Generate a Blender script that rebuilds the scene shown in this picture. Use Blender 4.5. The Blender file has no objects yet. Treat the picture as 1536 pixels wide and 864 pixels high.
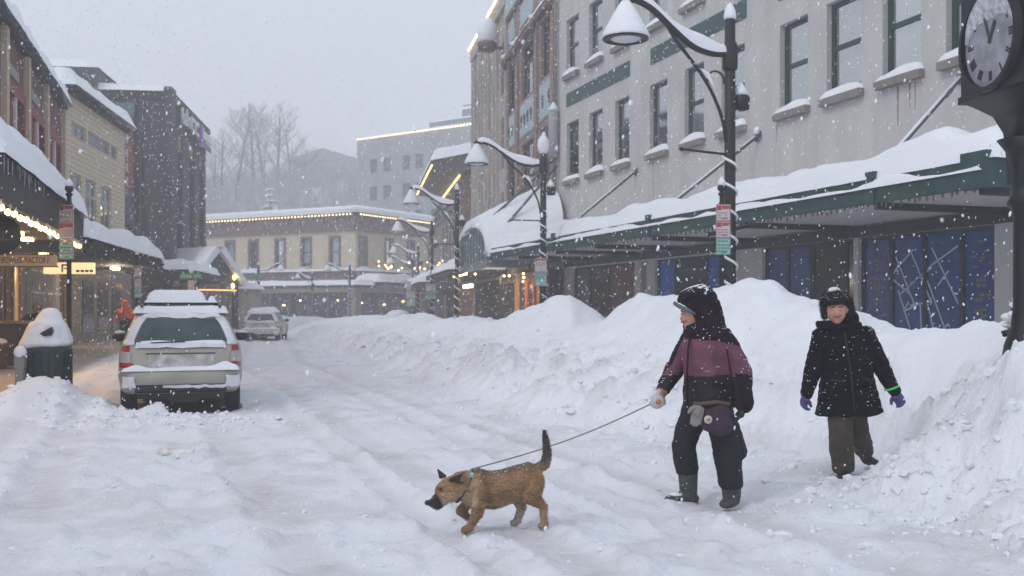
import bpy, bmesh, math, random
import numpy as np
from mathutils import Vector, Matrix, noise as mnoise
R = math.radians
scene = bpy.context.scene
col = scene.collection

# ------------------------------------------------------------------ camera
cam_d = bpy.data.cameras.new("camera")
cam_d.sensor_width = 36.0
cam_d.lens = 1500.0 / 1536.0 * 36.0
cam_d.shift_y = 30.0 / 1536.0
cam_d.clip_start = 0.1
cam_d.clip_end = 2000
cam_d.dof.use_dof = True
cam_d.dof.focus_distance = 8.0
cam_d.dof.aperture_fstop = 3.2
cam = bpy.data.objects.new("camera", cam_d)
cam.location = (0, 0, 1.5)
cam.rotation_euler = (R(90), 0, 0)
col.objects.link(cam)
scene.camera = cam

# ------------------------------------------------------------------ world: overcast sky
SUN_EL, SUN_ROT = R(44), R(229)
w = bpy.data.worlds.new("World")
scene.world = w
w.use_nodes = True
nt = w.node_tree
for n in list(nt.nodes):
    nt.nodes.remove(n)
wo = nt.nodes.new("ShaderNodeOutputWorld")
bg = nt.nodes.new("ShaderNodeBackground")
sky = nt.nodes.new("ShaderNodeTexSky")
sky.sky_type = 'NISHITA'
sky.sun_disc = False
sky.sun_elevation = SUN_EL
sky.sun_rotation = SUN_ROT
sky.air_density = 1.5
sky.dust_density = 6.0
mixs = nt.nodes.new("ShaderNodeMix")
mixs.data_type = 'RGBA'
mixs.inputs[0].default_value = 0.86      # thick cloud deck over the clear-sky colours
mixs.inputs[7].default_value = (6.65, 7.0, 7.9, 1)
nt.links.new(sky.outputs[0], mixs.inputs[6])
nt.links.new(mixs.outputs[2], bg.inputs[0])
bg.inputs[1].default_value = 0.094
nt.links.new(bg.outputs[0], wo.inputs[0])

sun_d = bpy.data.lights.new("sun", 'SUN')
sun_d.energy = 0.62
sun_d.angle = R(16)
sun_d.color = (1.0, 0.99, 0.98)
sun = bpy.data.objects.new("sun", sun_d)
col.objects.link(sun)
sun.rotation_euler = (R(90) - SUN_EL, 0, R(-49))

vs = scene.view_settings
vs.view_transform = 'Standard'
vs.look = 'None'
vs.exposure = 0.40
vs.gamma = 1.0
vs.use_curve_mapping = False
scene.cycles.max_bounces = 6
scene.cycles.diffuse_bounces = 3
scene.cycles.glossy_bounces = 2
scene.cycles.transmission_bounces = 4
scene.cycles.volume_bounces = 2
scene.cycles.transparent_max_bounces = 8
scene.cycles.caustics_reflective = False
scene.cycles.caustics_refractive = False
scene.cycles.sample_clamp_indirect = 4.0

random.seed(7)
rng = np.random.default_rng(11)

# ------------------------------------------------------------------ materials
MATS = {}
def copies(name, pts, mb, m, parent, F=None):
    """one small mesh repeated as separate parts at the given points"""
    me = mb.mesh(name, m)
    for p in pts:
        o = link(name, me, parent)
        o.location = (F @ Vector(p)) if F is not None else Vector(p)
def bulb_row(name, pts, r, m, parent, F=None, label=None):
    w_ = MB(); P = [(F @ Vector(p)) if F is not None else Vector(p) for p in pts]
    w_.tube([P[0] + Vector((0, 0, r)), P[len(P) // 2] + Vector((0, 0, r)), P[-1] + Vector((0, 0, r))], .012, 4)
    so = part(name, w_, BLACK, parent, label)
    b = MB(); b.ball((0, 0, 0), r, 1); copies("bulb", P, b, m, so)
    return so
def mat(name, color, rough=0.8, metal=0.0, var=0.0, vscale=3.0, bump=0.0, bscale=20.0,
        color2=None, emit=None, estr=0.0, spec=None, stretch=None, bdist=0.02, detail=4.0, sheen=0.0):
    """Principled material; colour varies between color and color2 by 3D noise, with noise bump."""
    if name in MATS:
        return MATS[name]
    m = bpy.data.materials.new(name)
    m.use_nodes = True
    t = m.node_tree
    b = t.nodes["Principled BSDF"]
    b.inputs["Base Color"].default_value = (*color, 1)
    b.inputs["Roughness"].default_value = rough
    b.inputs["Metallic"].default_value = metal
    if spec is not None:
        b.inputs["Specular IOR Level"].default_value = spec
    if sheen:
        b.inputs["Sheen Weight"].default_value = sheen
    if emit:
        b.inputs["Emission Color"].default_value = (*emit, 1)
        b.inputs["Emission Strength"].default_value = estr
    tc = None
    def coords(sc):
        nonlocal tc
        if tc is None:
            tc = t.nodes.new("ShaderNodeTexCoord")
        mp = t.nodes.new("ShaderNodeMapping")
        s = stretch or (1, 1, 1)
        mp.inputs["Scale"].default_value = (sc * s[0], sc * s[1], sc * s[2])
        t.links.new(tc.outputs["Object"], mp.inputs[0])
        return mp.outputs[0]
    if color2 is None and var > 0:
        color2 = tuple(max(0, c * (1 - var)) for c in color)
    if color2 is not None:
        n = t.nodes.new("ShaderNodeTexNoise")
        n.inputs["Scale"].default_value = 1.0
        n.inputs["Detail"].default_value = detail
        t.links.new(coords(vscale), n.inputs[0])
        r = t.nodes.new("ShaderNodeValToRGB")
        r.color_ramp.elements[0].position = 0.35
        r.color_ramp.elements[1].position = 0.65
        r.color_ramp.elements[0].color = (*color, 1)
        r.color_ramp.elements[1].color = (*color2, 1)
        t.links.new(n.outputs[0], r.inputs[0])
        t.links.new(r.outputs[0], b.inputs["Base Color"])
    if bump > 0:
        n2 = t.nodes.new("ShaderNodeTexNoise")
        n2.inputs["Scale"].default_value = 1.0
        n2.inputs["Detail"].default_value = 5.0
        t.links.new(coords(bscale), n2.inputs[0])
        bp = t.nodes.new("ShaderNodeBump")
        bp.inputs["Strength"].default_value = bump
        bp.inputs["Distance"].default_value = bdist
        t.links.new(n2.outputs[0], bp.inputs["Height"])
        t.links.new(bp.outputs[0], b.inputs["Normal"])
    MATS[name] = m
    return m

def streaks(m, amount=.35, sc=(1.1, 1.1, .10), dark=(.62, .58, .53)):
    """rain streaks and damp patches multiplied over a wall's colour"""
    t = m.node_tree; b = t.nodes["Principled BSDF"]; src = b.inputs["Base Color"].links[0].from_socket
    tc = t.nodes.new("ShaderNodeTexCoord"); mp = t.nodes.new("ShaderNodeMapping"); mp.inputs["Scale"].default_value = sc
    t.links.new(tc.outputs["Object"], mp.inputs[0])
    n = t.nodes.new("ShaderNodeTexNoise"); n.inputs["Scale"].default_value = 2.2; n.inputs["Detail"].default_value = 9; n.inputs["Roughness"].default_value = .65
    t.links.new(mp.outputs[0], n.inputs[0])
    r = t.nodes.new("ShaderNodeValToRGB"); r.color_ramp.elements[0].position = .48; r.color_ramp.elements[0].color = (1, 1, 1, 1)
    r.color_ramp.elements[1].position = .72; r.color_ramp.elements[1].color = (*dark, 1)
    t.links.new(n.outputs[0], r.inputs[0])
    mx = t.nodes.new("ShaderNodeMix"); mx.data_type = 'RGBA'; mx.blend_type = 'MULTIPLY'; mx.inputs[0].default_value = amount
    t.links.new(src, mx.inputs[6]); t.links.new(r.outputs[0], mx.inputs[7]); t.links.new(mx.outputs[2], b.inputs["Base Color"])
    return m

def glass_mat(name, tint=(0.75, 0.82, 0.85), refl=0.35):
    if name in MATS:
        return MATS[name]
    m = bpy.data.materials.new(name)
    m.use_nodes = True
    t = m.node_tree
    for n in list(t.nodes):
        t.nodes.remove(n)
    o = t.nodes.new("ShaderNodeOutputMaterial")
    tr = t.nodes.new("ShaderNodeBsdfTransparent")
    tr.inputs[0].default_value = (*tint, 1)
    gl = t.nodes.new("ShaderNodeBsdfGlossy")
    gl.inputs["Roughness"].default_value = 0.06
    mx = t.nodes.new("ShaderNodeMixShader")
    fr = t.nodes.new("ShaderNodeFresnel")
    fr.inputs[0].default_value = 1.5
    ma = t.nodes.new("ShaderNodeMath")
    ma.operation = 'MULTIPLY_ADD'
    ma.inputs[1].default_value = 0.55
    ma.inputs[2].default_value = refl * 0.15
    t.links.new(fr.outputs[0], ma.inputs[0])
    t.links.new(ma.outputs[0], mx.inputs[0])
    t.links.new(tr.outputs[0], mx.inputs[1])
    t.links.new(gl.outputs[0], mx.inputs[2])
    t.links.new(mx.outputs[0], o.inputs[0])
    MATS[name] = m
    return m

def brick_mat(name, c1, c2, mortar, scale=5.0, bw=0.5, rh=0.25, offset=0.5, msize=0.02, bump=0.4, flip=False):
    if name in MATS:
        return MATS[name]
    m = bpy.data.materials.new(name)
    m.use_nodes = True
    t = m.node_tree
    b = t.nodes["Principled BSDF"]
    b.inputs["Roughness"].default_value = 0.9
    tc = t.nodes.new("ShaderNodeTexCoord")
    sp = t.nodes.new("ShaderNodeSeparateXYZ")
    cb = t.nodes.new("ShaderNodeCombineXYZ")
    t.links.new(tc.outputs["Object"], sp.inputs[0])
    t.links.new(sp.outputs[0], cb.inputs[0])
    t.links.new(sp.outputs[2], cb.inputs[1])
    br = t.nodes.new("ShaderNodeTexBrick")
    br.offset = offset
    br.inputs["Scale"].default_value = scale
    br.inputs["Brick Width"].default_value = bw
    br.inputs["Row Height"].default_value = rh
    br.inputs["Mortar Size"].default_value = msize
    br.inputs["Color1"].default_value = (*c1, 1)
    br.inputs["Color2"].default_value = (*c2, 1)
    br.inputs["Mortar"].default_value = (*mortar, 1)
    t.links.new(cb.outputs[0], br.inputs[0])
    n = t.nodes.new("ShaderNodeTexNoise")
    n.inputs["Scale"].default_value = 1.3
    n.inputs["Detail"].default_value = 6
    t.links.new(tc.outputs["Object"], n.inputs[0])
    mx = t.nodes.new("ShaderNodeMix")
    mx.data_type = 'RGBA'
    mx.blend_type = 'MULTIPLY'
    mx.inputs[0].default_value = 0.35
    t.links.new(br.outputs[0], mx.inputs[6])
    t.links.new(n.outputs[1], mx.inputs[7])
    t.links.new(mx.outputs[2], b.inputs["Base Color"])
    bp = t.nodes.new("ShaderNodeBump")
    bp.inputs["Strength"].default_value = bump
    bp.inputs["Distance"].default_value = 0.02
    bp.invert = True
    t.links.new(br.outputs[1], bp.inputs["Height"])
    t.links.new(bp.outputs[0], b.inputs["Normal"])
    MATS[name] = m
    return m

# ------------------------------------------------------------------ mesh builder
class MB:
    def __init__(self):
        self.v = []; self.f = []; self.mi = []; self.m = 0; self.sm = []
        self.smooth = False
    def add(self, vs, fs):
        o = len(self.v)
        self.v.extend([tuple(p) for p in vs])
        for f in fs:
            self.f.append(tuple(i + o for i in f)); self.mi.append(self.m); self.sm.append(self.smooth)
        return self
    def quad(self, a, b, c, d):
        return self.add([a, b, c, d], [(0, 1, 2, 3)])
    def box(self, x0, x1, y0, y1, z0, z1, M=None):
        vs = [Vector((x, y, z)) for z in (z0, z1) for y in (y0, y1) for x in (x0, x1)]
        if M is not None:
            vs = [M @ v for v in vs]
        return self.add(vs, [(0, 2, 3, 1), (4, 5, 7, 6), (0, 1, 5, 4), (2, 6, 7, 3), (0, 4, 6, 2), (1, 3, 7, 5)])
    def bar(self, a, b, w, h, up=(0, 0, 1)):
        """rectangular bar from a to b"""
        a = Vector(a); b = Vector(b); d = (b - a).normalized()
        s = d.cross(Vector(up))
        if s.length < 1e-4: s = d.cross(Vector((1, 0, 0)))
        s.normalize(); u = s.cross(d).normalized()
        vs = []
        for p in (a, b):
            for i, j in ((-1, -1), (1, -1), (1, 1), (-1, 1)):
                vs.append(p + s * (i * w / 2) + u * (j * h / 2))
        return self.add(vs, [(3, 2, 1, 0), (4, 5, 6, 7), (0, 1, 5, 4), (1, 2, 6, 5), (2, 3, 7, 6), (3, 0, 4, 7)])
    def tube(self, pts, r, n=8, cap=True):
        pts = [Vector(p) for p in pts]
        rs = r if isinstance(r, (list, tuple)) else [r] * len(pts)
        rings = []
        ref = None
        for i, p in enumerate(pts):
            d = (pts[min(i + 1, len(pts) - 1)] - pts[max(i - 1, 0)])
            if d.length < 1e-9: d = Vector((0, 0, 1))
            d.normalize()
            if ref is None:
                ref = d.cross(Vector((0, 0, 1)))
                if ref.length < 0.05: ref = d.cross(Vector((1, 0, 0)))
            ref = (ref - d * ref.dot(d))
            if ref.length < 1e-5: ref = d.orthogonal()
            ref.normalize()
            b2 = d.cross(ref)
            rings.append([p + (ref * math.cos(2 * math.pi * k / n) + b2 * math.sin(2 * math.pi * k / n)) * rs[i] for k in range(n)])
        vs = [q for ring in rings for q in ring]
        fs = []
        for i in range(len(pts) - 1):
            for k in range(n):
                k2 = (k + 1) % n
                fs.append((i * n + k, i * n + k2, (i + 1) * n + k2, (i + 1) * n + k))
        if cap:
            fs.append(tuple(range(n - 1, -1, -1)))
            fs.append(tuple((len(pts) - 1) * n + k for k in range(n)))
        s = self.smooth; self.smooth = True
        self.add(vs, fs); self.smooth = s
        return self
    def lathe(self, prof, n=16, c=(0, 0, 0), cap=True):
        """prof: list of (r,z)"""
        vs = []
        for r, z in prof:
            for k in range(n):
                a = 2 * math.pi * k / n
                vs.append((c[0] + r * math.cos(a), c[1] + r * math.sin(a), c[2] + z))
        fs = []
        for i in range(len(prof) - 1):
            for k in range(n):
                k2 = (k + 1) % n
                fs.append((i * n + k, i * n + k2, (i + 1) * n + k2, (i + 1) * n + k))
        if cap:
            fs.append(tuple(range(n - 1, -1, -1)))
            fs.append(tuple((len(prof) - 1) * n + k for k in range(n)))
        s = self.smooth; self.smooth = True
        self.add(vs, fs); self.smooth = s
        return self
    def ball(self, c, r, sub=1, sc=(1, 1, 1)):
        bm = bmesh.new()
        bmesh.ops.create_icosphere(bm, subdivisions=sub, radius=1)
        vs = [(c[0] + v.co.x * r * sc[0], c[1] + v.co.y * r * sc[1], c[2] + v.co.z * r * sc[2]) for v in bm.verts]
        bm.verts.index_update()
        fs = [tuple(v.index for v in f.verts) for f in bm.faces]
        bm.free()
        s = self.smooth; self.smooth = True
        self.add(vs, fs); self.smooth = s
        return self
    def prism(self, poly, axis, a, b):
        """extrude a 2D polygon along an axis ('x': poly=(y,z); 'y': poly=(x,z); 'z': poly=(x,y))"""
        n = len(poly)
        def P(p, t):
            return {'x': (t, p[0], p[1]), 'y': (p[0], t, p[1]), 'z': (p[0], p[1], t)}[axis]
        vs = [P(p, a) for p in poly] + [P(p, b) for p in poly]
        fs = [tuple(range(n - 1, -1, -1)), tuple(range(n, 2 * n))]
        for i in range(n):
            j = (i + 1) % n
            fs.append((i, j, n + j, n + i))
        return self.add(vs, fs)
    def mesh(self, name, mats):
        me = bpy.data.meshes.new(name)
        me.from_pydata(self.v, [], self.f)
        if not isinstance(mats, (list, tuple)): mats = [mats]
        for m in mats: me.materials.append(m)
        me.polygons.foreach_set("material_index", self.mi)
        me.polygons.foreach_set("use_smooth", self.sm)
        bm = bmesh.new(); bm.from_mesh(me)
        bmesh.ops.recalc_face_normals(bm, faces=bm.faces)
        bm.to_mesh(me); bm.free()
        me.update()
        return me

def tag(o, label=None, cat=None, group=None, kind=None):
    if label: o["label"] = label
    if cat: o["category"] = cat
    if group: o["group"] = group
    if kind: o["kind"] = kind
    return o

def link(name, me, parent=None):
    o = bpy.data.objects.new(name, me)
    col.objects.link(o)
    if parent is not None: o.parent = parent
    return o

def thing(name, label, cat, loc=(0, 0, 0), rz=0.0, group=None):
    o = bpy.data.objects.new(name, None)
    o.empty_display_size = 0.3
    o.location = loc
    o.rotation_euler = (0, 0, rz)
    col.objects.link(o)
    return tag(o, label, cat, group)

def part(name, mb, m, parent=None, label=None):
    o = link(name, mb.mesh(name, m), parent)
    if label: o["label"] = label
    return o

def dup(o, parent=None, **kw):
    c = o.copy()
    col.objects.link(c)
    if parent is not None: c.parent = parent
    for ch in [x for x in col.objects if x.parent == o]:
        dup(ch, c)
    for k, v in kw.items():
        if k in ("label", "group"): c[k] = v
        else: setattr(c, k, v)
    return c

# ------------------------------------------------------------------ noise
_P = rng.permutation(4096)
_G = rng.random(4096)
def vnoise(x, y):
    xi = np.floor(x).astype(int); yi = np.floor(y).astype(int)
    fx = x - xi; fy = y - yi
    fx = fx * fx * fx * (fx * (fx * 6 - 15) + 10); fy = fy * fy * fy * (fy * (fy * 6 - 15) + 10)
    def h(a, b): return _G[(_P[(a & 4095)] + b * 131) & 4095]
    a = h(xi, yi); b = h(xi + 1, yi); c = h(xi, yi + 1); d = h(xi + 1, yi + 1)
    return (a + (b - a) * fx) + ((c + (d - c) * fx) - (a + (b - a) * fx)) * fy - 0.5
def fbm(x, y, oct=4, gain=0.5):
    s = 0; a = 1.0
    for i in range(oct):
        s = s + a * vnoise(x * 2 ** i + 17.3 * i, y * 2 ** i + 9.1 * i)
        a *= gain
    return s
def sstep(a, b, x):
    t = np.clip((x - a) / (b - a), 0, 1)
    return t * t * (3 - 2 * t)

# ------------------------------------------------------------------ snow lying on things
def snow_mesh(x0, x1, y0, y1, zb, h, rad=None, nx=None, ny=None, noise=0.15, seed=0.0, slope=(0, 0), over=0.0, res=0.15, prof=None):
    """pillow of snow on a flat rectangle (local coords): top heightfield with rounded edges"""
    x0 -= over; x1 += over; y0 -= over; y1 += over
    nx = nx or max(4, min(120, int((x1 - x0) / res))); ny = ny or max(4, min(60, int((y1 - y0) / res)))
    rad = rad or min(h, (y1 - y0) * 0.5, (x1 - x0) * 0.5)
    def cosgrid(a, b, n):
        u = np.linspace(0, 1, n)
        lin = u
        k = 0.5 - 0.5 * np.cos(np.pi * u)
        return a + (b - a) * (0.6 * lin + 0.4 * k)
    xs = cosgrid(x0, x1, nx); ys = cosgrid(y0, y1, ny)
    X, Y = np.meshgrid(xs, ys, indexing='ij')
    ex = np.minimum(X - x0, x1 - X); ey = np.minimum(Y - y0, y1 - Y)
    def rise(e): 
        q = np.clip(e / rad, 0, 1)
        return np.sqrt(np.clip(1 - (1 - q) ** 2, 0, 1))
    k = rise(ex) * rise(ey)
    nz = 1 + noise * 2 * fbm(X * 0.9 + seed * 13.7, Y * 0.9 + seed * 5.1, 3)
    H = h * k * nz
    if prof is not None: H = H * prof(X, Y)
    Zb = zb + slope[0] * (X - x0) + slope[1] * (Y - y0)
    # edge wobble
    wob = 0.04 * min(1, rad * 3) * vnoise(X * 3 + seed, Y * 3 + seed * 2)
    Yw = Y + wob * (1 - k)
    vs = np.stack([X, Yw, Zb + H], -1).reshape(-1, 3)
    vb = np.stack([X, Yw, Zb], -1).reshape(-1, 3)
    fs = []
    idx = lambda i, j: i * ny + j
    for i in range(nx - 1):
        for j in range(ny - 1):
            fs.append((idx(i, j), idx(i + 1, j), idx(i + 1, j + 1), idx(i, j + 1)))
    N = nx * ny
    border = [(i, 0) for i in range(nx)] + [(nx - 1, j) for j in range(1, ny)] + [(i, ny - 1) for i in range(nx - 2, -1, -1)] + [(0, j) for j in range(ny - 2, 0, -1)]
    bb = [idx(*q) for q in border]
    vsl = [tuple(v) for v in vs] + [tuple(vb[b]) for b in bb]
    L = len(bb)
    for a in range(L):
        b = (a + 1) % L
        fs.append((bb[a], N + a, N + b, bb[b]))
    mb = MB(); mb.smooth = True
    mb.add(vsl, fs)
    return mb

def blob(name, segs, mats, parent=None, voxel=0.012, smooth=4, matfn=None, label=None, sub=2, noise=0.0, nscale=8.0):
    """one continuous surface grown from tapered capsules: segs=(p0,r0,p1,r1[,squash]); r may be a 3-tuple"""
    big = bmesh.new()
    for s in segs:
        p0, r0, p1, r1 = s[:4]
        bm = bmesh.new()
        for p, r in ((p0, r0), (p1, r1)):
            rr = r if isinstance(r, (tuple, list)) else (r, r, r)
            M = Matrix.Translation(Vector(p)) @ Matrix.Diagonal((*rr, 1))
            bmesh.ops.create_icosphere(bm, subdivisions=sub, radius=1, matrix=M)
        res = bmesh.ops.convex_hull(bm, input=bm.verts)
        junk = [e for e in res['geom_interior'] if isinstance(e, bmesh.types.BMVert)]
        if junk: bmesh.ops.delete(bm, geom=junk, context='VERTS')
        tmp = bpy.data.meshes.new("t"); bm.to_mesh(tmp); bm.free()
        big.from_mesh(tmp); bpy.data.meshes.remove(tmp)
    me = bpy.data.meshes.new(name); big.to_mesh(me); big.free()
    o = bpy.data.objects.new(name, me); col.objects.link(o)
    md = o.modifiers.new("r", 'REMESH'); md.mode = 'VOXEL'; md.voxel_size = voxel; md.use_smooth_shade = True
    if smooth:
        ms = o.modifiers.new("s", 'SMOOTH'); ms.iterations = smooth; ms.factor = 0.5
    dg = bpy.context.evaluated_depsgraph_get(); dg.update()
    nm = bpy.data.meshes.new_from_object(o.evaluated_get(dg))
    o.modifiers.clear()
    o.data = nm; bpy.data.meshes.remove(me)
    nm.name = name
    if noise:
        co = np.empty(len(nm.vertices) * 3); nm.vertices.foreach_get("co", co); co = co.reshape(-1, 3)
        no = np.empty(len(nm.vertices) * 3); nm.vertices.foreach_get("normal", no); no = no.reshape(-1, 3)
        d = np.array([mnoise.noise(Vector(c) * nscale) + 0.5 * mnoise.noise(Vector(c) * nscale * 2.3) for c in co])
        co += no * (d * noise)[:, None]
        nm.vertices.foreach_set("co", co.ravel())
    nm.materials.clear()
    if not isinstance(mats, (list, tuple)): mats = [mats]
    for m in mats: nm.materials.append(m)
    nm.polygons.foreach_set("use_smooth", [True] * len(nm.polygons))
    if matfn:
        nm.polygons.foreach_set("material_index", [matfn(p.center) for p in nm.polygons])
    nm.update()
    if parent is not None: o.parent = parent
    if label: o["label"] = label
    return o

def text_mb(s, size, m=None, depth=0.004):
    c = bpy.data.curves.new("txt", 'FONT'); c.body = s; c.size = size; c.extrude = depth
    c.align_x = 'CENTER'; c.align_y = 'CENTER'
    o = bpy.data.objects.new("txt", c); col.objects.link(o)
    dg = bpy.context.evaluated_depsgraph_get(); dg.update()
    me = bpy.data.meshes.new_from_object(o.evaluated_get(dg))
    bpy.data.objects.remove(o); bpy.data.curves.remove(c)
    return me

def text_part(s, size, m, parent, M, sx=1.0, depth=0.006, name="lettering", sy=1.0):
    """text in the local xz plane facing +y after M"""
    me = text_mb(s, size, depth=depth)
    # text lies in xy facing +z; turn it to stand in xz facing local -y... M decides the rest
    me.transform(M @ Matrix.Diagonal((sx, sy, 1, 1)))
    me.materials.clear(); me.materials.append(m)
    me.name = name
    return link(name, me, parent)

# text standing upright readable from +y side (x to the reader's right is -x)
def MT(x, y, z): return Matrix.Translation((x, y, z)) @ Matrix.Rotation(R(180), 4, 'Z') @ Matrix.Rotation(R(90), 4, 'X')

# ------------------------------------------------------------------ shared materials
SNOW = mat("snow", (0.80, 0.83, 0.88), 0.75, bump=0.35, bscale=9, bdist=0.03, color2=(0.86, 0.88, 0.92), vscale=1.5, spec=0.2)
SNOWROOF = mat("roof_snow", (0.82, 0.85, 0.90), 0.8, bump=0.25, bscale=3, bdist=0.04, spec=0.2)
BLACK = mat("black_painted_metal", (0.012, 0.012, 0.014), 0.45, metal=0.3, bump=0.1, bscale=60)
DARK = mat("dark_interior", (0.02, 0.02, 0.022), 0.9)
GREENP = mat("green_paint", (0.022, 0.075, 0.068), 0.5, var=0.35, vscale=4, bump=0.15, bscale=30)
GREENF = mat("green_window_paint", (0.016, 0.052, 0.05), 0.5, var=0.3)
GLASS = glass_mat("window_glass")
BULB = mat("warm_bulb", (1, 0.8, 0.4), 0.4, emit=(1.0, 0.60, 0.22), estr=9)
BULBY = mat("yellow_bulb", (1, 0.8, 0.4), 0.4, emit=(1.0, 0.72, 0.32), estr=4)
# ------------------------------------------------------------------ terrain
DX, DY = -0.3272, 0.9450          # direction of the pale corner building's front
P0 = (9.67, 16.23)
def tn(X, Y):
    a = X - P0[0]; b = Y - P0[1]
    return a * DX + b * DY, -(a * DY - b * DX)      # t along the wall, n outwards to the street
CREST_T = np.array([-14, -9, -6.5, -5.2, -4.25, -3.7, -2.8, -1.7, -0.9, 0.23, 1.4, 2.84, 4.54, 5.4, 6.2, 7.0, 7.66, 8.6, 10.5, 14.6, 17, 23.1, 34.2, 50, 70])
CREST_Z = np.array([1.4, 1.4, 1.4, 1.40, 1.28, 1.22, 1.20, 1.18, 1.16, 1.16, 1.16, 1.18, 1.18, 1.14, 1.1, 1.1, 1.12, 1.12, 1.12, 1.10, 1.08, 1.08, 1.02, 0.95, 0.7])
BASE_T = np.array([-14, -8, -6.0, -5.2, -4.8, -4.0, -2.5, 0, 8, 16, 30, 60])
BASE_N = np.array([9.9, 9.7, 9.5, 9.0, 7.9, 8.0, 8.8, 9.9, 9.7, 9.3, 8.5, 8.0])

PACK_SHADE = [None]
FOOT = []
_fr = random.Random(21)
for k in range(14):      # behind the dog walker
    FOOT.append((2.05 + .34 * k + _fr.uniform(-.05, .05), 7.62 + .06 * k + (.12 if k % 2 else -.12)))
for k in range(22):      # the dog's own line and older tracks
    FOOT.append((.2 + .17 * k + _fr.uniform(-.06, .06), 6.85 + .012 * k + _fr.uniform(-.1, .1)))
for k in range(18):
    FOOT.append((-2.6 + .25 * k + _fr.uniform(-.1, .1), 5.0 + .30 * k + (.13 if k % 2 else -.13)))
for k in range(16):
    FOOT.append((-3.4 + .03 * k + (.13 if k % 2 else -.13), 5.2 + .42 * k))
def cells(x, y, seed=0):
    """cellular chunks: height of the nearest random block"""
    xi = np.floor(x).astype(int); yi = np.floor(y).astype(int)
    best = np.full(x.shape, 9.0); hv = np.zeros(x.shape)
    for i in (-1, 0, 1):
        for j in (-1, 0, 1):
            a = xi + i; b = yi + j
            k = (_P[(a & 4095)] + b * 57 + seed * 91) & 4095
            px_ = a + _G[k]; py_ = b + _G[(k * 7 + 13) & 4095]; h = _G[(k * 3 + 5) & 4095]
            d = (x - px_) ** 2 + (y - py_) ** 2
            m = d < best
            best = np.where(m, d, best); hv = np.where(m, h, hv)
    return hv * np.clip(1 - best * 1.6, 0, 1) ** .5

def ground_z(x, y):
    return float(terrain(np.array([[float(x)]]), np.array([[float(y)]]))[0][0, 0])

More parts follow.
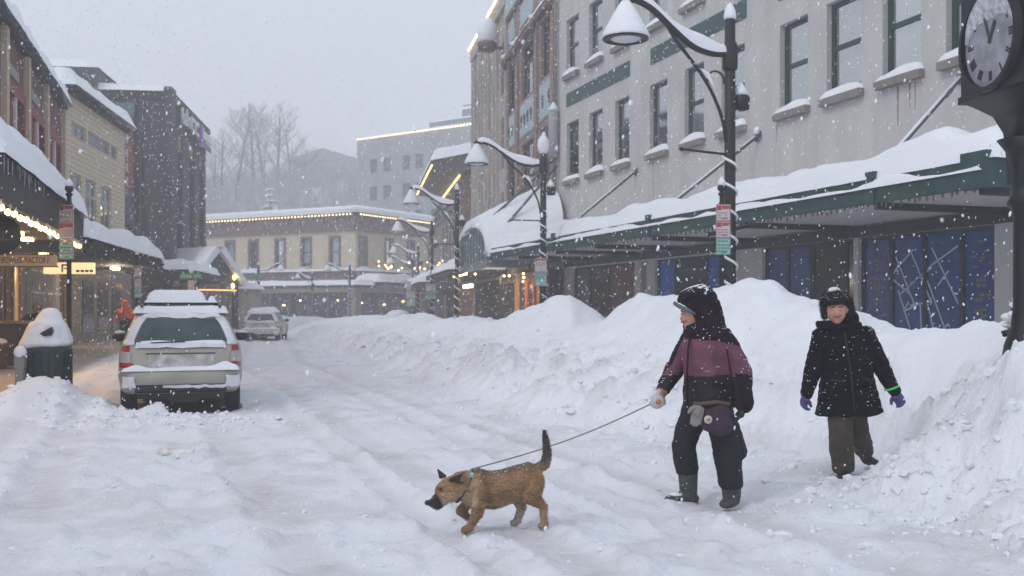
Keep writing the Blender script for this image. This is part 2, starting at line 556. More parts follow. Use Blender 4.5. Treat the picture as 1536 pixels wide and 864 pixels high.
def terrain(X, Y):
    t, n = tn(X, Y)
    # the bank on the right leaves the wall's line past the pale building: bend it with the street
    bend = np.clip(t - 24, 0, None)
    n2 = n - bend * -0.0
    cz = np.interp(t, CREST_T, CREST_Z)
    bn = np.interp(t, BASE_T, BASE_N) + 0.35 * fbm(X * 0.5, Y * 0.5, 3)
    nbend = np.interp(t, [24, 34, 60, 90], [0, 0.8, 5.5, 12])
    n2 = n - 0 * bend
    n2 = n + nbend * 1.0
    cn = 6.4
    q = np.clip((bn + nbend * 0.9 - n2) / np.maximum(bn + nbend * 0.9 - cn, 0.6), 0, 1)
    front = 1 - (1 - q) ** 1.55
    back = sstep(3.2, 5.6, n2)
    z = cz * front * back
    z = z * (1 + 0.10 * fbm(X * 0.8, Y * 0.8, 3) * front)
    for cx, cy, ch, sg in ((3.45, 14.3, .66, .85), (4.15, 13.2, .22, .8), (2.75, 16.6, .52, .85), (2.1, 17.6, .34, .75), (3.1, 15.4, .3, .7), (1.05, 21.4, .58, .8), (0.5, 22.6, .30, .9), (-.1, 23.6, .12, .9), (-1.5, 29.5, .16, .8), (-3.2, 36.5, .2, .9)):
        z = z + ch * np.exp(-(((X - cx) / sg) ** 2 + ((Y - cy) / (sg * 1.15)) ** 2)) * (1 + .12 * fbm(X * 1.5, Y * 1.5, 3))
    bankmask = (front > 0.02) & (n2 > 2.6) & (t < 62)
    # rough ploughed lumps on the lower face of the bank
    low = np.exp(-((q - 0.28) / 0.26) ** 2) * back
    nn = fbm(X * 2.6, Y * 2.6, 5, 0.6)
    z = z + low * (0.20 * nn + 0.08 * np.abs(fbm(X * 7, Y * 7, 3)) + 0.11 * cells(X * 2.6, Y * 2.6, 1) * (nn > -.1) + 0.07 * cells(X * 6, Y * 6, 2))
    z = z + (0.15 * fbm(X * 1.5, Y * 1.5, 4) + 0.10 * np.abs(fbm(X * 2.7 + 5, Y * 2.7, 3))) * front * back
    # foreground heap on the right
    u = (X - 5.15) / 2.15; v = (Y - 7.35) / 2.1
    rr = np.sqrt(np.abs(u) ** 2.3 + np.abs(v) ** 2.3)
    heap = 1.08 * (1 - sstep(0.52, 1.0, rr))
    heap = heap * (1 + 0.12 * fbm(X * 1.1 + 3, Y * 1.1, 3))
    u2 = (X - 4.9) / 2.3; v2 = (Y - 5.6) / 2.4
    rr2 = np.sqrt(u2 ** 2 + v2 ** 2)
    h2 = 0.62 * (1 - sstep(0.15, 1.0, rr2)) * (1 + 0.5 * fbm(X * 2.2, Y * 2.2, 4))
    rough = np.exp(-((rr - 0.85) / 0.3) ** 2) + np.exp(-((rr2 - 0.8) / 0.35) ** 2)
    nearmask = np.maximum(heap, h2) > 0.04
    zh = np.maximum(heap, h2) + np.minimum(rough, 1) * nearmask * (0.20 * fbm(X * 4, Y * 4, 4, 0.6) + 0.14 * cells(X * 3.1, Y * 3.1, 3) + .05 * cells(X * 8, Y * 8, 4) - .05)
    z = np.where(zh > z, zh, z)
    # knobbly kick-up where the path leaves the street, between the walkers and the heap
    kx = np.exp(-(((X - 2.75) / 0.55) ** 2 + ((Y - 7.9) / 0.35) ** 2))
    z = z + kx * (0.05 + 0.12 * fbm(X * 5, Y * 5, 4, 0.6) + .12 * cells(X * 5, Y * 5, 5))
    # ---------- street surface: ruts that follow the street, footprints, clods
    road = np.clip(1 - z * 6, 0, 1)
    s = -0.035
    pack_shade = np.zeros_like(z)
    bend2 = np.interp(t, [-20, 0, 15, 40, 80], [0.6, 0, -0.3, 2.0, 14])
    nr = n + bend2
    for c, wd, dp in ((10.75, 0.14, 0.10), (11.35, 0.09, 0.05), (12.35, 0.15, 0.10), (12.9, 0.08, 0.045), (13.9, 0.15, 0.06), (15.5, 0.16, 0.07), (16.1, .10, .04), (17.6, 0.18, 0.05)):
        cc = c + 0.22 * vnoise(t * 0.10 + c, t * 0 + c) + 0.05 * vnoise(t * .6 + c, t * 0 + c)
        e = (nr - cc) / wd
        pack_shade = np.maximum(pack_shade, np.exp(-np.abs(e / 1.25) ** 3) * min(1, dp * 9))  # greys the ruts: compacted snow, plus their shading put into the colour
        brk = .85 + .6 * np.clip(.5 + vnoise(t * .33 + c * 3, t * 0 + c), 0, 1)
        s = s + brk * (-dp * np.exp(-np.abs(e) ** 3) + dp * .75 * np.exp(-((e - 1.75) / .6) ** 2) + dp * 0.4 * np.exp(-((e + 1.75) / .6) ** 2))
        s = s + brk * dp * .22 * np.exp(-np.abs(e) ** 3) * np.sin(t * 42 + 3 * vnoise(t * 2, t * 0))      # tread marks
    pack_shade = pack_shade * road * np.clip(.75 + 1.2 * fbm(X * 1.3, Y * 1.3, 4), 0, 1)
    grit = low * np.clip(nn * 2.0 + .15, 0, 1) * .8 + .5 * np.clip(fbm(X * 1.1 + 9, Y * 1.1, 5, .6) - .18, 0, .3) * 3 * road
    PACK_SHADE[0] = np.clip(pack_shade * .75 + grit, 0, 1)  # rut grey with its painted shading, plus grit
    # broad windrows left by the plough blade
    for c, wd, dp in ((9.9, .30, .045), (11.8, .2, .03), (14.7, .25, .03)):
        s = s + dp * np.exp(-((nr - c - .2 * vnoise(t * .15, t * 0 + c)) / wd) ** 2) * (1 + .8 * fbm(X * 3.5, Y * 3.5, 3))
    e2 = fbm(nr * 3.4, t * 0.13, 4)      # drag marks along the street
    s = s + 0.026 * e2 + 0.012 * fbm(X * 3.1, Y * 3.1, 4, 0.6) + 0.02 * fbm(X * 0.5, Y * 0.5, 2)
    # clods and trampled snow near the walkers and in the foreground
    patch = np.clip(fbm(X * .7 + 3, Y * .7, 3) * 2.2 + .25, 0, 1)
    s = s + patch * (.020 * cells(X * 7.5, Y * 7.5, 6) + .012 * fbm(X * 9, Y * 9, 3, 0.6))
    # boot prints
    for fx, fy in FOOT:
        s = s - .065 * np.exp(-(((X - fx) / .075) ** 2 + ((Y - fy) / .10) ** 2) ** 2) + .018 * np.exp(-((np.sqrt(((X - fx) / .075) ** 2 + ((Y - fy) / .10) ** 2) - 1.45) / .35) ** 2)
    calm = np.zeros_like(z)
    for cx, cy, cr in ((1.45, 7.5, .5), (-.15, 6.65, .5), (2.95, 8.85, .35)):
        calm = np.maximum(calm, np.exp(-((((X - cx) / cr) ** 2 + ((Y - cy) / (cr * .8)) ** 2) ** 2)))
    z = z + s * road * (1 - .75 * calm)
    # ---------- left side: sidewalk level, heap round the bin, ridge along the kerb
    lx = X - (-6.15 - 0.305 * (Y - 14.0))          # distance right of the left kerb line
    z = np.where((lx < 0) & (X < -1), z * sstep(-0.6, 0.0, lx) + 0.10 * (1 - sstep(-0.6, 0.0, lx)), z)
    ridge = 0.22 * np.exp(-((lx + 0.1) / 0.55) ** 2) * sstep(16.5, 19, Y) * (1 + 1.0 * fbm(X, Y, 3))
    z = z + ridge * (X < -3)
    hx = (X + 6.25) / 0.72; hy = (Y - 13.75) / 0.95
    hb = np.exp(-(hx * hx + hy * hy))
    z = z + 0.43 * hb * (1 + 0.15 * fbm(X * 1.5, Y * 1.5, 3))
    hb2 = np.exp(-(((X + 6.4) / .8) ** 2 + ((Y - 13.0) / 0.8) ** 2))
    z = z + 0.12 * hb2 * (1 + 0.6 * fbm(X * 2.5, Y * 2.5, 4))
    # clods thrown up behind the first car
    for cx, cy, ch, cw in ((-4.75, 13.55, 0.17, 0.12), (-4.5, 13.5, 0.12, 0.10), (-4.25, 13.6, 0.07, 0.12), (-5.3, 13.3, 0.06, 0.2), (-4.9, 13.5, .08, .12)):
        z = z + ch * np.exp(-(((X - cx) / cw) ** 2 + ((Y - cy) / cw) ** 2)) * (1 + fbm(X * 6, Y * 6, 3))
    # dark melted hollow under the first car
    hol = np.exp(-(((X + 4.9) / 0.9) ** 4 + ((Y - 15.9) / 1.9) ** 4))
    z = z * (1 - hol * 0.97) - 0.05 * hol
    # far heaps before the buildings at the end
    for cx, cy, ch, cw in ((-9.0, 58, 0.85, 2.2), (-11.2, 64, 0.95, 2.6), (-14.5, 70, 1.0, 3.2), (-18.5, 76, 1.05, 3.5), (-23, 80, 1.1, 4), (-28, 84, 1.2, 4.5), (-5.8, 60, 1.1, 1.6),
                           (-7.4, 62, 1.25, 1.2), (-6.4, 52, 1.25, 1.3), (-4.2, 49, 1.3, 1.1), (-16.5, 55.5, 0.5, 1.6), (-18.5, 58, 0.8, 2.2)):
        z = np.maximum(z, ch * np.exp(-(((X - cx) / cw) ** 2 + ((Y - cy) / (cw * 0.7)) ** 2)) * (1 + 0.2 * fbm(X * 1.2, Y * 1.2, 3)))
    # dip where the second walker stands
    for px_, py_ in ((1.40, 7.4), (1.62, 7.65), (2.9, 8.78), (3.2, 9.15)):
        z = z * (1 - 0.0) - 0.03 * np.exp(-(((X - px_) / 0.14) ** 2 + ((Y - py_) / 0.14) ** 2))
    return z, bankmask, nearmask

def build_terrain():
    nr_, nc = 620, 560
    ys = np.geomspace(2.2, 170, nr_)
    rs = np.linspace(-1.25, 1.25, nc)
    rs = np.sign(rs) * (np.abs(rs) ** 1.25) * 1.0
    Yg, Rg = np.meshgrid(ys, rs, indexing='ij')
    Xg = Rg * Yg + Rg * 3.0
    Z, bank, near = terrain(Xg, Yg)
    pk = PACK_SHADE[0].copy()
    lx = Xg - (-6.15 - 0.305 * (Yg - 14.0))
    walk = (lx < -0.75) & (Xg < -3)
    wk = (1 - sstep(-1.15, -.45, lx + .25 * fbm(Xg * 1.3, Yg * 1.3, 3))) * (Xg < -3) * np.clip(1 - np.clip(Z - .14, 0, 1) * 6, 0, 1)
    lheap = (np.sqrt(((Xg + 6.2) / 1.2) ** 2 + ((Yg - 13.7) / 1.5) ** 2) < 1) & ~walk
    pid = np.zeros_like(Z, int)
    pid[bank & (Z > 0.1)] = 1
    pid[near & (Z > 0.1) & (Yg < 9.5)] = 2
    pid[walk] = 3
    pid[lheap | ((np.sqrt(((Xg + 6.2) / 1.1) ** 2 + ((Yg - 13.7) / 1.4) ** 2) < 1))] = 4
    V = np.stack([Xg, Yg, Z], -1).reshape(-1, 3)
    i, j = np.meshgrid(np.arange(nr_ - 1), np.arange(nc - 1), indexing='ij')
    a = i * nc + j
    F = np.stack([a, a + 1, a + nc + 1, a + nc], -1).reshape(-1, 4)
    fid = pid[:-1, :-1].reshape(-1)
    names = [("street", "snow covered street with wheel ruts and footprints"),
             ("snow_bank", "long ploughed snow bank in front of the pale corner building"),
             ("snow_heap", "big snow heap in the right foreground"),
             ("sidewalk", "trodden brownish sidewalk past the left shopfronts"),
             ("snow_mound", "snow mound around the buried litter bin")]
    for k, (nm, lb) in enumerate(names):
        fk = F[fid == k]
        used, inv = np.unique(fk, return_inverse=True)
        me = bpy.data.meshes.new(nm)
        me.vertices.add(len(used)); me.vertices.foreach_set("co", V[used].ravel())
        me.loops.add(len(fk) * 4); me.loops.foreach_set("vertex_index", inv.ravel().astype(np.int32))
        me.polygons.add(len(fk)); me.polygons.foreach_set("loop_start", np.arange(len(fk), dtype=np.int32) * 4)
        me.polygons.foreach_set("loop_total", np.full(len(fk), 4, np.int32))
        me.polygons.foreach_set("use_smooth", np.ones(len(fk), bool))
        me.update(calc_edges=True); me.validate()
        at = me.attributes.new('packed_shade', 'FLOAT', 'POINT'); at.data.foreach_set('value', pk.reshape(-1)[used].astype(np.float32))
        aw = me.attributes.new('walk', 'FLOAT', 'POINT'); aw.data.foreach_set('value', wk.reshape(-1)[used].astype(np.float32))
        me.materials.append({0: STREETSNOW, 1: BANKSNOW, 2: BANKSNOW, 3: STREETSNOW, 4: BANKSNOW}[k])
        o = link(nm, me); tag(o, lb, None, None, "structure")

def snow_ground_mat(name, base, dirt_shade, dirtamt, fine):
    m = bpy.data.materials.new(name); m.use_nodes = True
    t = m.node_tree; b = t.nodes["Principled BSDF"]
    b.inputs["Roughness"].default_value = 0.8
    b.inputs["Specular IOR Level"].default_value = 0.15
    tc = t.nodes.new("ShaderNodeTexCoord")
    n1 = t.nodes.new("ShaderNodeTexNoise"); n1.inputs["Scale"].default_value = 1.1; n1.inputs["Detail"].default_value = 8; n1.inputs["Roughness"].default_value = 0.65
    n2 = t.nodes.new("ShaderNodeTexNoise"); n2.inputs["Scale"].default_value = 14; n2.inputs["Detail"].default_value = 6; n2.inputs["Roughness"].default_value = 0.7
    t.links.new(tc.outputs["Object"], n1.inputs[0]); t.links.new(tc.outputs["Object"], n2.inputs[0])
    r = t.nodes.new("ShaderNodeValToRGB")
    r.color_ramp.elements[0].position = 0.50; r.color_ramp.elements[0].color = (0, 0, 0, 1)
    r.color_ramp.elements[1].position = 0.78; r.color_ramp.elements[1].color = (1, 1, 1, 1)
    t.links.new(n1.outputs[0], r.inputs[0])
    r2 = t.nodes.new("ShaderNodeValToRGB")
    r2.color_ramp.elements[0].position = 0.60; r2.color_ramp.elements[0].color = (0.15, 0.15, 0.15, 1)
    r2.color_ramp.elements[1].position = 0.74; r2.color_ramp.elements[1].color = (1, 1, 1, 1)
    t.links.new(n2.outputs[0], r2.inputs[0])
    mu = t.nodes.new("ShaderNodeMath"); mu.operation = 'MULTIPLY'
    t.links.new(r.outputs[0], mu.inputs[0]); t.links.new(r2.outputs[0], mu.inputs[1])
    mu2 = t.nodes.new("ShaderNodeMath"); mu2.operation = 'MULTIPLY'; mu2.inputs[1].default_value = dirtamt
    t.links.new(mu.outputs[0], mu2.inputs[0])
    mx = t.nodes.new("ShaderNodeMix"); mx.data_type = 'RGBA'
    at = t.nodes.new("ShaderNodeAttribute"); at.attribute_name = "packed_shade"  # ruts mix greyer: compacted snow and rut shading held in the colour
    n4 = t.nodes.new("ShaderNodeTexNoise"); n4.inputs["Scale"].default_value = 9; n4.inputs["Detail"].default_value = 7; n4.inputs["Roughness"].default_value = .7
    t.links.new(tc.outputs["Object"], n4.inputs[0])
    m5 = t.nodes.new("ShaderNodeMath"); m5.operation = 'MULTIPLY'; t.links.new(at.outputs["Fac"], m5.inputs[0]); t.links.new(n4.outputs[0], m5.inputs[1])
    m6 = t.nodes.new("ShaderNodeMath"); m6.operation = 'MULTIPLY_ADD'; m6.use_clamp = True; t.links.new(m5.outputs[0], m6.inputs[0]); m6.inputs[1].default_value = 1.5; t.links.new(mu2.outputs[0], m6.inputs[2])
    mx.inputs[6].default_value = (*base, 1); mx.inputs[7].default_value = (*dirt_shade, 1)
    t.links.new(m6.outputs[0], mx.inputs[0])
    aw = t.nodes.new("ShaderNodeAttribute"); aw.attribute_name = "walk"
    mw = t.nodes.new("ShaderNodeMix"); mw.data_type = 'RGBA'
    rw = t.nodes.new("ShaderNodeMath"); rw.operation = 'MULTIPLY_ADD'; rw.use_clamp = True; t.links.new(n1.outputs[0], rw.inputs[0]); rw.inputs[1].default_value = 1.2; rw.inputs[2].default_value = -.6
    rs = t.nodes.new("ShaderNodeMath"); rs.operation = 'MULTIPLY_ADD'; rs.use_clamp = True; t.links.new(rw.outputs[0], rs.inputs[0]); rs.inputs[1].default_value = 1.0; t.links.new(aw.outputs["Fac"], rs.inputs[2])
    ms_ = t.nodes.new("ShaderNodeMath"); ms_.operation = 'MULTIPLY'; t.links.new(rs.outputs[0], ms_.inputs[0]); t.links.new(aw.outputs["Fac"], ms_.inputs[1]); wc = t.nodes.new("ShaderNodeMix"); wc.data_type = 'RGBA'; wc.inputs[6].default_value = (0.50, 0.46, 0.45, 1); wc.inputs[7].default_value = (0.27, 0.22, 0.20, 1)
    t.links.new(n1.outputs[0], wc.inputs[0]); t.links.new(ms_.outputs[0], mw.inputs[0]); t.links.new(mx.outputs[2], mw.inputs[6]); t.links.new(wc.outputs[2], mw.inputs[7])
    t.links.new(mw.outputs[2], b.inputs["Base Color"])
    n3 = t.nodes.new("ShaderNodeTexNoise"); n3.inputs["Scale"].default_value = 22; n3.inputs["Detail"].default_value = 7; n3.inputs["Roughness"].default_value = 0.65
    t.links.new(tc.outputs["Object"], n3.inputs[0])
    bp = t.nodes.new("ShaderNodeBump"); bp.inputs["Strength"].default_value = fine; bp.inputs["Distance"].default_value = 0.03
    t.links.new(n3.outputs[0], bp.inputs["Height"]); t.links.new(bp.outputs[0], b.inputs["Normal"])
    MATS[name] = m
    return m
STREETSNOW = snow_ground_mat("street_snow", (0.80, 0.825, 0.88), (0.52, 0.50, 0.50), 0.7, 0.8)
BANKSNOW = snow_ground_mat("bank_snow", (0.82, 0.845, 0.90), (0.55, 0.54, 0.55), 0.55, 0.6)
WALKSNOW = snow_ground_mat("sidewalk_slush", (0.50, 0.46, 0.45), (0.26, 0.21, 0.19), 0.9, 0.5)
build_terrain()
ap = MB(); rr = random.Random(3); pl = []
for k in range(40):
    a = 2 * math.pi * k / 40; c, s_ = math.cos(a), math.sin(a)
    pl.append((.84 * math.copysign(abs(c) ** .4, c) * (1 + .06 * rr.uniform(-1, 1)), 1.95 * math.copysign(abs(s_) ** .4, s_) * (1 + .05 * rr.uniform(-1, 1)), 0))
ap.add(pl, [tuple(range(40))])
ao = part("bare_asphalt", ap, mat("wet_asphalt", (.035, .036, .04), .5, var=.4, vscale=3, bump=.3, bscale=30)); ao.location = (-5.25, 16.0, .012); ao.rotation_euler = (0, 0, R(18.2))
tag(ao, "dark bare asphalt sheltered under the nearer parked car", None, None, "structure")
# crumbs and broken chunks of ploughed snow
def rubble():
    r4 = np.random.default_rng(44); P = []
    for k in range(5200):
        u = r4.random()
        if u < .40:        # foot of the long bank
            t = -7 + 38 * r4.random() ** 1.4; n = 8.9 + 1.0 * r4.normal() * .7
            x = P0[0] - DY * n + DX * t; y = P0[1] + DX * n + DY * t; sz = .010 + .055 * r4.random() ** 5
        elif u < .50:      # foot of the heap and the kicked-up path edge
            x = 3.1 + r4.normal() * .6; y = 7.2 + r4.normal() * 1.2; sz = .008 + .045 * r4.random() ** 6
        elif u < .60:      # behind the nearer car
            x = -4.7 + r4.normal() * .9; y = 13.2 + r4.normal() * .5; sz = .015 + .04 * r4.random() ** 3
        else:
            y = 4.2 + 16 * r4.random(); x = (r4.random() * 1.2 - .6) * y; sz = .006 + .016 * r4.random() ** 3
        if y < 3.5: continue
        P.append((x, y, sz))
    P = np.array(P); Z = terrain(P[:, 0][:, None], P[:, 1][:, None])[0][:, 0]
    bm = bmesh.new(); bmesh.ops.create_icosphere(bm, subdivisions=1, radius=1); bv = np.array([v.co[:] for v in bm.verts]); bf = [[v.index for v in f.verts] for f in bm.faces]; bm.free()
    vs = []; fs = []
    for i, (x, y, sz) in enumerate(P):
        j = bv * (1 + r4.uniform(-.35, .35, (len(bv), 1))) * sz * r4.uniform(.6, 1.4, 3) * [1, 1, .8]
        vs.append(j + [x, y, Z[i] + sz * .05]); fs += [[a + i * len(bv) for a in f] for f in bf]
    m_ = MB(); m_.add(np.concatenate(vs).tolist(), fs)
    tag(part("snow_rubble", m_, BANKSNOW), "loose crumbs and chunks of ploughed snow lying on the street", "snow rubble", None, "stuff")
rubble()
# wide snow plain under and beyond everything
g = MB(); g.quad((-420, -60, -0.35), (420, -60, -0.35), (420, 420, -0.35), (-420, 420, -0.35))
tag(part("ground", g, SNOW), "snow covered ground around the town", None, None, "structure")

# falling-snow air
hz = MB(); hz.box(-430, 430, -65, 425, -2.0, 75)
hm = bpy.data.materials.new("snowy_air"); hm.use_nodes = True
for n in list(hm.node_tree.nodes): hm.node_tree.nodes.remove(n)
ho = hm.node_tree.nodes.new("ShaderNodeOutputMaterial")
hv = hm.node_tree.nodes.new("ShaderNodeVolumePrincipled")
hv.inputs["Color"].default_value = (0.94, 0.965, 1.0, 1)
hv.inputs["Density"].default_value = 0.0040
hm.node_tree.links.new(hv.outputs[0], ho.inputs["Volume"])
haze = tag(part("haze", hz, hm), "pale blue air full of falling snow", "haze", None, "stuff")
# ------------------------------------------------------------------ pale corner building (right)
def wall_panel(mb, x0, x1, z0, z1, holes, y=0.0, depth=0.22):
    xs = sorted({x0, x1, *[h[0] for h in holes], *[h[1] for h in holes]})
    zs = sorted({z0, z1, *[h[2] for h in holes], *[h[3] for h in holes]})
    xs = [x for x in xs if x0 <= x <= x1]; zs = [z for z in zs if z0 <= z <= z1]
    for i in range(len(xs) - 1):
        # merge vertically where possible
        runs = []; start = None
        for k in range(len(zs) - 1):
            cx = (xs[i] + xs[i + 1]) / 2; cz = (zs[k] + zs[k + 1]) / 2
            hole = any(h[0] < cx < h[1] and h[2] < cz < h[3] for h in holes)
            if not hole:
                if start is None: start = zs[k]
                end = zs[k + 1]
            if hole and start is not None:
                runs.append((start, zs[k])); start = None
        if start is not None: runs.append((start, zs[-1]))
        for a, b in runs:
            mb.quad((xs[i], y, a), (xs[i + 1], y, a), (xs[i + 1], y, b), (xs[i], y, b))
    for a, b, c, d in holes:
        mb.quad((a, y, c), (b, y, c), (b, y - depth, c), (a, y - depth, c))
        mb.quad((a, y, d), (b, y, d), (b, y - depth, d), (a, y - depth, d))
        mb.quad((a, y, c), (a, y, d), (a, y - depth, d), (a, y - depth, c))
        mb.quad((b, y, c), (b, y, d), (b, y - depth, d), (b, y - depth, c))

def shell(mb, x0, x1, z0, z1, depth):
    """sides, back, roof behind a front panel at y=0"""
    mb.quad((x0, 0, z0), (x0, 0, z1), (x0, -depth, z1), (x0, -depth, z0))
    mb.quad((x1, 0, z0), (x1, 0, z1), (x1, -depth, z1), (x1, -depth, z0))
    mb.quad((x0, -depth, z0), (x1, -depth, z0), (x1, -depth, z1), (x0, -depth, z1))
    mb.quad((x0, 0, z1), (x1, 0, z1), (x1, -depth, z1), (x0, -depth, z1))

BLIND = mat("pale_blind", (0.20, 0.235, 0.245), 0.8, var=0.15, vscale=2, stretch=(1, 1, 6))
BLINDW = mat("cream_blind", (0.50, 0.50, 0.42), 0.8, var=0.2, vscale=2)
CURT = mat("grey_curtain", (0.22, 0.22, 0.24), 0.9, var=0.4, vscale=6, stretch=(6, 1, 1))
def window(parent, a, b, c, d, frame_m, blind=None, bf=0.5, y=-0.14, mull=0, rail=0.5, fw=0.07, sill=None, snow=True, sill_h=0.17, far=False, glass=None, curt=False, sp=0.16):
    f = MB()
    D = 0.06
    f.box(a, a + fw, y - D, y, c, d); f.box(b - fw, b, y - D, y, c, d)
    f.box(a + fw, b - fw, y - D, y, d - fw, d); f.box(a + fw, b - fw, y - D, y, c, c + fw)
    if rail:
        zr = c + (d - c) * rail
        f.box(a + fw, b - fw, y - D * 0.9, y - 0.004, zr - fw * .5, zr + fw * .5)
    for k in range(mull):
        xm = a + (b - a) * (k + 1) / (mull + 1)
        f.box(xm - fw * .35, xm + fw * .35, y - D * 0.8, y - 0.008, c + fw, d - fw)
    fo = part("window", f, frame_m, parent)
    g = MB(); g.quad((a + fw * .5, y - 0.035, c + fw * .5), (b - fw * .5, y - 0.035, c + fw * .5), (b - fw * .5, y - 0.035, d - fw * .5), (a + fw * .5, y - 0.035, d - fw * .5))
    part("pane", g, glass or GLASS, fo)
    if blind:
        q = MB(); q.box(a + fw, b - fw, y - 0.14, y - 0.12, d - fw - (d - c) * bf, d - fw)
        part("blind", q, blind, fo)
    if curt:
        q = MB(); q.box(a + fw, a + fw + (b - a) * 0.3, y - 0.2, y - 0.17, c + fw, d - fw)
        part("curtain", q, CURT, fo)
    if sill is not None:
        s = MB(); s.box(a - 0.10, b + 0.10, -0.02, sp, c - 0.10 - sill_h, c - 0.10)
        s.box(a - 0.002, b + 0.002, -0.2, -0.02, c - 0.10 - sill_h * 0.4, c - 0.0)
        part("sill", s, sill, fo)
    if snow:
        xx = a - 0.10
        sn = snow_mesh(a - 0.08, b + 0.08, -0.14, sp - 0.005, c - 0.10, 0.19, rad=0.14, noise=0.25, seed=a * 1.7 + c, nx=14, ny=8,
                       prof=lambda X, Y, a=a, b=b, sd=a * 2.1: 0.75 + 0.35 * np.sin((X - a) / (b - a) * 3.0 + sd % 0.6))
        part("sill_snow", sn, SNOW, fo)
    return fo

WALL = mat("pale_stucco", (0.56, 0.55, 0.54), 0.9, color2=(0.49, 0.48, 0.475), vscale=0.9, bump=0.3, bscale=25, stretch=(1, 1, 0.5), detail=8)
streaks(WALL, .38, dark=(.62, .60, .58))
STAIN = mat("rusty_stain", (0.20, 0.13, 0.08), 0.9)
SILL = brick_mat("brick_sill", (0.24, 0.20, 0.19), (0.30, 0.27, 0.25), (0.30, 0.29, 0.28), scale=1.0, bw=0.22, rh=0.3, msize=0.012)
ANG = math.atan2(DY, DX)
grey = thing("stucco_building", "pale stucco three storey corner building with green sash windows and a snowy green canopy", "building", (P0[0], P0[1], 0), ANG)
W2 = [(3.56 - 1.16, 3.56), (4.24, 5.40), (6.09, 7.31), (8.02, 9.17), (10.77, 11.95), (12.89, 14.02), (15.08, 16.26), (17.73, 18.83), (19.87, 21.04), (22.01, 23.2)]
W3 = [(a, b) for a, b in W2]
holes = [(a, b, 6.42, 8.52) for a, b in W2] + [(a, b, 10.42, 12.45) for a, b in W3]
PIL = [(-4, -1.9), (1.55, 2.35), (9.95, 11.35), (15.9, 16.5), (16.9, 17.35), (22.6, 23.4)]
SHOPS = [(2.35, 6.2), (6.5, 8.0), (8.0, 9.95), (11.35, 12.9), (12.9, 14.75), (14.75, 15.9), (17.35, 18.15), (18.15, 19.75), (19.75, 21.6), (-1.9, 1.55), (21.6, 22.6), (16.5, 16.9)]
shophole = [(-1.9, 1.55, 0.45, 3.05), (2.35, 6.2, 0.45, 3.05), (6.35, 9.95, 0.2, 3.05), (11.35, 15.9, 0.3, 3.0), (16.5, 16.9, 0.2, 3.0), (17.35, 22.6, 0.2, 3.0)]
mb = MB()
wall_panel(mb, -4.5, 24.4, 0, 15.5, holes + shophole, depth=0.3)
shell(mb, -4.5, 24.4, 0, 15.5, 14)
part("wall", mb, WALL, grey)
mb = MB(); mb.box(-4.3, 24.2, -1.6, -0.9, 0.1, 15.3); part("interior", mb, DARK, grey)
bl = [0, .45, .55, .5, 0, .4, .35, .3, .2, .3]
for i, (a, b) in enumerate(W2):
    window(grey, a, b, 6.42, 8.52, GREENF, blind=[BLIND, BLINDW, BLIND, BLIND, BLIND, BLIND, CURT, BLIND, CURT, BLIND][i], bf=[.9, .92, .9, .9, .9, .85, .5, .6, .3, .5][i], sill=SILL, fw=0.11, curt=(i in (1, 2, 3)))
    window(grey, a, b, 10.42, 12.45, GREENF, blind=BLIND, bf=[.5, .5, .5, .5, .5, .5, .6, .5, .6, .6][i], sill=SILL, fw=0.11)
for a, b in ((2.4, 9.2), (10.68, 16.15), (17.68, 23.15)):
    mb = MB(); mb.box(a, b, 0.0, 0.03, 9.15, 9.65); part("green_band", mb, GREENP, grey)
for x, z0, l, wd in ((4.9, 6.12, 0.9, 0.05), (4.55, 6.12, 0.5, 0.04), (4.4, 6.12, .6, .03), (16.0, 6.1, 1.1, 0.05), (15.7, 6.1, .5, .03), (9.3, 6.1, .5, .03), (24.0 - 4, 6.1, .5, .04)):
    mb = MB(); mb.prism([(x, z0), (x + wd, z0), (x + wd * .6, z0 - l), (x + wd * .3, z0 - l)], 'y', 0.002, 0.004)
    part("rust_streak", mb, STAIN if x < 5 else mat("grey_stain", (0.24, 0.22, 0.2), .9), grey)
# drain pipe and meter box by the left end
mb = MB(); mb.tube([(24.0, 0.12, 15.4), (24.0, 0.12, 9.2)], 0.06); mb.tube([(24.0, 0.12, 7.35), (24.0, 0.2, 6.7), (24.0, 0.3, 6.2), (24.15, 0.25, 5.9), (24.15, 0.1, 5.2)], 0.045)
part("drain_pipe", mb, mat("pipe_grey", (0.2, 0.2, 0.21), .6), grey)
mb = MB(); mb.lathe([(0.05, 7.3), (0.2, 7.4), (0.2, 9.1), (0.05, 9.2)], 12, (24.0, 0.22, 0)); part("pipe_box", mb, mat("pipe_box_grey", (0.33, 0.32, 0.33), .6), grey)
mb = MB(); mb.lathe([(0.2, 0), (0.17, .12), (0.06, .3), (0.01, .36)], 12, (24.0, 0.22, 9.15)); part("pipe_snow", mb, SNOW, grey)
# header beam over the shop windows
mb = MB(); mb.box(-4.4, 24.3, -0.02, 0.10, 3.05, 3.28); part("header_beam", mb, mat("dark_green_beam", (0.012, 0.03, 0.03), .6), grey)
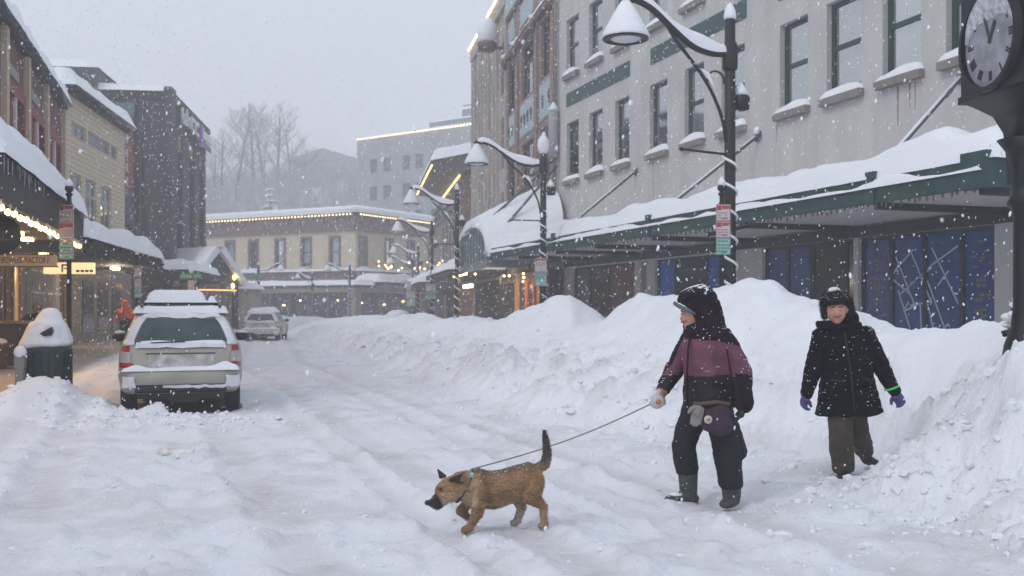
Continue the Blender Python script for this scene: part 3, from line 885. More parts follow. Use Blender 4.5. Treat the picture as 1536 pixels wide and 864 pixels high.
# shop fronts
BLUE = mat("blue_window_film", (0.010, 0.038, 0.18), 0.25, color2=(0.014, 0.06, 0.24), vscale=2.5)
BLUEB = mat("bright_blue_film", (0.015, 0.13, 0.55), 0.3, color2=(0.02, 0.08, 0.42), vscale=1)
GOLD = mat("gold_print", (0.17, 0.16, 0.07), 0.6)
MAPW = mat("pale_map_print", (0.42, 0.50, 0.62), 0.6)
STEELD = mat("dark_bronze_frame", (0.02, 0.022, 0.026), 0.5)
mb = MB()
panes = [(2.40, 3.22), (3.30, 4.22), (4.30, 5.20), (5.28, 6.15)]
def shopfront(name, x0, x1, z0, z1, edges, mats, fr=STEELD):
    mbf = MB(); y = -0.10
    mbf.box(x0, x1, y - .06, y, z1 - 0.08, z1); mbf.box(x0, x1, y - .06, y, z0, z0 + 0.1)
    for e in edges: mbf.box(e - 0.045, e + 0.045, y - .058, y + .01, z0 + .1, z1 - .08)
    fo = part(name, mbf, fr, grey)
    for k in range(len(edges) - 1):
        q = MB(); q.box(edges[k] + .045, edges[k + 1] - .045, y - .04, y - .03, z0 + .1, z1 - .08)
        if mats[k] is not None: part("shop_window_film", q, mats[k], fo)
    return fo
POSTG = mat("green_poster", (0.06, 0.10, 0.075), .5, color2=(0.14, 0.17, 0.15), vscale=3)
POSTR = mat("red_poster", (0.05, 0.07, 0.05), .5, color2=(0.22, 0.04, 0.03), vscale=2.2)
DOORM = mat("dark_wood_door", (0.03, 0.025, 0.022), .7, color2=(0.05, 0.045, 0.035), vscale=2)
GLD = mat("dark_shop_glass", (0.012, 0.014, 0.018), 0.12)
fo = shopfront("map_shopfront", 2.35, 6.2, 0.45, 3.05, [2.37, 3.26, 4.26, 5.24, 6.17], [BLUE, BLUE, BLUE, BLUE])
# light street-map lines printed on the two middle panes (flat print on the film)
mb = MB()
def mpt(u, v): return (5.28 - u * 1.95, -0.115, 0.75 + v * 2.0)     # u from left to right as the viewer sees it, v up
LN = [((.08, .78), (.35, .98)), ((.08, .78), (.0, .70)), ((.0, .70), (.30, .52)), ((.30, .98), (.62, .42)), ((.08, .92), (.36, .42)), ((.15, .52), (.62, .80)), ((.12, .56), (.30, .16)), ((.62, .98), (.98, .42)), ((.70, .60), (.85, .74)),
      ((.55, .66), (.88, .02)), ((.30, .40), (.60, .44)), ((.45, .42), (.47, .12)), ((.56, .42), (.66, .10)), ((.05, .10), (.30, .14)), ((.30, .14), (.62, .06)), ((.62, .06), (.85, .22)), ((.60, .80), (.98, .98)), ((.28, .44), (.20, .34)), ((.2, .34), (.45, .42)), ((.30, .62), (.62, .78))]
for p, q in LN:
    a = mpt(*p); b = mpt(*q)
    mb.bar(a, b, 0.004, 0.04, up=(Vector(b) - Vector(a)).cross(Vector((0, 1, 0))))
part("map_print", mb, MAPW, fo)
mb = MB(); rr = random.Random(3)
for (x0, x1) in ((2.45, 3.15), (5.35, 6.05)):
    for zz, nb in ((2.0, 3), (1.9, 2), (1.72, 2), (1.62, 3)):
        w0 = rr.uniform(.2, .4); xc = (x0 + x1) / 2 + rr.uniform(-.1, .1)
        for k in range(nb): mb.box(xc - w0 / 2 + k * w0 / nb, xc - w0 / 2 + (k + .7) * w0 / nb, -0.128, -0.124, zz, zz + 0.06)
    for k in range(14):
        xa = x0 + rr.random() * .5; za = rr.uniform(.7, 1.5)
        mb.box(xa, xa + .16, -0.128, -0.125, za, za + .035)
    for k in range(8):
        xa = x0 + rr.random() * .5; za = rr.uniform(2.2, 2.8)
        mb.box(xa, xa + .1, -0.128, -0.125, za, za + .04)
part("gold_print", mb, GOLD, fo)
shopfront("entrance_recess", 6.35, 8.0, 0.2, 3.05, [6.4, 6.75, 7.95], [GLD, DOORM])
shopfront("blue_shopfront", 8.0, 9.95, 0.45, 3.05, [8.05, 8.98, 9.9], [BLUE, BLUE])
mb = MB(); mb.box(8.0, 9.95, -0.09, 0.03, 0.2, 1.35); part("stall_riser", mb, WALL, grey)
shopfront("arch_shopfront", 11.35, 15.9, 0.3, 3.0, [11.4, 12.2, 12.9, 14.75, 15.85], [BLUEB, BLUEB, GLD, BLUEB])
mb = MB()
arc = [(15.3 - .42, 0.5)] + [(15.3 + .42 * math.cos(a), 1.45 + .62 * math.sin(a)) for a in np.linspace(math.pi, 0, 14)] + [(15.3 + .42, 0.5)]
mb.prism(arc, 'y', -0.125, -0.12); part("arch_print", mb, mat("pale_arch_print", (0.20, 0.28, 0.38), .6, color2=(0.05, 0.08, 0.14), vscale=3), grey)
mb = MB()
arc = [(15.3 - .25, 0.5)] + [(15.3 + .25 * math.cos(a), 1.4 + .42 * math.sin(a)) for a in np.linspace(math.pi, 0, 14)] + [(15.3 + .25, 0.5)]
mb.prism(arc, 'y', -0.118, -0.114); part("arch_print", mb, DARK, grey)
shopfront("poster_shopfront", 17.35, 22.6, 0.2, 3.0, [17.4, 19.6, 21.2, 22.55], [POSTR, GLD, POSTG])
shopfront("side_door", -1.9, 1.55, 0.45, 3.05, [-1.85, -.1, 1.5], [GLD, GLD])
# canopy: green fascia, soffit, posts, tie rods, snow
CN = 3.0
mb = MB()
mb.box(-0.5, 24.1, CN - 0.12, CN, 3.30, 3.55); mb.box(-0.5, 24.1, CN - 0.16, CN - 0.05, 3.553, 3.74)
mb.box(-0.5, -0.38, 0.02, CN - .12, 3.30, 3.55); mb.box(-0.5, -0.40, 0.02, CN - .16, 3.553, 3.74)
mb.box(23.98, 24.1, 0.02, CN - .12, 3.30, 3.55)
fas = part("canopy_fascia", mb, GREENP, grey)
mb = MB(); mb.box(-0.38, 23.98, 0.11, CN - 0.12, 3.32, 3.36); part("canopy_soffit", mb, mat("soffit_mauve", (0.55, 0.50, 0.50), .8, var=.15), grey)
for x in (-0.3, 2.06, 6.3, 10.46, 14.0, 17.0, 20.5, 23.8):
    mb = MB(); mb.box(x - .06, x + .06, 0.11, CN - .13, 3.20, 3.315); part("canopy_rib", mb, mat("dark_green_beam", (0, 0, 0)), grey)
for x, wd in ((-0.28, .52), (2.06, .22), (10.46, .22), (17.0, .22), (23.9, .16)):
    mb = MB(); mb.box(x - wd / 2, x + wd / 2, CN - 0.2, CN + 0.025, 3.29, 3.84); part("canopy_post", mb, GREENP, grey)
rr = random.Random(5); pts = []
x = -0.4
while len(pts) < 98: x += rr.uniform(.1, .2) * (1 + x * .05); pts.append((x, CN - .04, 3.30 + rr.uniform(-.02, .03)))
mb = MB(); mb.lathe([(0.012, 0), (0.026, -.05), (0.004, -.10)], 5, (0, 0, 0), cap=False)
copies("unlit_bulb", [p for p in pts if p[0] < 24], mb, mat("brownish_unlit_bulbs", (0.13, 0.10, 0.075), .6), fas)
mb = snow_mesh(-0.62, 24.15, 0.0, CN - .02, 3.72, 0.50, rad=0.42, noise=0.24, seed=2.2, nx=170, ny=22, prof=lambda X, Y: 0.80 + 0.16 * (Y / 3) + 0.28 * np.exp(-((X - 0.6) / 2.2) ** 2) + .25 * np.exp(-((X - 8) / 2) ** 2) + 0.0 * X)
part("canopy_snow", mb, SNOWROOF, grey)
mb = snow_mesh(-0.46, 24.1, CN - 0.06, CN + 0.05, 3.55, 0.09, rad=0.05, noise=0.8, seed=4.2, nx=150, ny=5); part("fascia_snow", mb, SNOW, grey)
mb = snow_mesh(-4.5, 24.4, -14, 0.1, 15.5, 0.6, rad=0.5, noise=0.1, seed=6, nx=40, ny=24); part("roof_snow", mb, SNOWROOF, grey)
for x, xe in ((3.1, 2.2), (10.1, 10.46), (17.2, 17.0)):
    mb = MB(); a = Vector((x, 0.05, 5.92)); b = Vector((xe, CN - .15, 3.75))
    mb.tube([a, b], 0.04, 8); mb.ball(a, 0.09, 1); mb.tube([a + (b - a) * .14, a + (b - a) * .2], 0.055, 8); mb.box(x - .12, x + .12, 0, .05, 5.8, 6.04)
    ro = part("tie_rod", mb, mat("galvanised_steel", (0.10, 0.12, 0.125), .5, metal=.4), grey)
    mb = MB(); u = Vector((0, 0, 0.045)); mb.tube([a + u, b + u], 0.028, 6); mb.ball(a + Vector((0, 0, .09)), .08, 1, (1.2, 1, .5)); part("rod_snow", mb, SNOW, ro)

# ------------------------------------------------------------------ brick-and-glass building (brown)
LB = math.hypot(-.185, 1.0)
BA = math.atan2(1.0, -.185)
def U(u): return u * LB          # tables are in units of Y
BRN = brick_mat("brown_brick", (0.29, 0.20, 0.165), (0.34, 0.24, 0.20), (0.32, 0.27, 0.24), scale=1, bw=.5, rh=.16, msize=.012)
brown = thing("brown_brick_building", "tall brown brick building with blue tiled panels, between the pale and the fluted buildings", "building", (1.68, 39.35, 0), BA)
L = U(10.05)
bays = [(0.15, 2.55, 1), (3.95, 6.75, 2), (8.35, 9.85, 1)]
bays = [(U(a), U(b), k) for a, b, k in bays]
holes = [(a, b, 11.0, 13.4) for a, b, k in bays] + [(a, b, 4.9, 8.95) for a, b, k in bays] + [(0.3, L - .3, 0.3, 3.1)]
mb = MB(); wall_panel(mb, 0, L, 0, 17.2, holes, depth=.35); shell(mb, 0, L, 0, 17.2, 14); part("wall", mb, BRN, brown)
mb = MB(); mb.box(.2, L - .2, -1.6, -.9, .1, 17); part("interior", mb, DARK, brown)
for a, b, k in bays:
    window(brown, a, b, 11.0, 13.4, mat("black_iron_frame", (.02, .02, .022), .5), mull=k, rail=.66, snow=False, fw=.09)
    window(brown, a, b, 4.9, 8.95, MATS["black_iron_frame"], mull=k, rail=.72, snow=False, fw=.09, blind=BLIND if k == 1 else None, bf=.3)
    mb = MB(); mb.box(a - .1, b + .1, 0, .05, 9.35, 10.75); po = part("blue_panel", mb, mat("pale_blue_tile", (0.38, 0.47, 0.50), .5, var=.15), brown)
    mb = MB(); mb.box(a - .18, b + .18, 0, .035, 9.27, 10.83); part("panel_frame", mb, mat("blue_grey_trim", (.2, .3, .34), .6), brown)
    mb = MB()
    for q in range(2 * k):
        xc = a + (b - a) * (q + .5) / (2 * k); mb.ball((xc, .07, 10.1), .16, 1, (.8, .35, 1.3)); mb.box(xc - .05, xc + .05, .05, .09, 9.75, 9.95)
    part("panel_ornament", mb, mat("dark_ornament", (.06, .07, .09), .6), po)
mb = MB(); mb.box(-.02, L + .02, 0, .22, 13.6, 13.85); mb.box(-.02, L + .02, 0, .12, 15.6, 15.8); part("cornice", mb, mat("red_brown_trim", (.14, .075, .065), .7), brown)
for x in (U(3.2), U(7.5), .05, L - .1):
    mb = MB(); mb.box(x - .28, x + .28, 0, .12, 3.4, 13.6); part("pilaster", mb, BRN, brown)
    mb = MB(); mb.ball((x, .22, 13.5), .22, 1, (1, 1, 1.5)); c_ = part("pier_lantern", mb, mat("red_brown_trim", (0, 0, 0)), brown)
    mb = MB(); mb.ball((x, .22, 13.86), .2, 1, (1.2, 1, .8)); part("lantern_snow", mb, SNOW, c_)
for a, b, k in bays:
    mb = MB(); mb.box(a, b, .0, .05, 14.4, 15.4); part("parapet_panel", mb, mat("pale_blue_tile", (0, 0, 0)), brown)
mb = MB(); mb.box(0, L, -.1, .16, 15.8, 17.3); part("parapet", mb, mat("pale_blue_tile", (0, 0, 0)), brown)
mb = snow_mesh(0, L, -14, .25, 17.3, .6, rad=.4, noise=.1, seed=8, nx=24, ny=24); part("roof_snow", mb, SNOWROOF, brown)
mb = snow_mesh(0, L, 0, .26, 13.85, .14, rad=.1, noise=.5, seed=9, nx=30, ny=5); part("cornice_snow", mb, SNOW, brown)
# arched glass entrance roof reaching over the pavement, deep in snow
arch = thing("arched_entrance_canopy", "arched glass entrance canopy buried under a deep sweep of snow", "canopy", (1.68, 39.35, 0), BA)
OUT = 2.9
def arch_ring(y, zc, x0=-1.4, x1=6.6, n=16, base=3.35):
    cx = (x0 + x1) / 2; hw = (x1 - x0) / 2
    return [(cx + hw * math.cos(a), y, base + (zc - base) * math.sin(a) ** 0.8) for a in np.linspace(math.pi, 0, n)]
mb = MB()
r1 = arch_ring(OUT, 4.75); r0 = arch_ring(0.02, 5.6)
for i in range(15): mb.quad(r0[i], r0[i + 1], r1[i + 1], r1[i])
part("vault", mb, mat("grey_green_metal", (.10, .14, .14), .5), arch)
mb = MB()
for i in range(1, 15, 1):
    mb.bar((r1[i][0], OUT, 3.36), (r1[i][0], OUT, r1[i][2]), .07, .09, up=(0, 1, 0))
for i in range(15): mb.bar(r1[i], r1[i + 1], .12, .14, up=(0, 1, 0))
part("arch_frame", mb, mat("grey_green_trim", (.16, .21, .21), .6), arch)
mb = MB(); mb.add([(x, y - .03, z) for x, y, z in r1], [tuple(range(16))]); part("arch_glass", mb, mat("milky_glass", (.25, .30, .32), .3), arch)
mb = MB(); mb.box(-1.5, 6.7, OUT - .12, OUT + .06, 3.05, 3.35); mb.box(-1.5, -1.4, 0, OUT - .12, 3.05, 3.3); part("arch_fascia", mb, mat("grey_green_trim", (0, 0, 0)), arch)
mb = MB(); mb.smooth = True
ny_, nx_ = 14, 22
vs = []
for j in range(ny_):
    f = j / (ny_ - 1)
    y = OUT + .12 - f * (OUT + .1); zc = 4.9 + 1.45 * f ** 1.1
    ring = arch_ring(y, zc + .10, x0=-1.55, x1=6.8 + 1.2 * f, n=nx_, base=3.42 + 1.2 * f * f)
    for i, (x, yy, z) in enumerate(ring):
        k = math.sin(math.pi * min(1, f * 4 + .35) / 2)
        vs.append((x, yy, z + .22 * k * math.sin(math.pi * i / (nx_ - 1)) + .12 * mnoise.noise(Vector((x, yy * 1.3, 3)))))
fs = [(j * nx_ + i, j * nx_ + i + 1, (j + 1) * nx_ + i + 1, (j + 1) * nx_ + i) for j in range(ny_ - 1) for i in range(nx_ - 1)]
nb = len(vs)
for i in range(nx_): x, y, z = vs[i]; vs.append((x, y - .02, z - .28 * math.sin(math.pi * (i + .3) / nx_) - .03))
fs += [(i, nb + i, nb + i + 1, i + 1) for i in range(nx_ - 1)]
mb.add(vs, fs); part("canopy_snow", mb, SNOWROOF, arch)
mb = MB(); mb.tube([(-.6, .05, 7.0), (-1.0, 2.6, 4.1)], .05); mb.tube([(0.9, .05, 7.2), (.4, 2.4, 5.1)], .05); mb.tube([(-.6, .05, 7.3), (-.6, 1.1, 6.6), (.9, 1.1, 6.7)], .05)
part("stay_rod", mb, mat("galvanised_steel", (0, 0, 0)), arch)
# lit shop under it
ORG = mat("orange_lit_wood", (.36, .09, .025), .7, color2=(.25, .06, .02), vscale=4, emit=(1, .25, .06), estr=.12)  # posts glow faintly: lamplight put into the material
YEL = mat("ochre_glow_door", (.38, .22, .06), .6, emit=(1, .55, .15), estr=.10)  # door glows faintly as well, standing in for lamplight on it
shop = thing("lit_corner_shop", "small shopfront glowing orange under the end of the green canopy", "shopfront", (1.68, 39.35, 0), BA)
mb = MB(); mb.box(-1.2, L, 0.06, .5, .1, 3.0); part("shop_wall", mb, mat("dark_brown_boards", (.07, .045, .035), .8, var=.5, vscale=6, stretch=(5, 1, .5)), shop)
for x, wd, m_ in ((.2, .5, ORG), (1.3, .25, ORG), (2.6, .5, ORG), (4.7, .8, YEL), (-.8, .3, ORG)):
    mb = MB(); mb.box(x, x + wd, .5, .58, .2, 2.7); part("shop_post", mb, m_, shop)
for x in (1.7, 3.3, 6.0, 7.6):
    mb = MB(); mb.box(x, x + .75, .5, .53, .7, 2.5); part("shop_window", mb, GLD, shop)
mb = MB(); mb.box(4.0, 8.6, .5, .75, 2.62, 3.0); so = part("sign_board", mb, mat("pale_sign_board", (.25, .22, .16), .7, var=.2), shop)
mb = MB()
for k in range(9): mb.box(4.5 + k * .38, 4.5 + k * .38 + .22, .75, .765, 2.72, 2.92)
part("sign_lettering", mb, mat("dark_letters", (.06, .06, .05), .7), so)
bulb_row("light_string", [(4.4 + k * .42, OUT, 2.98) for k in range(11)], .055, BULB, shop, None, "bright row of warm bulbs along the canopy edge")
for p in ((3.8, OUT - .3, 2.95), (3.0, 1.5, 2.85), (1.2, 1.6, 2.8), (.3, 1.2, 2.85), (.2, 1.2, 2.7), (2.4, .8, 2.6)):
    mb = MB(); mb.ball(p, .05, 1); part("bulb", mb, BULB, shop)
mb = MB(); mb.box(7.2, 9.6, 2.2, 2.35, 2.45, 2.6); part("tube_lamp", mb, mat("lit_tube", (1, .8, .4), .5, emit=(1, .75, .4), estr=7), shop)
ld = bpy.data.lights.new("shop_glow", 'POINT'); ld.energy = 90; ld.color = (1, .5, .2); ld.shadow_soft_size = .2
lo = bpy.data.objects.new("shop_glow", ld); col.objects.link(lo); lo.parent = shop; lo.location = (3.4, 1.7, 2.5)

# ------------------------------------------------------------------ fluted stone building
STONE = mat("fluted_stone", (.47, .43, .39), .9, color2=(.34, .30, .27), vscale=1.2, stretch=(3, 1, .25), bump=.3, bscale=15)
streaks(STONE, .6)
stone = thing("fluted_stone_building", "tall narrow-fluted stone building with warm lights along its roof edge", "building", (1.68 - .185 * 10.1, 39.35 + 10.1, 0), BA)
L2 = U(11.8)
STO = []
for zz0, zz1 in ((4.6, 7.4), (8.6, 11.2), (12.4, 15.0)):
    for k in range(4): STO.append((1.2 + k * 2.8, 1.2 + k * 2.8 + 1.0, zz0, zz1))
mb = MB(); wall_panel(mb, 0, L2, 0, 17.3, STO + [(.6, L2 - .6, .3, 3.0)], depth=.3); shell(mb, 0, L2, 0, 17.3, 14)
for k in range(14):
    x = .15 + k * (L2 - .3) / 13
    if any(a - .2 < x < b + .2 for a, b, c, d in STO): continue
    mb.box(x - .16, x + .16, 0, .14, 3.4, 16.4)
mb.box(0, L2, 0, .2, 16.5, 17.3)
part("wall", mb, STONE, stone)
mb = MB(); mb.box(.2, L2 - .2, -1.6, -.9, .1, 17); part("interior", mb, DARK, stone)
for a, b, c, d in STO: window(stone, a, b, c, d, mat("brown_window_frame", (.09, .07, .06), .6), snow=False, fw=.08, mull=1, blind=CURT, bf=.5)
mb = snow_mesh(0, L2, -14, .22, 17.3, .5, rad=.3, noise=.1, seed=12, nx=24, ny=24); part("roof_snow", mb, SNOWROOF, stone)
bulb_row("light_string", [(.2 + k * (L2 - .3) / 33, .3, 17.25) for k in range(34)], .07, BULBY, stone, None, "row of warm bulbs along the cornice")
mb = MB(); mb.lathe([(.35, 0), (.5, .15), (.5, .4), (.2, .6)], 10, (1.0, .9, 14.4)); mb.box(.9, 1.1, .1, .9, 14.5, 14.65); bo = part("bracket_lantern", mb, mat("red_brown_trim", (0, 0, 0)), stone)
mb = MB(); mb.ball((1.0, .9, 15.35), .75, 2, (.7, .7, 1.0)); part("lantern_snow", mb, SNOW, bo)
# low side canopy, ground floor, dark
mb = MB(); mb.box(0, L2, .05, 2.9, 3.1, 3.4); co = part("canopy", mb, mat("dark_canopy", (.05, .04, .04), .8), stone)
mb = snow_mesh(0, L2, .02, 3.0, 3.4, .5, rad=.4, noise=.2, seed=13, nx=60, ny=12); part("canopy_snow", mb, SNOWROOF, co)
mb = MB(); mb.box(.6, L2 - .6, -.3, -.1, .2, 3.0); part("shopfront", mb, mat("dark_brown_boards", (0, 0, 0)), stone)
# ------------------------------------------------------------------ building with overhanging lit eave (right, far)
EB = math.atan2(1.0, -.152); LE = math.hypot(-.152, 1)
eave = thing("eaved_shop_building", "brown shop building with a jutting snowy roof slab edged in yellow light strips", "building", (-3.5, 68.9, 0), EB)
ORB = mat("orange_brown_cladding", (.22, .12, .075), .8, var=.3, vscale=2)
GRB = mat("grey_clapboard", (.23, .21, .19), .85, var=.2, vscale=2, stretch=(1, 1, 6))
Le = 17 * LE
hl = [(1.5 + k * 3.1, 3.1 + k * 3.1, 5.0, 8.2) for k in range(5)]
mb = MB(); wall_panel(mb, 0, Le + 8, 0, 10.7, hl + [(.6, Le - .4, .3, 2.9)]); shell(mb, 0, Le + 8, 0, 10.7, 12); part("wall", mb, GRB, eave)
mb = MB(); mb.box(-.12, -.003, -12, .05, 0, 10.6); part("gable_end", mb, ORB, eave)
mb = MB(); mb.box(.2, Le + 7.8, -1.6, -.9, .1, 10.4); part("interior", mb, DARK, eave)
for a, b, c, d in hl: window(eave, a, b, c, d, mat("brown_window_frame", (0, 0, 0)), snow=False, blind=CURT, bf=.4)
for z in (3.9, 4.6, 8.8, 9.5, 10.1):
    mb = MB(); mb.box(0, Le + 8, .0, .12 + (z - 3) * .02, z, z + .16); part("cornice_moulding", mb, GRB, eave)
mb = MB()
mb.add([(-.6, 0, 10.72), (-.6, 2.0, 11.2), (-.6, 2.0, 11.5), (-.6, -3, 12.6), (Le, 0, 10.72), (Le, 2.0, 11.2), (Le, 2.0, 11.5), (Le, -3, 12.6)],
       [(0, 1, 2, 3), (4, 7, 6, 5), (0, 4, 5, 1), (1, 5, 6, 2), (2, 6, 7, 3), (3, 7, 4, 0)])
ro = part("overhanging_roof", mb, mat("dark_shingles", (.10, .075, .065), .9, color2=(.16, .12, .10), vscale=5), eave)
mb = snow_mesh(-.8, Le + .2, -3, 2.15, 12.6, .75, rad=.5, noise=.1, seed=21, nx=50, ny=14, slope=(0, -.21)); part("roof_snow", mb, SNOWROOF, ro)
mb = MB(); mb.bar((-.55, 2.06, 11.22), (Le, 2.06, 11.22), .08, .1); part("light_strip", mb, mat("yellow_strip", (1, .8, .3), .5, emit=(1.0, .72, .22), estr=2.6), ro)
mb = MB(); mb.bar((-.15, .12, 10.62), (Le, .12, 10.62), .08, .1); part("light_strip", mb, MATS["yellow_strip"], ro)
mb = MB(); mb.box(0, Le + 6, .05, 2.9, 2.95, 3.3); co = part("canopy", mb, mat("dark_canopy", (0, 0, 0)), eave)
mb = snow_mesh(0, Le + 6, .02, 3.0, 3.3, .6, rad=.5, noise=.25, seed=23, nx=70, ny=12); part("canopy_snow", mb, SNOWROOF, co)
mb = MB(); mb.box(.3, Le, -.3, -.1, .2, 3.0); part("shopfront", mb, mat("dark_brown_boards", (0, 0, 0)), eave)
mb = MB(); mb.box(11.0, 13.6, .05, .12, .2, 2.6); part("lit_shop_door", mb, mat("tan_boards", (.40, .31, .20), .7), eave)

# ------------------------------------------------------------------ cream corner building across the junction
CREAM = mat("cream_render", (.66, .57, .42), .85, color2=(.58, .50, .37), vscale=.8)
streaks(CREAM, .25)
MAUVE = mat("mauve_trim", (.20, .125, .13), .8, color2=(.16, .10, .105), vscale=1.5)
corner = thing("cream_corner_building", "two storey cream corner building with mauve frieze and a roofline of warm lights", "building", (-14.1, 90, 0), 0)
def face(origin_dir, length, wins, flip, seed):
    d = Vector((*origin_dir, 0)).normalized()
    # local frame: x from the far end to the corner or corner to far end so that +y faces the street
    e = thing("tmp", None, None)
    return d
def fpart(nm, mb, m, M, parent, label=None):
    mb.v = [tuple(M @ Vector(v)) for v in mb.v]
    return part(nm, mb, m, parent, label)
# left face: x axis runs from corner away to the left-back; outward normal towards the viewer
def frame(px, py, dx, dy, out):
    d = Vector((dx, dy, 0)).normalized(); n = Vector((out[0], out[1], 0))
    n = (n - d * n.dot(d)).normalized()
    return Matrix(((d.x, n.x, 0, px), (d.y, n.y, 0, py), (0, 0, 1, 0), (0, 0, 0, 1)))
FL = frame(0, 0, -16.5, 9, (-.4, -1)); FR = frame(0, 0, 6.2, 10.8, (1, -.5))
def two_storey(F, length, wx, sd):
    holes = [(a, a + .95, 5.4, 7.85) for a in wx]
    mb = MB(); wall_panel(mb, 0, length, 0, 9.9, holes + [(.9, length - 1, .2, 2.9)], depth=.2)
    mb.quad((length, 0, 0), (length, 0, 9.9), (length, -10, 9.9), (length, -10, 0)); mb.quad((0, 0, 9.9), (length, 0, 9.9), (length, -10, 9.9), (0, -10, 9.9))
    fpart("wall", mb, CREAM, F, corner)
    mb = MB(); mb.box(1.0, length - .3, -1.5, -1.2, .1, 9.6); fpart("interior", mb, DARK, F, corner)
    mb = MB(); mb.box(0, length, 0, .25, 8.5, 9.8); mb.box(0, length, 0, .45, 9.8, 10.1)
    for k in range(int(length / 1.4)): mb.box(.5 + k * 1.4, .7 + k * 1.4, .25, .42, 9.2, 9.8)
    fpart("frieze", mb, MAUVE, F, corner)
    mb = MB(); mb.box(0, length, 0, .35, 4.1, 4.85); fpart("belt_course", mb, MAUVE, F, corner)
    mb = snow_mesh(0, length, 0, .6, 4.85, .28, rad=.2, noise=.3, seed=sd, nx=50, ny=5); fpart("belt_snow", mb, SNOW, F, corner)
    n = int(length / .40)
    bulb_row("light_string", [(.15 + k * .40, .52, 9.93) for k in range(n)], .07, BULBY, corner, F, "row of warm bulbs along the cornice")
    for i, a in enumerate(wx):
        mb = MB(); w_, z0, z1 = .95, 5.4, 7.85
        for q in ((a - .2, a, z0 - .2, z1 + .25), (a + w_, a + w_ + .2, z0 - .2, z1 + .25), (a, a + w_, z1, z1 + .25), (a, a + w_, z0 - .2, z0)): mb.box(q[0], q[1], -.1, .08, q[2], q[3])
        mb.box(a, a + w_, -.13, -.06, (z0 + z1) / 2 - .05, (z0 + z1) / 2 + .05)
        fo = fpart("window", mb, mat("mauve_window_frame", (.19, .12, .13), .7), F, corner)
        mb = MB(); mb.quad((a, -.14, z0), (a + w_, -.14, z0), (a + w_, -.14, z1), (a, -.14, z1)); fpart("pane", mb, GLASS, F, fo)
        if i % 7 != 3:
            h = [1, .9, .55, .0, .8, .3, .2, .5][i % 8]
            if h:
                mb = MB(); mb.box(a + .05, a + w_ - .05, -.25, -.22, z1 - (z1 - z0) * h, z1); fpart("blind", mb, mat("bright_blind", (.62, .68, .74), .8), F, fo)
        mb = snow_mesh(a - .2, a + w_ + .2, -.1, .12, z0 - .2, .14, rad=.08, noise=.3, seed=a, nx=6, ny=4); fpart("sill_snow", mb, SNOW, F, fo)
    # ground floor
    mb = MB(); mb.box(.9, length - 1, -.55, -.35, .2, 2.9); fpart("shopfront", mb, mat("maroon_shopfront", (.075, .055, .055), .8, color2=(.11, .07, .065), vscale=1.5), F, corner)
    k = 0; x = 1.2
    while x < length - 2.5:
        mb = MB(); mb.box(x, x + 1.7, -.35, -.31, .7, 2.6); fpart("shop_window", mb, mat("dark_far_glass", (.05, .055, .065), .25), F, corner); 
        mb = MB(); mb.box(x + 1.85, x + 2.15, -.35, -.02, .2, 2.9); fpart("shop_pillar", mb, mat("taupe_pillar", (.25, .20, .19), .8), F, corner)
        x += 2.3; k += 1
two_storey(FL, 26, [2.35 - .5, 5.70 - .5, 8.84 - .5, 12.17 - .5, 15.18 - .5, 18.5, 21.6], 31)
two_storey(FR, 16, [.6, 4.5, 8.0, 11.6], 33)
# roof snow: cap following both faces
mb = MB(); mb.smooth = True
cor = Vector((0, 0, 0)); dl = Vector((-16.5, 9, 0)).normalized(); dr = Vector((6.2, 10.8, 0)).normalized()
nl = Vector((FL[0][1], FL[1][1], 0)); nr2 = Vector((FR[0][1], FR[1][1], 0))
co_o = (nl + nr2).normalized() * .65
pts = [dl * 26 + nl * .5, dl * 13 + nl * .5, dl * 2 + nl * .5, co_o, dr * 2 + nr2 * .5, dr * 9 + nr2 * .5, dr * 16 + nr2 * .5]
inn = Vector((-2.5, 14, 0))
vs = []
for lev, (ins, z) in enumerate(((0, 10.10), (-.02, 10.45), (.06, 10.68), (.2, 10.78))):
    for p in pts: q = p.lerp(inn, ins * .25); vs.append((q.x, q.y, z + .06 * mnoise.noise(p * .3)))
n = len(pts)
fs = [(l * n + i, l * n + i + 1, (l + 1) * n + i + 1, (l + 1) * n + i) for l in range(3) for i in range(n - 1)]
vs.append((inn.x, inn.y, 10.9)); fs += [(3 * n + i, 3 * n + i + 1, len(vs) - 1) for i in range(n - 1)]
mb.add(vs, fs); part("roof_snow", mb, SNOWROOF, corner)
# canopy wrapping the left face
mb = MB(); mb.box(-2.6, 19, 0.36, 3.2, 3.3, 3.5); co = fpart("canopy", mb, mat("dark_canopy", (0, 0, 0)), FL, corner)
mb = snow_mesh(-2.6, 19.2, .3, 3.3, 3.5, .45, rad=.3, noise=.15, seed=41, nx=60, ny=10); fpart("canopy_snow", mb, SNOWROOF, FL, co)
mb = MB(); mb.box(.2, 14, .36, 3.0, 3.6, 3.8); co = fpart("canopy", mb, mat("dark_canopy", (0, 0, 0)), FR, corner)
mb = snow_mesh(-.6, 14.2, .3, 3.2, 3.8, .75, rad=.5, noise=.15, seed=43, nx=50, ny=10); fpart("canopy_snow", mb, SNOWROOF, FR, co)
rr = random.Random(9)
for k in range(5):
    mb = MB(); x = [1.2, 3.4, 4.6, 7.6, 8.6, 10.9, 12.5][k]; mb.ball((x, -.25, 1.9 + rr.uniform(-.15, .3)), .10, 1, (1.6, 1, .8))
    fpart("shop_lamp", mb, BULB, FR if k in (0, 1, 2, 3) else FL, corner)
for k in range(2):
    mb = MB(); x = [2.2, 6.6][k]; mb.ball((x, -.25, 2.2), .08, 1); fpart("shop_lamp", mb, BULB, FL, corner)
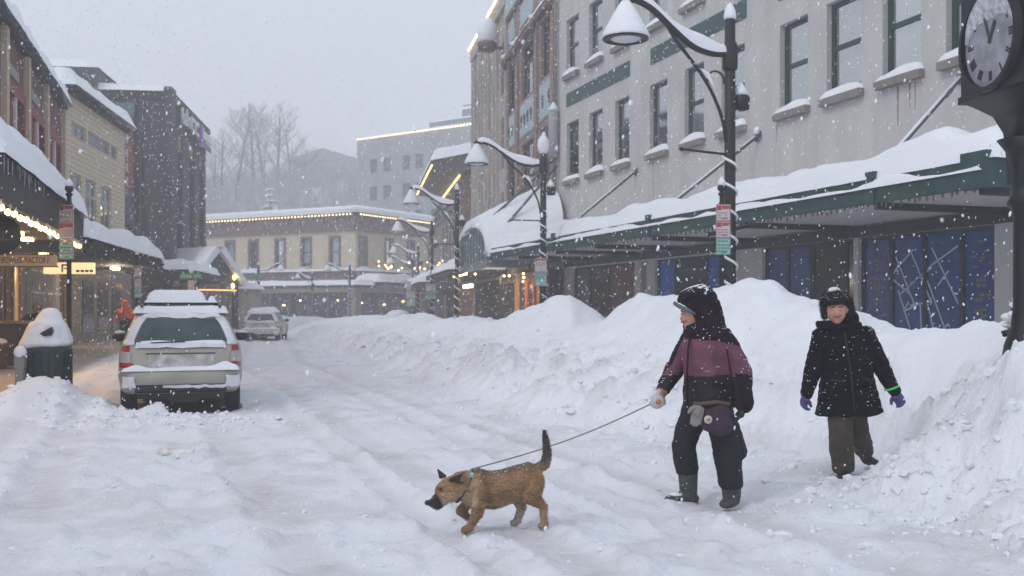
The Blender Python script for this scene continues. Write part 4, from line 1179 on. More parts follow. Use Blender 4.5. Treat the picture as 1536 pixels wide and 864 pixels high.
# festive lights strung on a net in front of the right face
net = thing("festoon_lights", "loose net of warm bulbs strung across the street in front of the cream building", "string lights", (-9.6, 84, 0))
mb = MB(); rr = random.Random(4)
tops = []
for k in range(26):
    u = rr.random(); a = (-1.9 + 6.2 * u, rr.uniform(-1, 1), 4.55 + .75 * rr.random() + .6 * abs(u - .5)); tops.append(a)
mb.ball((0, 0, 0), .085, 1); copies("bulb", tops, mb, mat("amber_bulb", (1, .7, .3), .5, emit=(1, .62, .22), estr=5), net)
tops.sort(); mb = MB(); mb.tube([(-2.2, 0, 5.6)] + tops + [(4.6, 0, 5.9)], .012, 4); part("wire", mb, BLACK, net)

# ------------------------------------------------------------------ grey block behind
blk = thing("grey_office_block", "big plain grey office block in the haze behind the cream building with roof edge lights", "building", (-21.7, 140, 0), 0)
d = Vector((16.3, -11.7, 0)).normalized()
FB = frame(0, 0, 16.3, -11.7, (-1, -1))
wins = []
xs = [2.49, 5.0, 8.54, 10.8, 13.37, 15.6, 17.7, 20.1, 22.4, 25.0]
for r_ in range(4):
    for x in xs: wins.append((x, x + 1.35, 20.1 - r_ * 3.75, 22.05 - r_ * 3.75))
mb = MB(); wall_panel(mb, 0, 30, 0, 25.0, wins, depth=.25)
mb.quad((0, 0, 0), (0, 0, 25), (0, -14, 25), (0, -14, 0)); mb.quad((30, 0, 0), (30, 0, 25), (30, -14, 25), (30, -14, 0)); mb.quad((0, 0, 25), (30, 0, 25), (30, -14, 25), (0, -14, 25))
fpart("wall", mb, mat("grey_concrete", (.33, .345, .36), .9, var=.12, vscale=.4), FB, blk)
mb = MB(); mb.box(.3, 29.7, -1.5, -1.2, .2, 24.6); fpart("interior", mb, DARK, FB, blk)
for a, b, c, dd in wins:
    mb = MB()
    for q in ((a, a + .08, c, dd), (b - .08, b, c, dd), (a, b, c, c + .08), (a, b, dd - .08, dd), (a, b, (c + dd) / 2 - .04, (c + dd) / 2 + .04)): mb.box(q[0], q[1], -.2, -.14, q[2], q[3])
    fo = fpart("window", mb, mat("grey_far_frame", (.2, .22, .24), .7), FB, blk)
    mb = MB(); mb.quad((a, -.19, c), (b, -.19, c), (b, -.19, dd), (a, -.19, dd)); fpart("pane", mb, mat("dull_far_glass", (.11, .12, .13), .5, spec=.2), FB, fo)
bulb_row("light_string", [(.2 + k * .5, .1, 25.05) for k in range(60)], .11, BULBY, blk, FB)
mb = snow_mesh(0, 30, -14, 0, 25, .5, rad=.3, noise=.1, seed=51, nx=30, ny=16); fpart("roof_snow", mb, SNOWROOF, FB, blk)
mb = MB(); mb.box(9, 30, -12, -5, 25, 27.2); mb.box(14, 28, -11, -6, 27.2, 28.6); mb.box(15, 15.3, -8, -7.7, 28.6, 30.2); mb.box(17.5, 17.7, -8, -7.7, 28.6, 31.2); mb.box(23, 26.5, -9, -7, 28.6, 30)
mb.box(14, 24, -6.3, -6.2, 29.1, 29.25); fpart("roof_plant", mb, mat("grey_far_frame", (0, 0, 0)), FB, blk)
mb = snow_mesh(9, 30, -12, -5, 27.2, .4, rad=.3, noise=.1, seed=52, nx=20, ny=8); fpart("plant_snow", mb, SNOWROOF, FB, blk)

# ------------------------------------------------------------------ hill, house, trees
def hill_z(x, y):
    f = sstep(120, 232, y) 
    return f * (33 + 5 * np.sin(x * .03 + 1)) + 2.5 * fbm(x * .03, y * .03, 4) * f
ys = np.linspace(112, 380, 110); xs_ = np.linspace(-230, 160, 150)
XX, YY = np.meshgrid(xs_, ys, indexing='ij')
ZZ = hill_z(XX, YY) * (1 - sstep(-8, 40, XX) * .6) - .5
mb = MB(); mb.smooth = True
nyh = len(ys)
mb.add(np.stack([XX, YY, ZZ], -1).reshape(-1, 3).tolist(), [(i * nyh + j, (i + 1) * nyh + j, (i + 1) * nyh + j + 1, i * nyh + j + 1) for i in range(len(xs_) - 1) for j in range(nyh - 1)])
tag(part("hill", mb, mat("wooded_hill", (.78, .80, .83), .95, color2=(.46, .45, .46), vscale=.22, detail=9, bump=.5, bscale=.4, bdist=1.0)), "steep snowy wooded hillside behind the town", None, None, "structure")

BARK = mat("bare_bark", (.07, .06, .06), .95)
TWIG = mat("bare_twigs", (.17, .16, .165), .95)
def grow(mbt, mbc, p, d, length, r, depth, rr, maxd, spread=.5):
    pts = [p]; n = 4; q = p.copy(); dd = d.copy()
    for i in range(n):
        dd = (dd + Vector((rr.uniform(-1, 1), rr.uniform(-1, 1), rr.uniform(-.3, .5))) * .13).normalized()
        q = q + dd * (length / n); pts.append(q.copy())
    rs = [r * (1 - .45 * i / n) for i in range(n + 1)]
    (mbt if depth == 0 else mbc).tube(pts, rs, 5 if depth < 2 else 3, cap=False)
    if depth >= maxd: return
    nb = {0: 11, 1: 7, 2: 6, 3: 5}.get(depth, 3)
    for k in range(nb):
        f = (.28 + .72 * (k + rr.random()) / nb) if depth == 0 else (.15 + .85 * (k + rr.random()) / nb)
        i = min(n - 1, int(f * n)); base = pts[i].lerp(pts[i + 1], f * n - i)
        az = rr.uniform(0, 2 * math.pi) if depth == 0 else rr.uniform(0, 2 * math.pi)
        side = Vector((math.cos(az), math.sin(az), rr.uniform(-.1, .35)))
        nd = (dd * (.75 if depth else .55) + side * spread * (1.1 if depth else 1.0)).normalized()
        nd.z = max(nd.z, -.05) + .18; nd.normalize()
        grow(mbt, mbc, base, nd, length * (.42 if depth == 0 else .55) * rr.uniform(.7, 1.15) * (1.15 - .45 * f), max(.035, r * .42 * (1 - f * .5)), depth + 1, rr, maxd, spread)
tree_src = []
tlabels = ["tallest bare tree on the hill, right of the middle of the row", "bare tree at the left end of the hilltop row", "slender bare tree left of the middle of the hilltop row", "bare tree with an open crown in the middle of the hilltop row",
           "low bare tree at the right end of the hilltop row near the dark roof", "small bare tree leaning out over the left edge of the hill", "short bare tree right of the tallest one", "thin bare tree at the far left below the hilltop row"]
spec = [((421 - 768) / 1500 * 205, 205, 33, 1.0, 0), ((352 - 768) / 1500 * 200, 200, 28, .88, 1), ((378 - 768) / 1500 * 208, 208, 31, .95, 2), ((400 - 768) / 1500 * 202, 202, 30, .93, 1),
        ((455 - 768) / 1500 * 206, 206, 20, .62, 2), ((336 - 768) / 1500 * 203, 203, 22, .72, 0), ((437 - 768) / 1500 * 209, 209, 24, .72, 2), ((322 - 768) / 1500 * 200, 200, 17, .55, 1)]
for k in range(3):
    rr = random.Random(100 + k)
    tr = thing("bare_tree", "x", "tree", group="bare trees along the hilltop")
    mt_, mc = MB(), MB()
    grow(mt_, mc, Vector((0, 0, -2)), Vector((0, 0, 1)), 21, .42, 0, rr, 3, spread=.62)
    part("trunk", mt_, BARK, tr); part("crown", mc, TWIG, tr)
    tree_src.append(tr)
used = set()
for i, (x, y, h, s, k) in enumerate(spec):
    z = float(hill_z(np.array([x]), np.array([y]))[0]) - 1
    o = tree_src[k] if k not in used else dup(tree_src[k]); used.add(k)
    topz = 1.5 + {0: 328, 1: 322, 2: 320, 3: 312, 4: 262, 5: 285, 6: 288, 7: 262}[i] / 1500 * y
    sc = (topz - z) / 25.0
    o.location = (x, y, z - .5); o.rotation_euler = (0, 0, i * 1.3); o.scale = (sc * 1.05, sc * 1.05, sc); o["label"] = tlabels[i]
# brush covering the slope
rr = random.Random(77); mb = MB()
for k in range(1500):
    x = rr.uniform(-75, -18); y = rr.uniform(140, 228)
    z = float(hill_z(np.array([x]), np.array([y]))[0]) - .5
    h = rr.uniform(2.5, 6.5)
    for j in range(4):
        a = Vector((x + rr.uniform(-.3, .3), y, z)); b = a + Vector((rr.uniform(-1, 1) * h * .35, rr.uniform(-1, 1), h * rr.uniform(.6, 1)))
        m1 = a.lerp(b, .5) + Vector((rr.uniform(-.3, .3), 0, .2))
        mb.tube([a, m1, b], [.07, .05, .02], 3, cap=False)
        for q in range(4):
            c = a.lerp(b, rr.uniform(.35, .95)); e = c + Vector((rr.uniform(-1, 1), rr.uniform(-.5, .5), rr.uniform(.2, 1))) * h * .22
            mb.tube([c, e], [.035, .015], 3, cap=False)
tag(part("brushwood", mb, mat("snowy_brush", (.30, .29, .30), .95, color2=(.5, .5, .52), vscale=.5)), "tangle of bare brushwood covering the hillside", "undergrowth", None, "stuff")
# snowy spruce
sp = thing("snowy_spruce", "small spruce loaded with snow halfway up the hillside", "tree", ((405 - 768) / 1500 * 165, 165, 0))
zs = float(hill_z(np.array([-40.]), np.array([165.]))[0]) - .5
sp.location.z = zs
mb = MB(); mb.tube([(0, 0, -1), (0, 0, 11)], [.3, .05], 6); part("trunk", mb, BARK, sp)
mbn, mbs = MB(), MB(); rr = random.Random(8)
for lv in range(11):
    z = 1.5 + lv * .9; rad = 2.9 * (1 - lv / 12)
    for k in range(9):
        a = rr.uniform(0, 6.28); l = rad * rr.uniform(.7, 1.1)
        p = Vector((0, 0, z)); q = Vector((math.cos(a) * l, math.sin(a) * l, z - .35 * l))
        mbn.bar(p, q, .5 * (1 - lv / 14), .12); mbs.ball(p.lerp(q, .72) + Vector((0, 0, .18)), .38, 1, (1.2, 1.2, .5))
part("crown", mbn, mat("spruce_needles", (.03, .045, .04), .9), sp); part("snow_load", mbs, SNOW, sp)
# house on the hill
hs = thing("hillside_house", "dark roofed house high on the hill beside the grey block", "house", (-46, 250, 34.5), R(8))
mb = MB(); mb.box(-8.5, 7, -4, 4, -3, 3.6); part("wall", mb, mat("house_wall", (.22, .22, .24), .9), hs)
mb = MB(); mb.prism([(-9.5, 3.3), (-1, 6.2), (9, 3.3)], 'y', -5, 5); ro = part("roof", mb, mat("dark_house_roof", (.20, .195, .21), .9), hs)
mb = snow_mesh(-9.5, 8, -6.5, -3.8, 0.3, .6, rad=.4, seed=61, nx=20, ny=6); part("porch_snow", mb, SNOW, hs)
mb = MB(); mb.box(-9.2, 8, -6.3, -4, 0, .3); part("porch_roof", mb, mat("dark_house_roof", (0, 0, 0)), hs)
for x in (-6.5, -2, 3): mb = MB(); mb.box(x, x + 1.4, -4.05, -3.98, 1, 2.6); part("window", mb, mat("dark_far_glass", (0, 0, 0)), hs)
# ------------------------------------------------------------------ left: brick row
def dirf(dx, dy):
    l = math.hypot(dx, dy); return dx / l, dy / l
ax, ay = dirf(.2935, -.956)
LBR = math.atan2(ay, ax)
BRK = brick_mat("dark_red_brick", (.19, .085, .065), (.23, .11, .085), (.17, .13, .12), scale=1, bw=.45, rh=.15, msize=.012)
RED = mat("red_painted_wood", (.26, .030, .020), .6, var=.25, vscale=3)
CRT = mat("cream_trim", (.56, .46, .33), .8, var=.15)
brick = thing("red_brick_building", "dark brick shop building with red window surrounds and cream pilasters at the left edge", "building", (-17.1, 38, 0), LBR)
LL = 27.5
hb = []
for k in range(7):
    x = .55 + k * 3.9
    hb.append((x + .35, x + 2.75, 4.6, 7.5))
mb = MB(); wall_panel(mb, 0, LL, 3.2, 9.15, hb, depth=.25); mb.quad((0, 0, 0), (0, 0, 9.15), (0, -12, 9.15), (0, -12, 0)); mb.quad((0, 0, 9.15), (LL, 0, 9.15), (LL, -12, 9.15), (0, -12, 9.15)); mb.quad((LL, 0, 0), (LL, 0, 9.15), (LL, -12, 9.15), (LL, -12, 0))
part("wall", mb, BRK, brick)
mb = MB(); mb.box(.3, LL - .3, -1.6, -1.3, 3.4, 9.0); part("interior", mb, DARK, brick)
for a, b, c, d in hb:
    f = MB(); f.box(a - .25, a, -.05, .06, c - .2, d + .3); f.box(b, b + .25, -.05, .06, c - .2, d + .3); f.box(a, b, -.05, .06, d, d + .3)
    m_ = (a + b) / 2; f.box(m_ - .42, m_ + .42, -.2, -.02, c, d)
    fo = part("window", f, RED, brick)
    mb = MB(); mb.box(m_ - .12, m_ + .12, -.02, .05, c, d + .05); part("mullion", mb, mat("white_mullion", (.55, .55, .57), .7), fo)
    mb = MB(); mb.quad((a, -.19, c), (b, -.19, c), (b, -.19, d), (a, -.19, d)); part("pane", mb, GLASS, fo)
for x in (.0, 4.3, 8.1, 11.6, 15.6, 19.4, 23.3):
    mb = MB(); mb.box(x - .02, x + .36, 0, .16, 3.2, 9.12); part("pilaster", mb, CRT, brick)
mb = MB(); mb.box(0, LL, 0, .2, 9.03, 9.15); part("cornice", mb, mat("dark_cornice", (.05, .045, .045), .8), brick)
mb = snow_mesh(-.1, LL, -12, .42, 9.15, .75, rad=.35, noise=.25, seed=71, nx=120, ny=30); part("roof_snow", mb, SNOWROOF, brick)
for x, s in ((5.7, "NUGGET"), (9.5, "SHOP")):
    mb = MB()
    for k in range(6): mb.box(x + k * .26, x + k * .26 + .16, .02, .05, 8.0, 8.28)
    part("sign_lettering", mb, mat("grey_letters", (.35, .35, .37), .6), brick)
# ground floor of the row: warm wooden shopfront
WOOD = mat("warm_wood", (.16, .085, .04), .7, color2=(.10, .05, .025), vscale=5, stretch=(1, 1, .3))
WARMG = mat("lit_shop_glass", (.18, .10, .04), .3, color2=(.03, .02, .015), vscale=1.1, emit=(1, .5, .15), estr=.30)
front = thing("warm_wooden_shopfront", "warmly lit wooden shopfront under the nearest snowy canopy on the left", "shopfront", (-17.1, 38, 0), LBR)
mb = MB(); mb.box(8.3, LL, -.3, -.1, .1, 3.2); part("shop_wall", mb, WOOD, front)
rr = random.Random(5)
x = 8.8
while x < LL - 1:
    wd = rr.choice((.8, 1.2, 1.5))
    f = MB(); f.box(x, x + .1, -.1, .02, .5, 2.75); f.box(x + wd - .1, x + wd, -.1, .02, .5, 2.75); f.box(x, x + wd, -.1, .02, 2.75, 2.86); f.box(x, x + wd, -.1, .02, .4, .5)
    fo = part("shop_window", f, mat("gold_wood_frame", (.30, .17, .06), .6), front)
    mb = MB(); mb.box(x + .1, x + wd - .1, -.09, -.07, .5, 2.75); part("pane", mb, WARMG if rr.random() < .6 else GLD, fo)
    mb = MB(); mb.box(x + wd + .08, x + wd + .3, -.1, .08, .1, 3.1); part("post", mb, WOOD, front)
    x += wd + .38
front2 = thing("white_paned_shopfront", "pale shopfront with white small-paned windows beyond the wooden one", "shopfront", (-17.1, 38, 0), LBR)
mb = MB(); mb.box(0, 8.2, -.3, -.1, .1, 3.2); part("shop_wall", mb, mat("tan_clad", (.26, .22, .175), .8, var=.2), front2)
for x, dk in ((.9, 0), (2.6, 1), (4.4, 0), (6.0, 1)):
    f = MB()
    for q in range(4): f.box(x + q * .4 - .03, x + q * .4 + .03, -.1, .03, .6, 2.7)
    for z in (.6, 1.3, 2.0, 2.7): f.box(x, x + 1.2, -.1, .03, z - .03, z + .03)
    fo = part("shop_window", f, mat("white_mullion", (0, 0, 0)), front2)
    mb = MB(); mb.box(x, x + 1.2, -.09, -.06, .6, 2.7); part("pane", mb, GLD if dk else mat("grey_shop_glass", (.10, .10, .11), .2), fo)
    mb = MB(); mb.box(x - .05, x + 1.25, -.1, .05, .1, .57); part("stall_riser", mb, mat("maroon_riser", (.09, .03, .028), .7), fo)
# near canopy (bulbs under its edge)
ca, cb = dirf(.2935, -.956)
# canopy 1: outer edge from (14,-?)..; frame shares the brick wall frame; wall distance 2.6
can1 = thing("bulb_lit_canopy", "nearest left canopy buried in thick snow with a row of warm bulbs under its edge", "canopy", (-17.1, 38, 0), LBR)
CX0, CX1, CO = 18.0, 27.5, 2.6
DKF = mat("dark_fascia", (.035, .035, .033), .8, color2=(.06, .055, .05), vscale=3)
mb = MB(); mb.box(CX0, CX1, .02, CO, 2.98, 3.12); mb.box(CX0, CX1, CO - .05, CO + .08, 2.88, 3.5); mb.box(CX0 - .06, CX0, .02, CO + .08, 2.88, 3.5); part("fascia", mb, DKF, can1)
mb = MB(); mb.box(CX0 + .05, CX1, .05, CO - .1, 2.94, 2.975); part("soffit", mb, mat("warm_soffit", (.22, .16, .10), .8), can1)
mb = snow_mesh(CX0 - .15, CX1, .02, CO + .2, 3.45, .75, rad=.6, noise=.18, seed=81, nx=70, ny=26); part("canopy_snow", mb, SNOWROOF, can1)
bulb_row("light_string", [(CX0 + .1 + k * .48, CO + .02, 2.83 - .02 * (k % 2)) for k in range(20)], .05, BULB, can1)
rr = random.Random(2); x = CX0
while x < CX1:
    l = rr.uniform(.08, .30); mb = MB(); mb.lathe([(.014, 0), (.002, -l)], 5, (x, CO + .09, rr.choice((3.5, 2.9))), cap=False); x += rr.uniform(.08, .3)
    part("icicle", mb, mat("ice", (.45, .50, .55), .2), can1)
for p in ((18.6, 1.6), (19.6, 1.2), (20.4, 1.7), (18.4, .6)):
    mb = MB(); mb.box(p[0], p[0] + .4, p[1], p[1] + .2, 2.88, 2.94); part("ceiling_lamp", mb, mat("lit_tube", (0, 0, 0)), can1)
ld = bpy.data.lights.new("canopy_glow", 'AREA'); ld.energy = 85; ld.color = (1, .58, .25); ld.shape = 'RECTANGLE'; ld.size = 8; ld.size_y = .4
lo = bpy.data.objects.new("canopy_glow", ld); col.objects.link(lo); lo.parent = can1; lo.location = (22, 1.6, 2.86)
# black hanging bracket sign
hg = thing("round_hanging_sign", "black oval hanging sign with faint letters under the nearest left canopy", "sign", (0, 0, 0), 0)
hg.location = (-7.95, 15.4, 2.63); hg.scale = (.85, .85, .95); hg.rotation_euler = (0, 0, R(12))
mb = MB(); mb.lathe([(.01, -.03), (.40, -.03), (.43, 0), (.40, .03), (.01, .03)], 24)
mb.v = [(x, z, y * .8) for x, y, z in mb.v]; part("board", mb, BLACK, hg)
mb = MB(); mb.tube([(-.2, 0, .3), (-.2, 0, .5)], .01, 5); mb.tube([(.2, 0, .3), (.2, 0, .5)], .01, 5); part("chain", mb, BLACK, hg)
text_part("RAL", .26, mat("dull_gold_letters", (.07, .05, .035), .6), hg, Matrix.Translation((0, -.045, -.02)) @ Matrix.Rotation(R(90), 4, 'X'))
# FIREWEED FACTORY board, facing along the street towards the viewer
fw = thing("wooden_shop_sign", "long wooden board sign with dark letters hanging over the left pavement", "sign", (0, 0, 0), 0)
fw.location = (-11.15, 23.0, 2.59); fw.rotation_euler = (0, 0, R(4))
mb = MB(); mb.box(-.95, .66, -.04, .04, -.125, .125); part("board", mb, mat("lit_tan_board", (.72, .52, .30), .7), fw)
mb = MB(); mb.box(-.98, .69, -.05, .05, .125, .15); mb.box(-.98, .69, -.05, .05, -.15, -.125); part("board_frame", mb, WOOD, fw)
mb = MB(); mb.tube([(-.7, 0, .14), (-.7, 0, .36)], .012, 5); mb.tube([(.45, 0, .14), (.45, 0, .36)], .012, 5); part("hanger", mb, BLACK, fw)
text_part("FIREWEED FACTORY", .20, mat("dark_brown_letters", (.07, .035, .02), .7), fw, Matrix.Translation((-.05, -.045, 0)) @ Matrix.Rotation(R(90), 4, 'X'), sx=.60, sy=1.0)
lb = thing("lit_box_sign", "glowing cream box sign behind the parking sign post", "sign", (-11.15, 25.2, 2.50), R(4))
mb = MB(); mb.box(-.60, .60, -.1, .1, -.14, .14); part("light_box", mb, mat("lit_sign_face", (.9, .75, .45), .5, emit=(1, .70, .32), estr=.75), lb)
mb = MB(); mb.box(-.16, -.12, -.11, -.1, -.1, .1); mb.box(-.12, .02, -.11, -.1, .06, .1); mb.box(.0, .04, -.11, -.1, -.08, .1); mb.box(-.1, .02, -.11, -.1, -.02, .01)
for k in range(4): mb.box(.2 + k * .11, .28 + k * .11, -.11, -.1, -.1, -.04)
part("sign_lettering", mb, mat("dark_brown_letters", (0, 0, 0)), lb)
mb = MB(); mb.tube([(-.5, 0, .16), (-.5, 0, .4)], .015, 5); mb.tube([(.5, 0, .16), (.5, 0, .4)], .015, 5); part("hanger", mb, BLACK, lb)

# ------------------------------------------------------------------ cream clapboard building
CBR = math.atan2(-.9914, .1309)
end = (-18.33, 47.33)
CLAP = bpy.data.materials.new("cream_clapboard"); CLAP.use_nodes = True
def clap(m, c1, c2, pitch=.2):
    t = m.node_tree; b = t.nodes["Principled BSDF"]; b.inputs["Roughness"].default_value = .8
    tc = t.nodes.new("ShaderNodeTexCoord"); wv = t.nodes.new("ShaderNodeTexWave"); wv.wave_type = 'BANDS'; wv.bands_direction = 'Z'; wv.wave_profile = 'SAW'
    wv.inputs["Scale"].default_value = .314 / pitch * 1.0; wv.inputs["Distortion"].default_value = .4; wv.inputs["Detail Scale"].default_value = .3
    t.links.new(tc.outputs["Object"], wv.inputs[0])
    r = t.nodes.new("ShaderNodeValToRGB"); r.color_ramp.elements[0].position = .0; r.color_ramp.elements[0].color = (*c2, 1); r.color_ramp.elements[1].position = .22; r.color_ramp.elements[1].color = (*c1, 1)
    t.links.new(wv.outputs[1], r.inputs[0]); t.links.new(r.outputs[0], b.inputs["Base Color"])
    bp = t.nodes.new("ShaderNodeBump"); bp.inputs["Strength"].default_value = .6; bp.inputs["Distance"].default_value = .03
    t.links.new(wv.outputs[1], bp.inputs["Height"]); t.links.new(bp.outputs[0], b.inputs["Normal"])
clap(CLAP, (.66, .58, .43), (.30, .25, .19)); MATS["cream_clapboard"] = CLAP
cream = thing("cream_clapboard_building", "cream clapboard building with a row of high windows, left of the street", "building", (end[0], end[1], 0), CBR)
CLn = 9.4
def cu(t): return CLn - t     # distance from the brick corner -> local x
up = [(cu(3.1), cu(1.15), 8.25, 8.87), (cu(6.75), cu(3.42), 8.25, 8.87), (cu(8.0), cu(6.95), 8.25, 8.87)]
lw = [(cu(2.45), cu(.9), 5.0, 6.85), (cu(4.6), cu(3.0), 5.0, 6.85), (cu(7.0), cu(5.3), 5.0, 6.85)]
mb = MB(); wall_panel(mb, 0, CLn, 0, 10, up + lw, depth=.15); shell(mb, 0, CLn, 0, 10, 12); part("wall", mb, CLAP, cream)
mb = MB(); mb.box(.2, CLn - .2, -1.4, -1.1, .1, 9.8); part("interior", mb, DARK, cream)
WFR = mat("white_window_frame", (.50, .49, .47), .7)
for a, b, c, d in up: window(cream, a, b, c, d, WFR, mull=1 if b - a > 1.5 else 0, rail=0, snow=False, y=-.06, fw=.08, curt=True)
for i, (a, b, c, d) in enumerate(lw): window(cream, a, b, c, d, WFR, mull=1, rail=.62, snow=False, y=-.06, fw=.08, blind=CURT if i < 2 else BLIND, bf=.4)
mb = MB(); mb.box(lw[2][0] + .4, lw[2][0] + .75, -.35, -.3, 5.9, 6.0); part("ceiling_lamp", mb, mat("lit_tube", (0, 0, 0)), cream)
mb = MB(); mb.box(-.02, CLn + .02, 0, .25, 9.8, 10.0); part("eave", mb, mat("dark_cornice", (0, 0, 0)), cream)
mb = snow_mesh(-.2, CLn + .1, -12, .55, 10, .68, rad=.45, noise=.12, seed=91, nx=40, ny=24); part("roof_snow", mb, SNOWROOF, cream)
mb = MB(); mb.box(0, CLn, .05, .3, .1, 3.1); part("ground_floor", mb, mat("tan_clad", (0, 0, 0)), cream)
for x in (2, 4.2, 6.4):
    mb = MB(); mb.box(x, x + 1.5, .3, .34, .5, 2.6); part("shop_window", mb, GLD, cream)
# canopy 2 with tie rods
a2 = Vector((-11.55, 26.7, 0)); b2 = Vector((-13.75, 38.7, 0)); b2 = a2 + (b2 - a2) * 1.06
d2 = (a2 - b2).normalized(); L2c = (a2 - b2).length
can2 = thing("tie_rod_canopy", "snow covered canopy hung on tie rods below the cream clapboard building", "canopy", (b2.x, b2.y, 0), math.atan2(d2.y, d2.x))
mb = MB(); mb.box(0, L2c, -3.3, 0, 3.02, 3.12); mb.box(0, L2c, -.05, .06, 2.98, 3.42); mb.box(-.06, 0, -3.3, .06, 2.98, 3.42); mb.box(L2c, L2c + .06, -3.0, .06, 2.98, 3.42); part("fascia", mb, DKF, can2)
mb = snow_mesh(-.1, L2c, -3.3, .2, 3.4, .62, rad=.5, noise=.22, seed=83, nx=80, ny=24); part("canopy_snow", mb, SNOWROOF, can2)
for x in (.6, 3.4, 6.4):
    mb = MB(); a = Vector((x + .8, -4.2 + .05 * x, 5.0)); b = Vector((x - .2, -.5, 3.75)); mb.tube([a, b], .045, 6); ro = part("tie_rod", mb, mat("dark_steel", (.06, .055, .05), .6), can2)
    mb = MB(); mb.bar(a + Vector((0, 0, .08)), b + Vector((0, 0, .08)), .13, .1); part("rod_snow", mb, SNOW, ro)
mb = MB(); rr = random.Random(12); x = 0
while x < L2c: mb.ball((x, rr.uniform(.05, .12), rr.uniform(3.0, 3.35)), rr.uniform(.05, .12), 1); x += .07
ld = bpy.data.lights.new("pavement_glow", 'POINT'); ld.energy = 90; ld.color = (1, .75, .45); ld.shadow_soft_size = .15
lo = bpy.data.objects.new("pavement_glow", ld); col.objects.link(lo); lo.parent = can2; lo.location = (2.9, -1.1, 2.75)
part("greenery_garland", mb, mat("dark_garland", (.04, .045, .035), .9), can2)
mb = MB(); mb.box(2.5, 3.2, -1.2, -1.0, 2.9, 3.0); mb.box(L2c - 1, L2c - .7, -1.2, -1, 2.9, 3.0); part("ceiling_lamp", mb, mat("lit_tube", (0, 0, 0)), can2)

# ------------------------------------------------------------------ dark theatre-like building
dark = thing("dark_clad_building", "tall dark grey building with white rooftop lettering and a vertical orange sign", "building", (-21.25, 69.4, 0), CBR)
DK = mat("dark_grey_cladding", (.050, .050, .057), .85, color2=(.085, .083, .09), vscale=1.0, stretch=(2.5, 2.5, .2), bump=.3, bscale=5)
DLn = 12.4
vh = [(DLn - 4.2, DLn - 2.6, 3.6, 11.9), (DLn - 8.2, DLn - 6.4, 3.6, 11.9), (DLn - 11.6, DLn - 10, 3.6, 11.9)]
mb = MB(); wall_panel(mb, 0, DLn, 0, 13.8, vh, depth=.35); shell(mb, 0, DLn, 0, 13.8, 22); part("wall", mb, DK, dark)
for a, b, c, d in vh:
    mb = MB(); mb.quad((a, -.34, c), (b, -.34, c), (b, -.34, d), (a, -.34, d)); po = part("window_bay", mb, mat("grey_bay", (.16, .16, .17), .5, var=.4, vscale=1), dark)
    mb = MB(); mb.prism([(a, d - .9), (a, d), (b, d), (b, d - .6)], 'y', -.33, -.1); part("bay_head", mb, mat("amber_bay_head", (.28, .17, .09), .7), po)
    for k in range(5): mb = MB(); mb.box(a, b, -.33, -.28, c + 1.4 * k, c + 1.4 * k + .12); part("transom", mb, DK, po)
mb = MB(); mb.box(DLn - .9, DLn + .25, -.2, .25, 0, 14.1); part("corner_pier", mb, DK, dark)
mb = MB(); mb.box(0, DLn - .9, 0, .3, 13.5, 13.85); mb.box(DLn + .002, DLn + .2, -22, -.2, 13.45, 13.85); part("cornice", mb, mat("darker_cornice", (.03, .03, .034), .8), dark)
# end wall items (facing the viewer): face at x = DLn
mb = MB()
for k in range(11): mb.box(DLn + .0, DLn + .14, -1.6 - k * 1.9, -1.45 - k * 1.9, .5, 13.4)
part("wall_rib", mb, DK, dark)
vsgn = MB(); vsgn.box(DLn + .02, DLn + .3, -3.2, -1.85, 8.2, 12.4); vo = part("vertical_sign", vsgn, mat("orange_red_sign", (.22, .07, .045), .7, var=.4, vscale=2), dark, "orange vertical sign with pale letters")
vsgn.v = []
mb = MB()
for k in range(5):
    z = 12.1 - k * .8
    mb.box(DLn + .3, DLn + .33, -2.6, -2.48, z - .5, z); mb.box(DLn + .3, DLn + .33, -2.25, -2.13, z - .5, z); mb.box(DLn + .3, DLn + .33, -2.48, -2.25, z - .3, z - .2)
part("sign_lettering", mb, mat("pale_sign_letters", (.45, .40, .40), .7), vo)
mb = MB(); mb.box(DLn + .02, DLn + .28, -3.3, -1.8, 12.43, 13.1); part("sign_head", mb, mat("teal_sign_head", (.10, .18, .18), .7), vo)
mb = MB(); mb.box(DLn + .02, DLn + .28, -3.15, -1.8, 6.2, 8.15); part("sign_foot", mb, mat("navy_sign_foot", (.045, .05, .10), .7, color2=(.16, .16, .19), vscale=2), vo)
# roof letters on the street face
mb = MB(); LT = mat("white_roof_letters", (.72, .74, .76), .5)
x = DLn - 2.1
for shp in ("J", "A", "C", "C"):
    w_ = 1.15
    if shp in "JA": mb.box(x - w_, x - w_ + .25, .3, .42, 12.55, 13.2); mb.box(x - .3, x, .3, .42, 12.55, 13.4)
    else: mb.box(x - .3, x, .3, .42, 12.5, 13.4); mb.box(x - w_, x - .3, .3, .42, 13.15, 13.4)
    mb.box(x - w_, x, .3, .42, 12.5 if shp != "A" else 12.95, 12.72 if shp != "A" else 13.15)
    x -= 1.42
part("roof_lettering", mb, LT, dark, "broken-looking white letters along the roof edge")
mb = MB(); mb.box(x - .7, x, .3, .5, 12.0, 13.4); part("logo_block", mb, mat("purple_logo", (.20, .10, .50), .5, color2=(.50, .18, .42), vscale=1.5), dark)
x -= .9
mb = MB(); mb.box(x - 3.6, x, .3, .36, 12.2, 12.6); part("roof_lettering", mb, mat("navy_letters", (.10, .13, .30), .5), dark)
mb = MB(); mb.box(x - 3.8, x - .2, .3, .40, 12.75, 13.3); part("roof_lettering", mb, LT, dark)
mb = snow_mesh(0, DLn, -22, .25, 13.8, .5, rad=.35, noise=.1, seed=95, nx=24, ny=34); part("roof_snow", mb, SNOWROOF, dark)
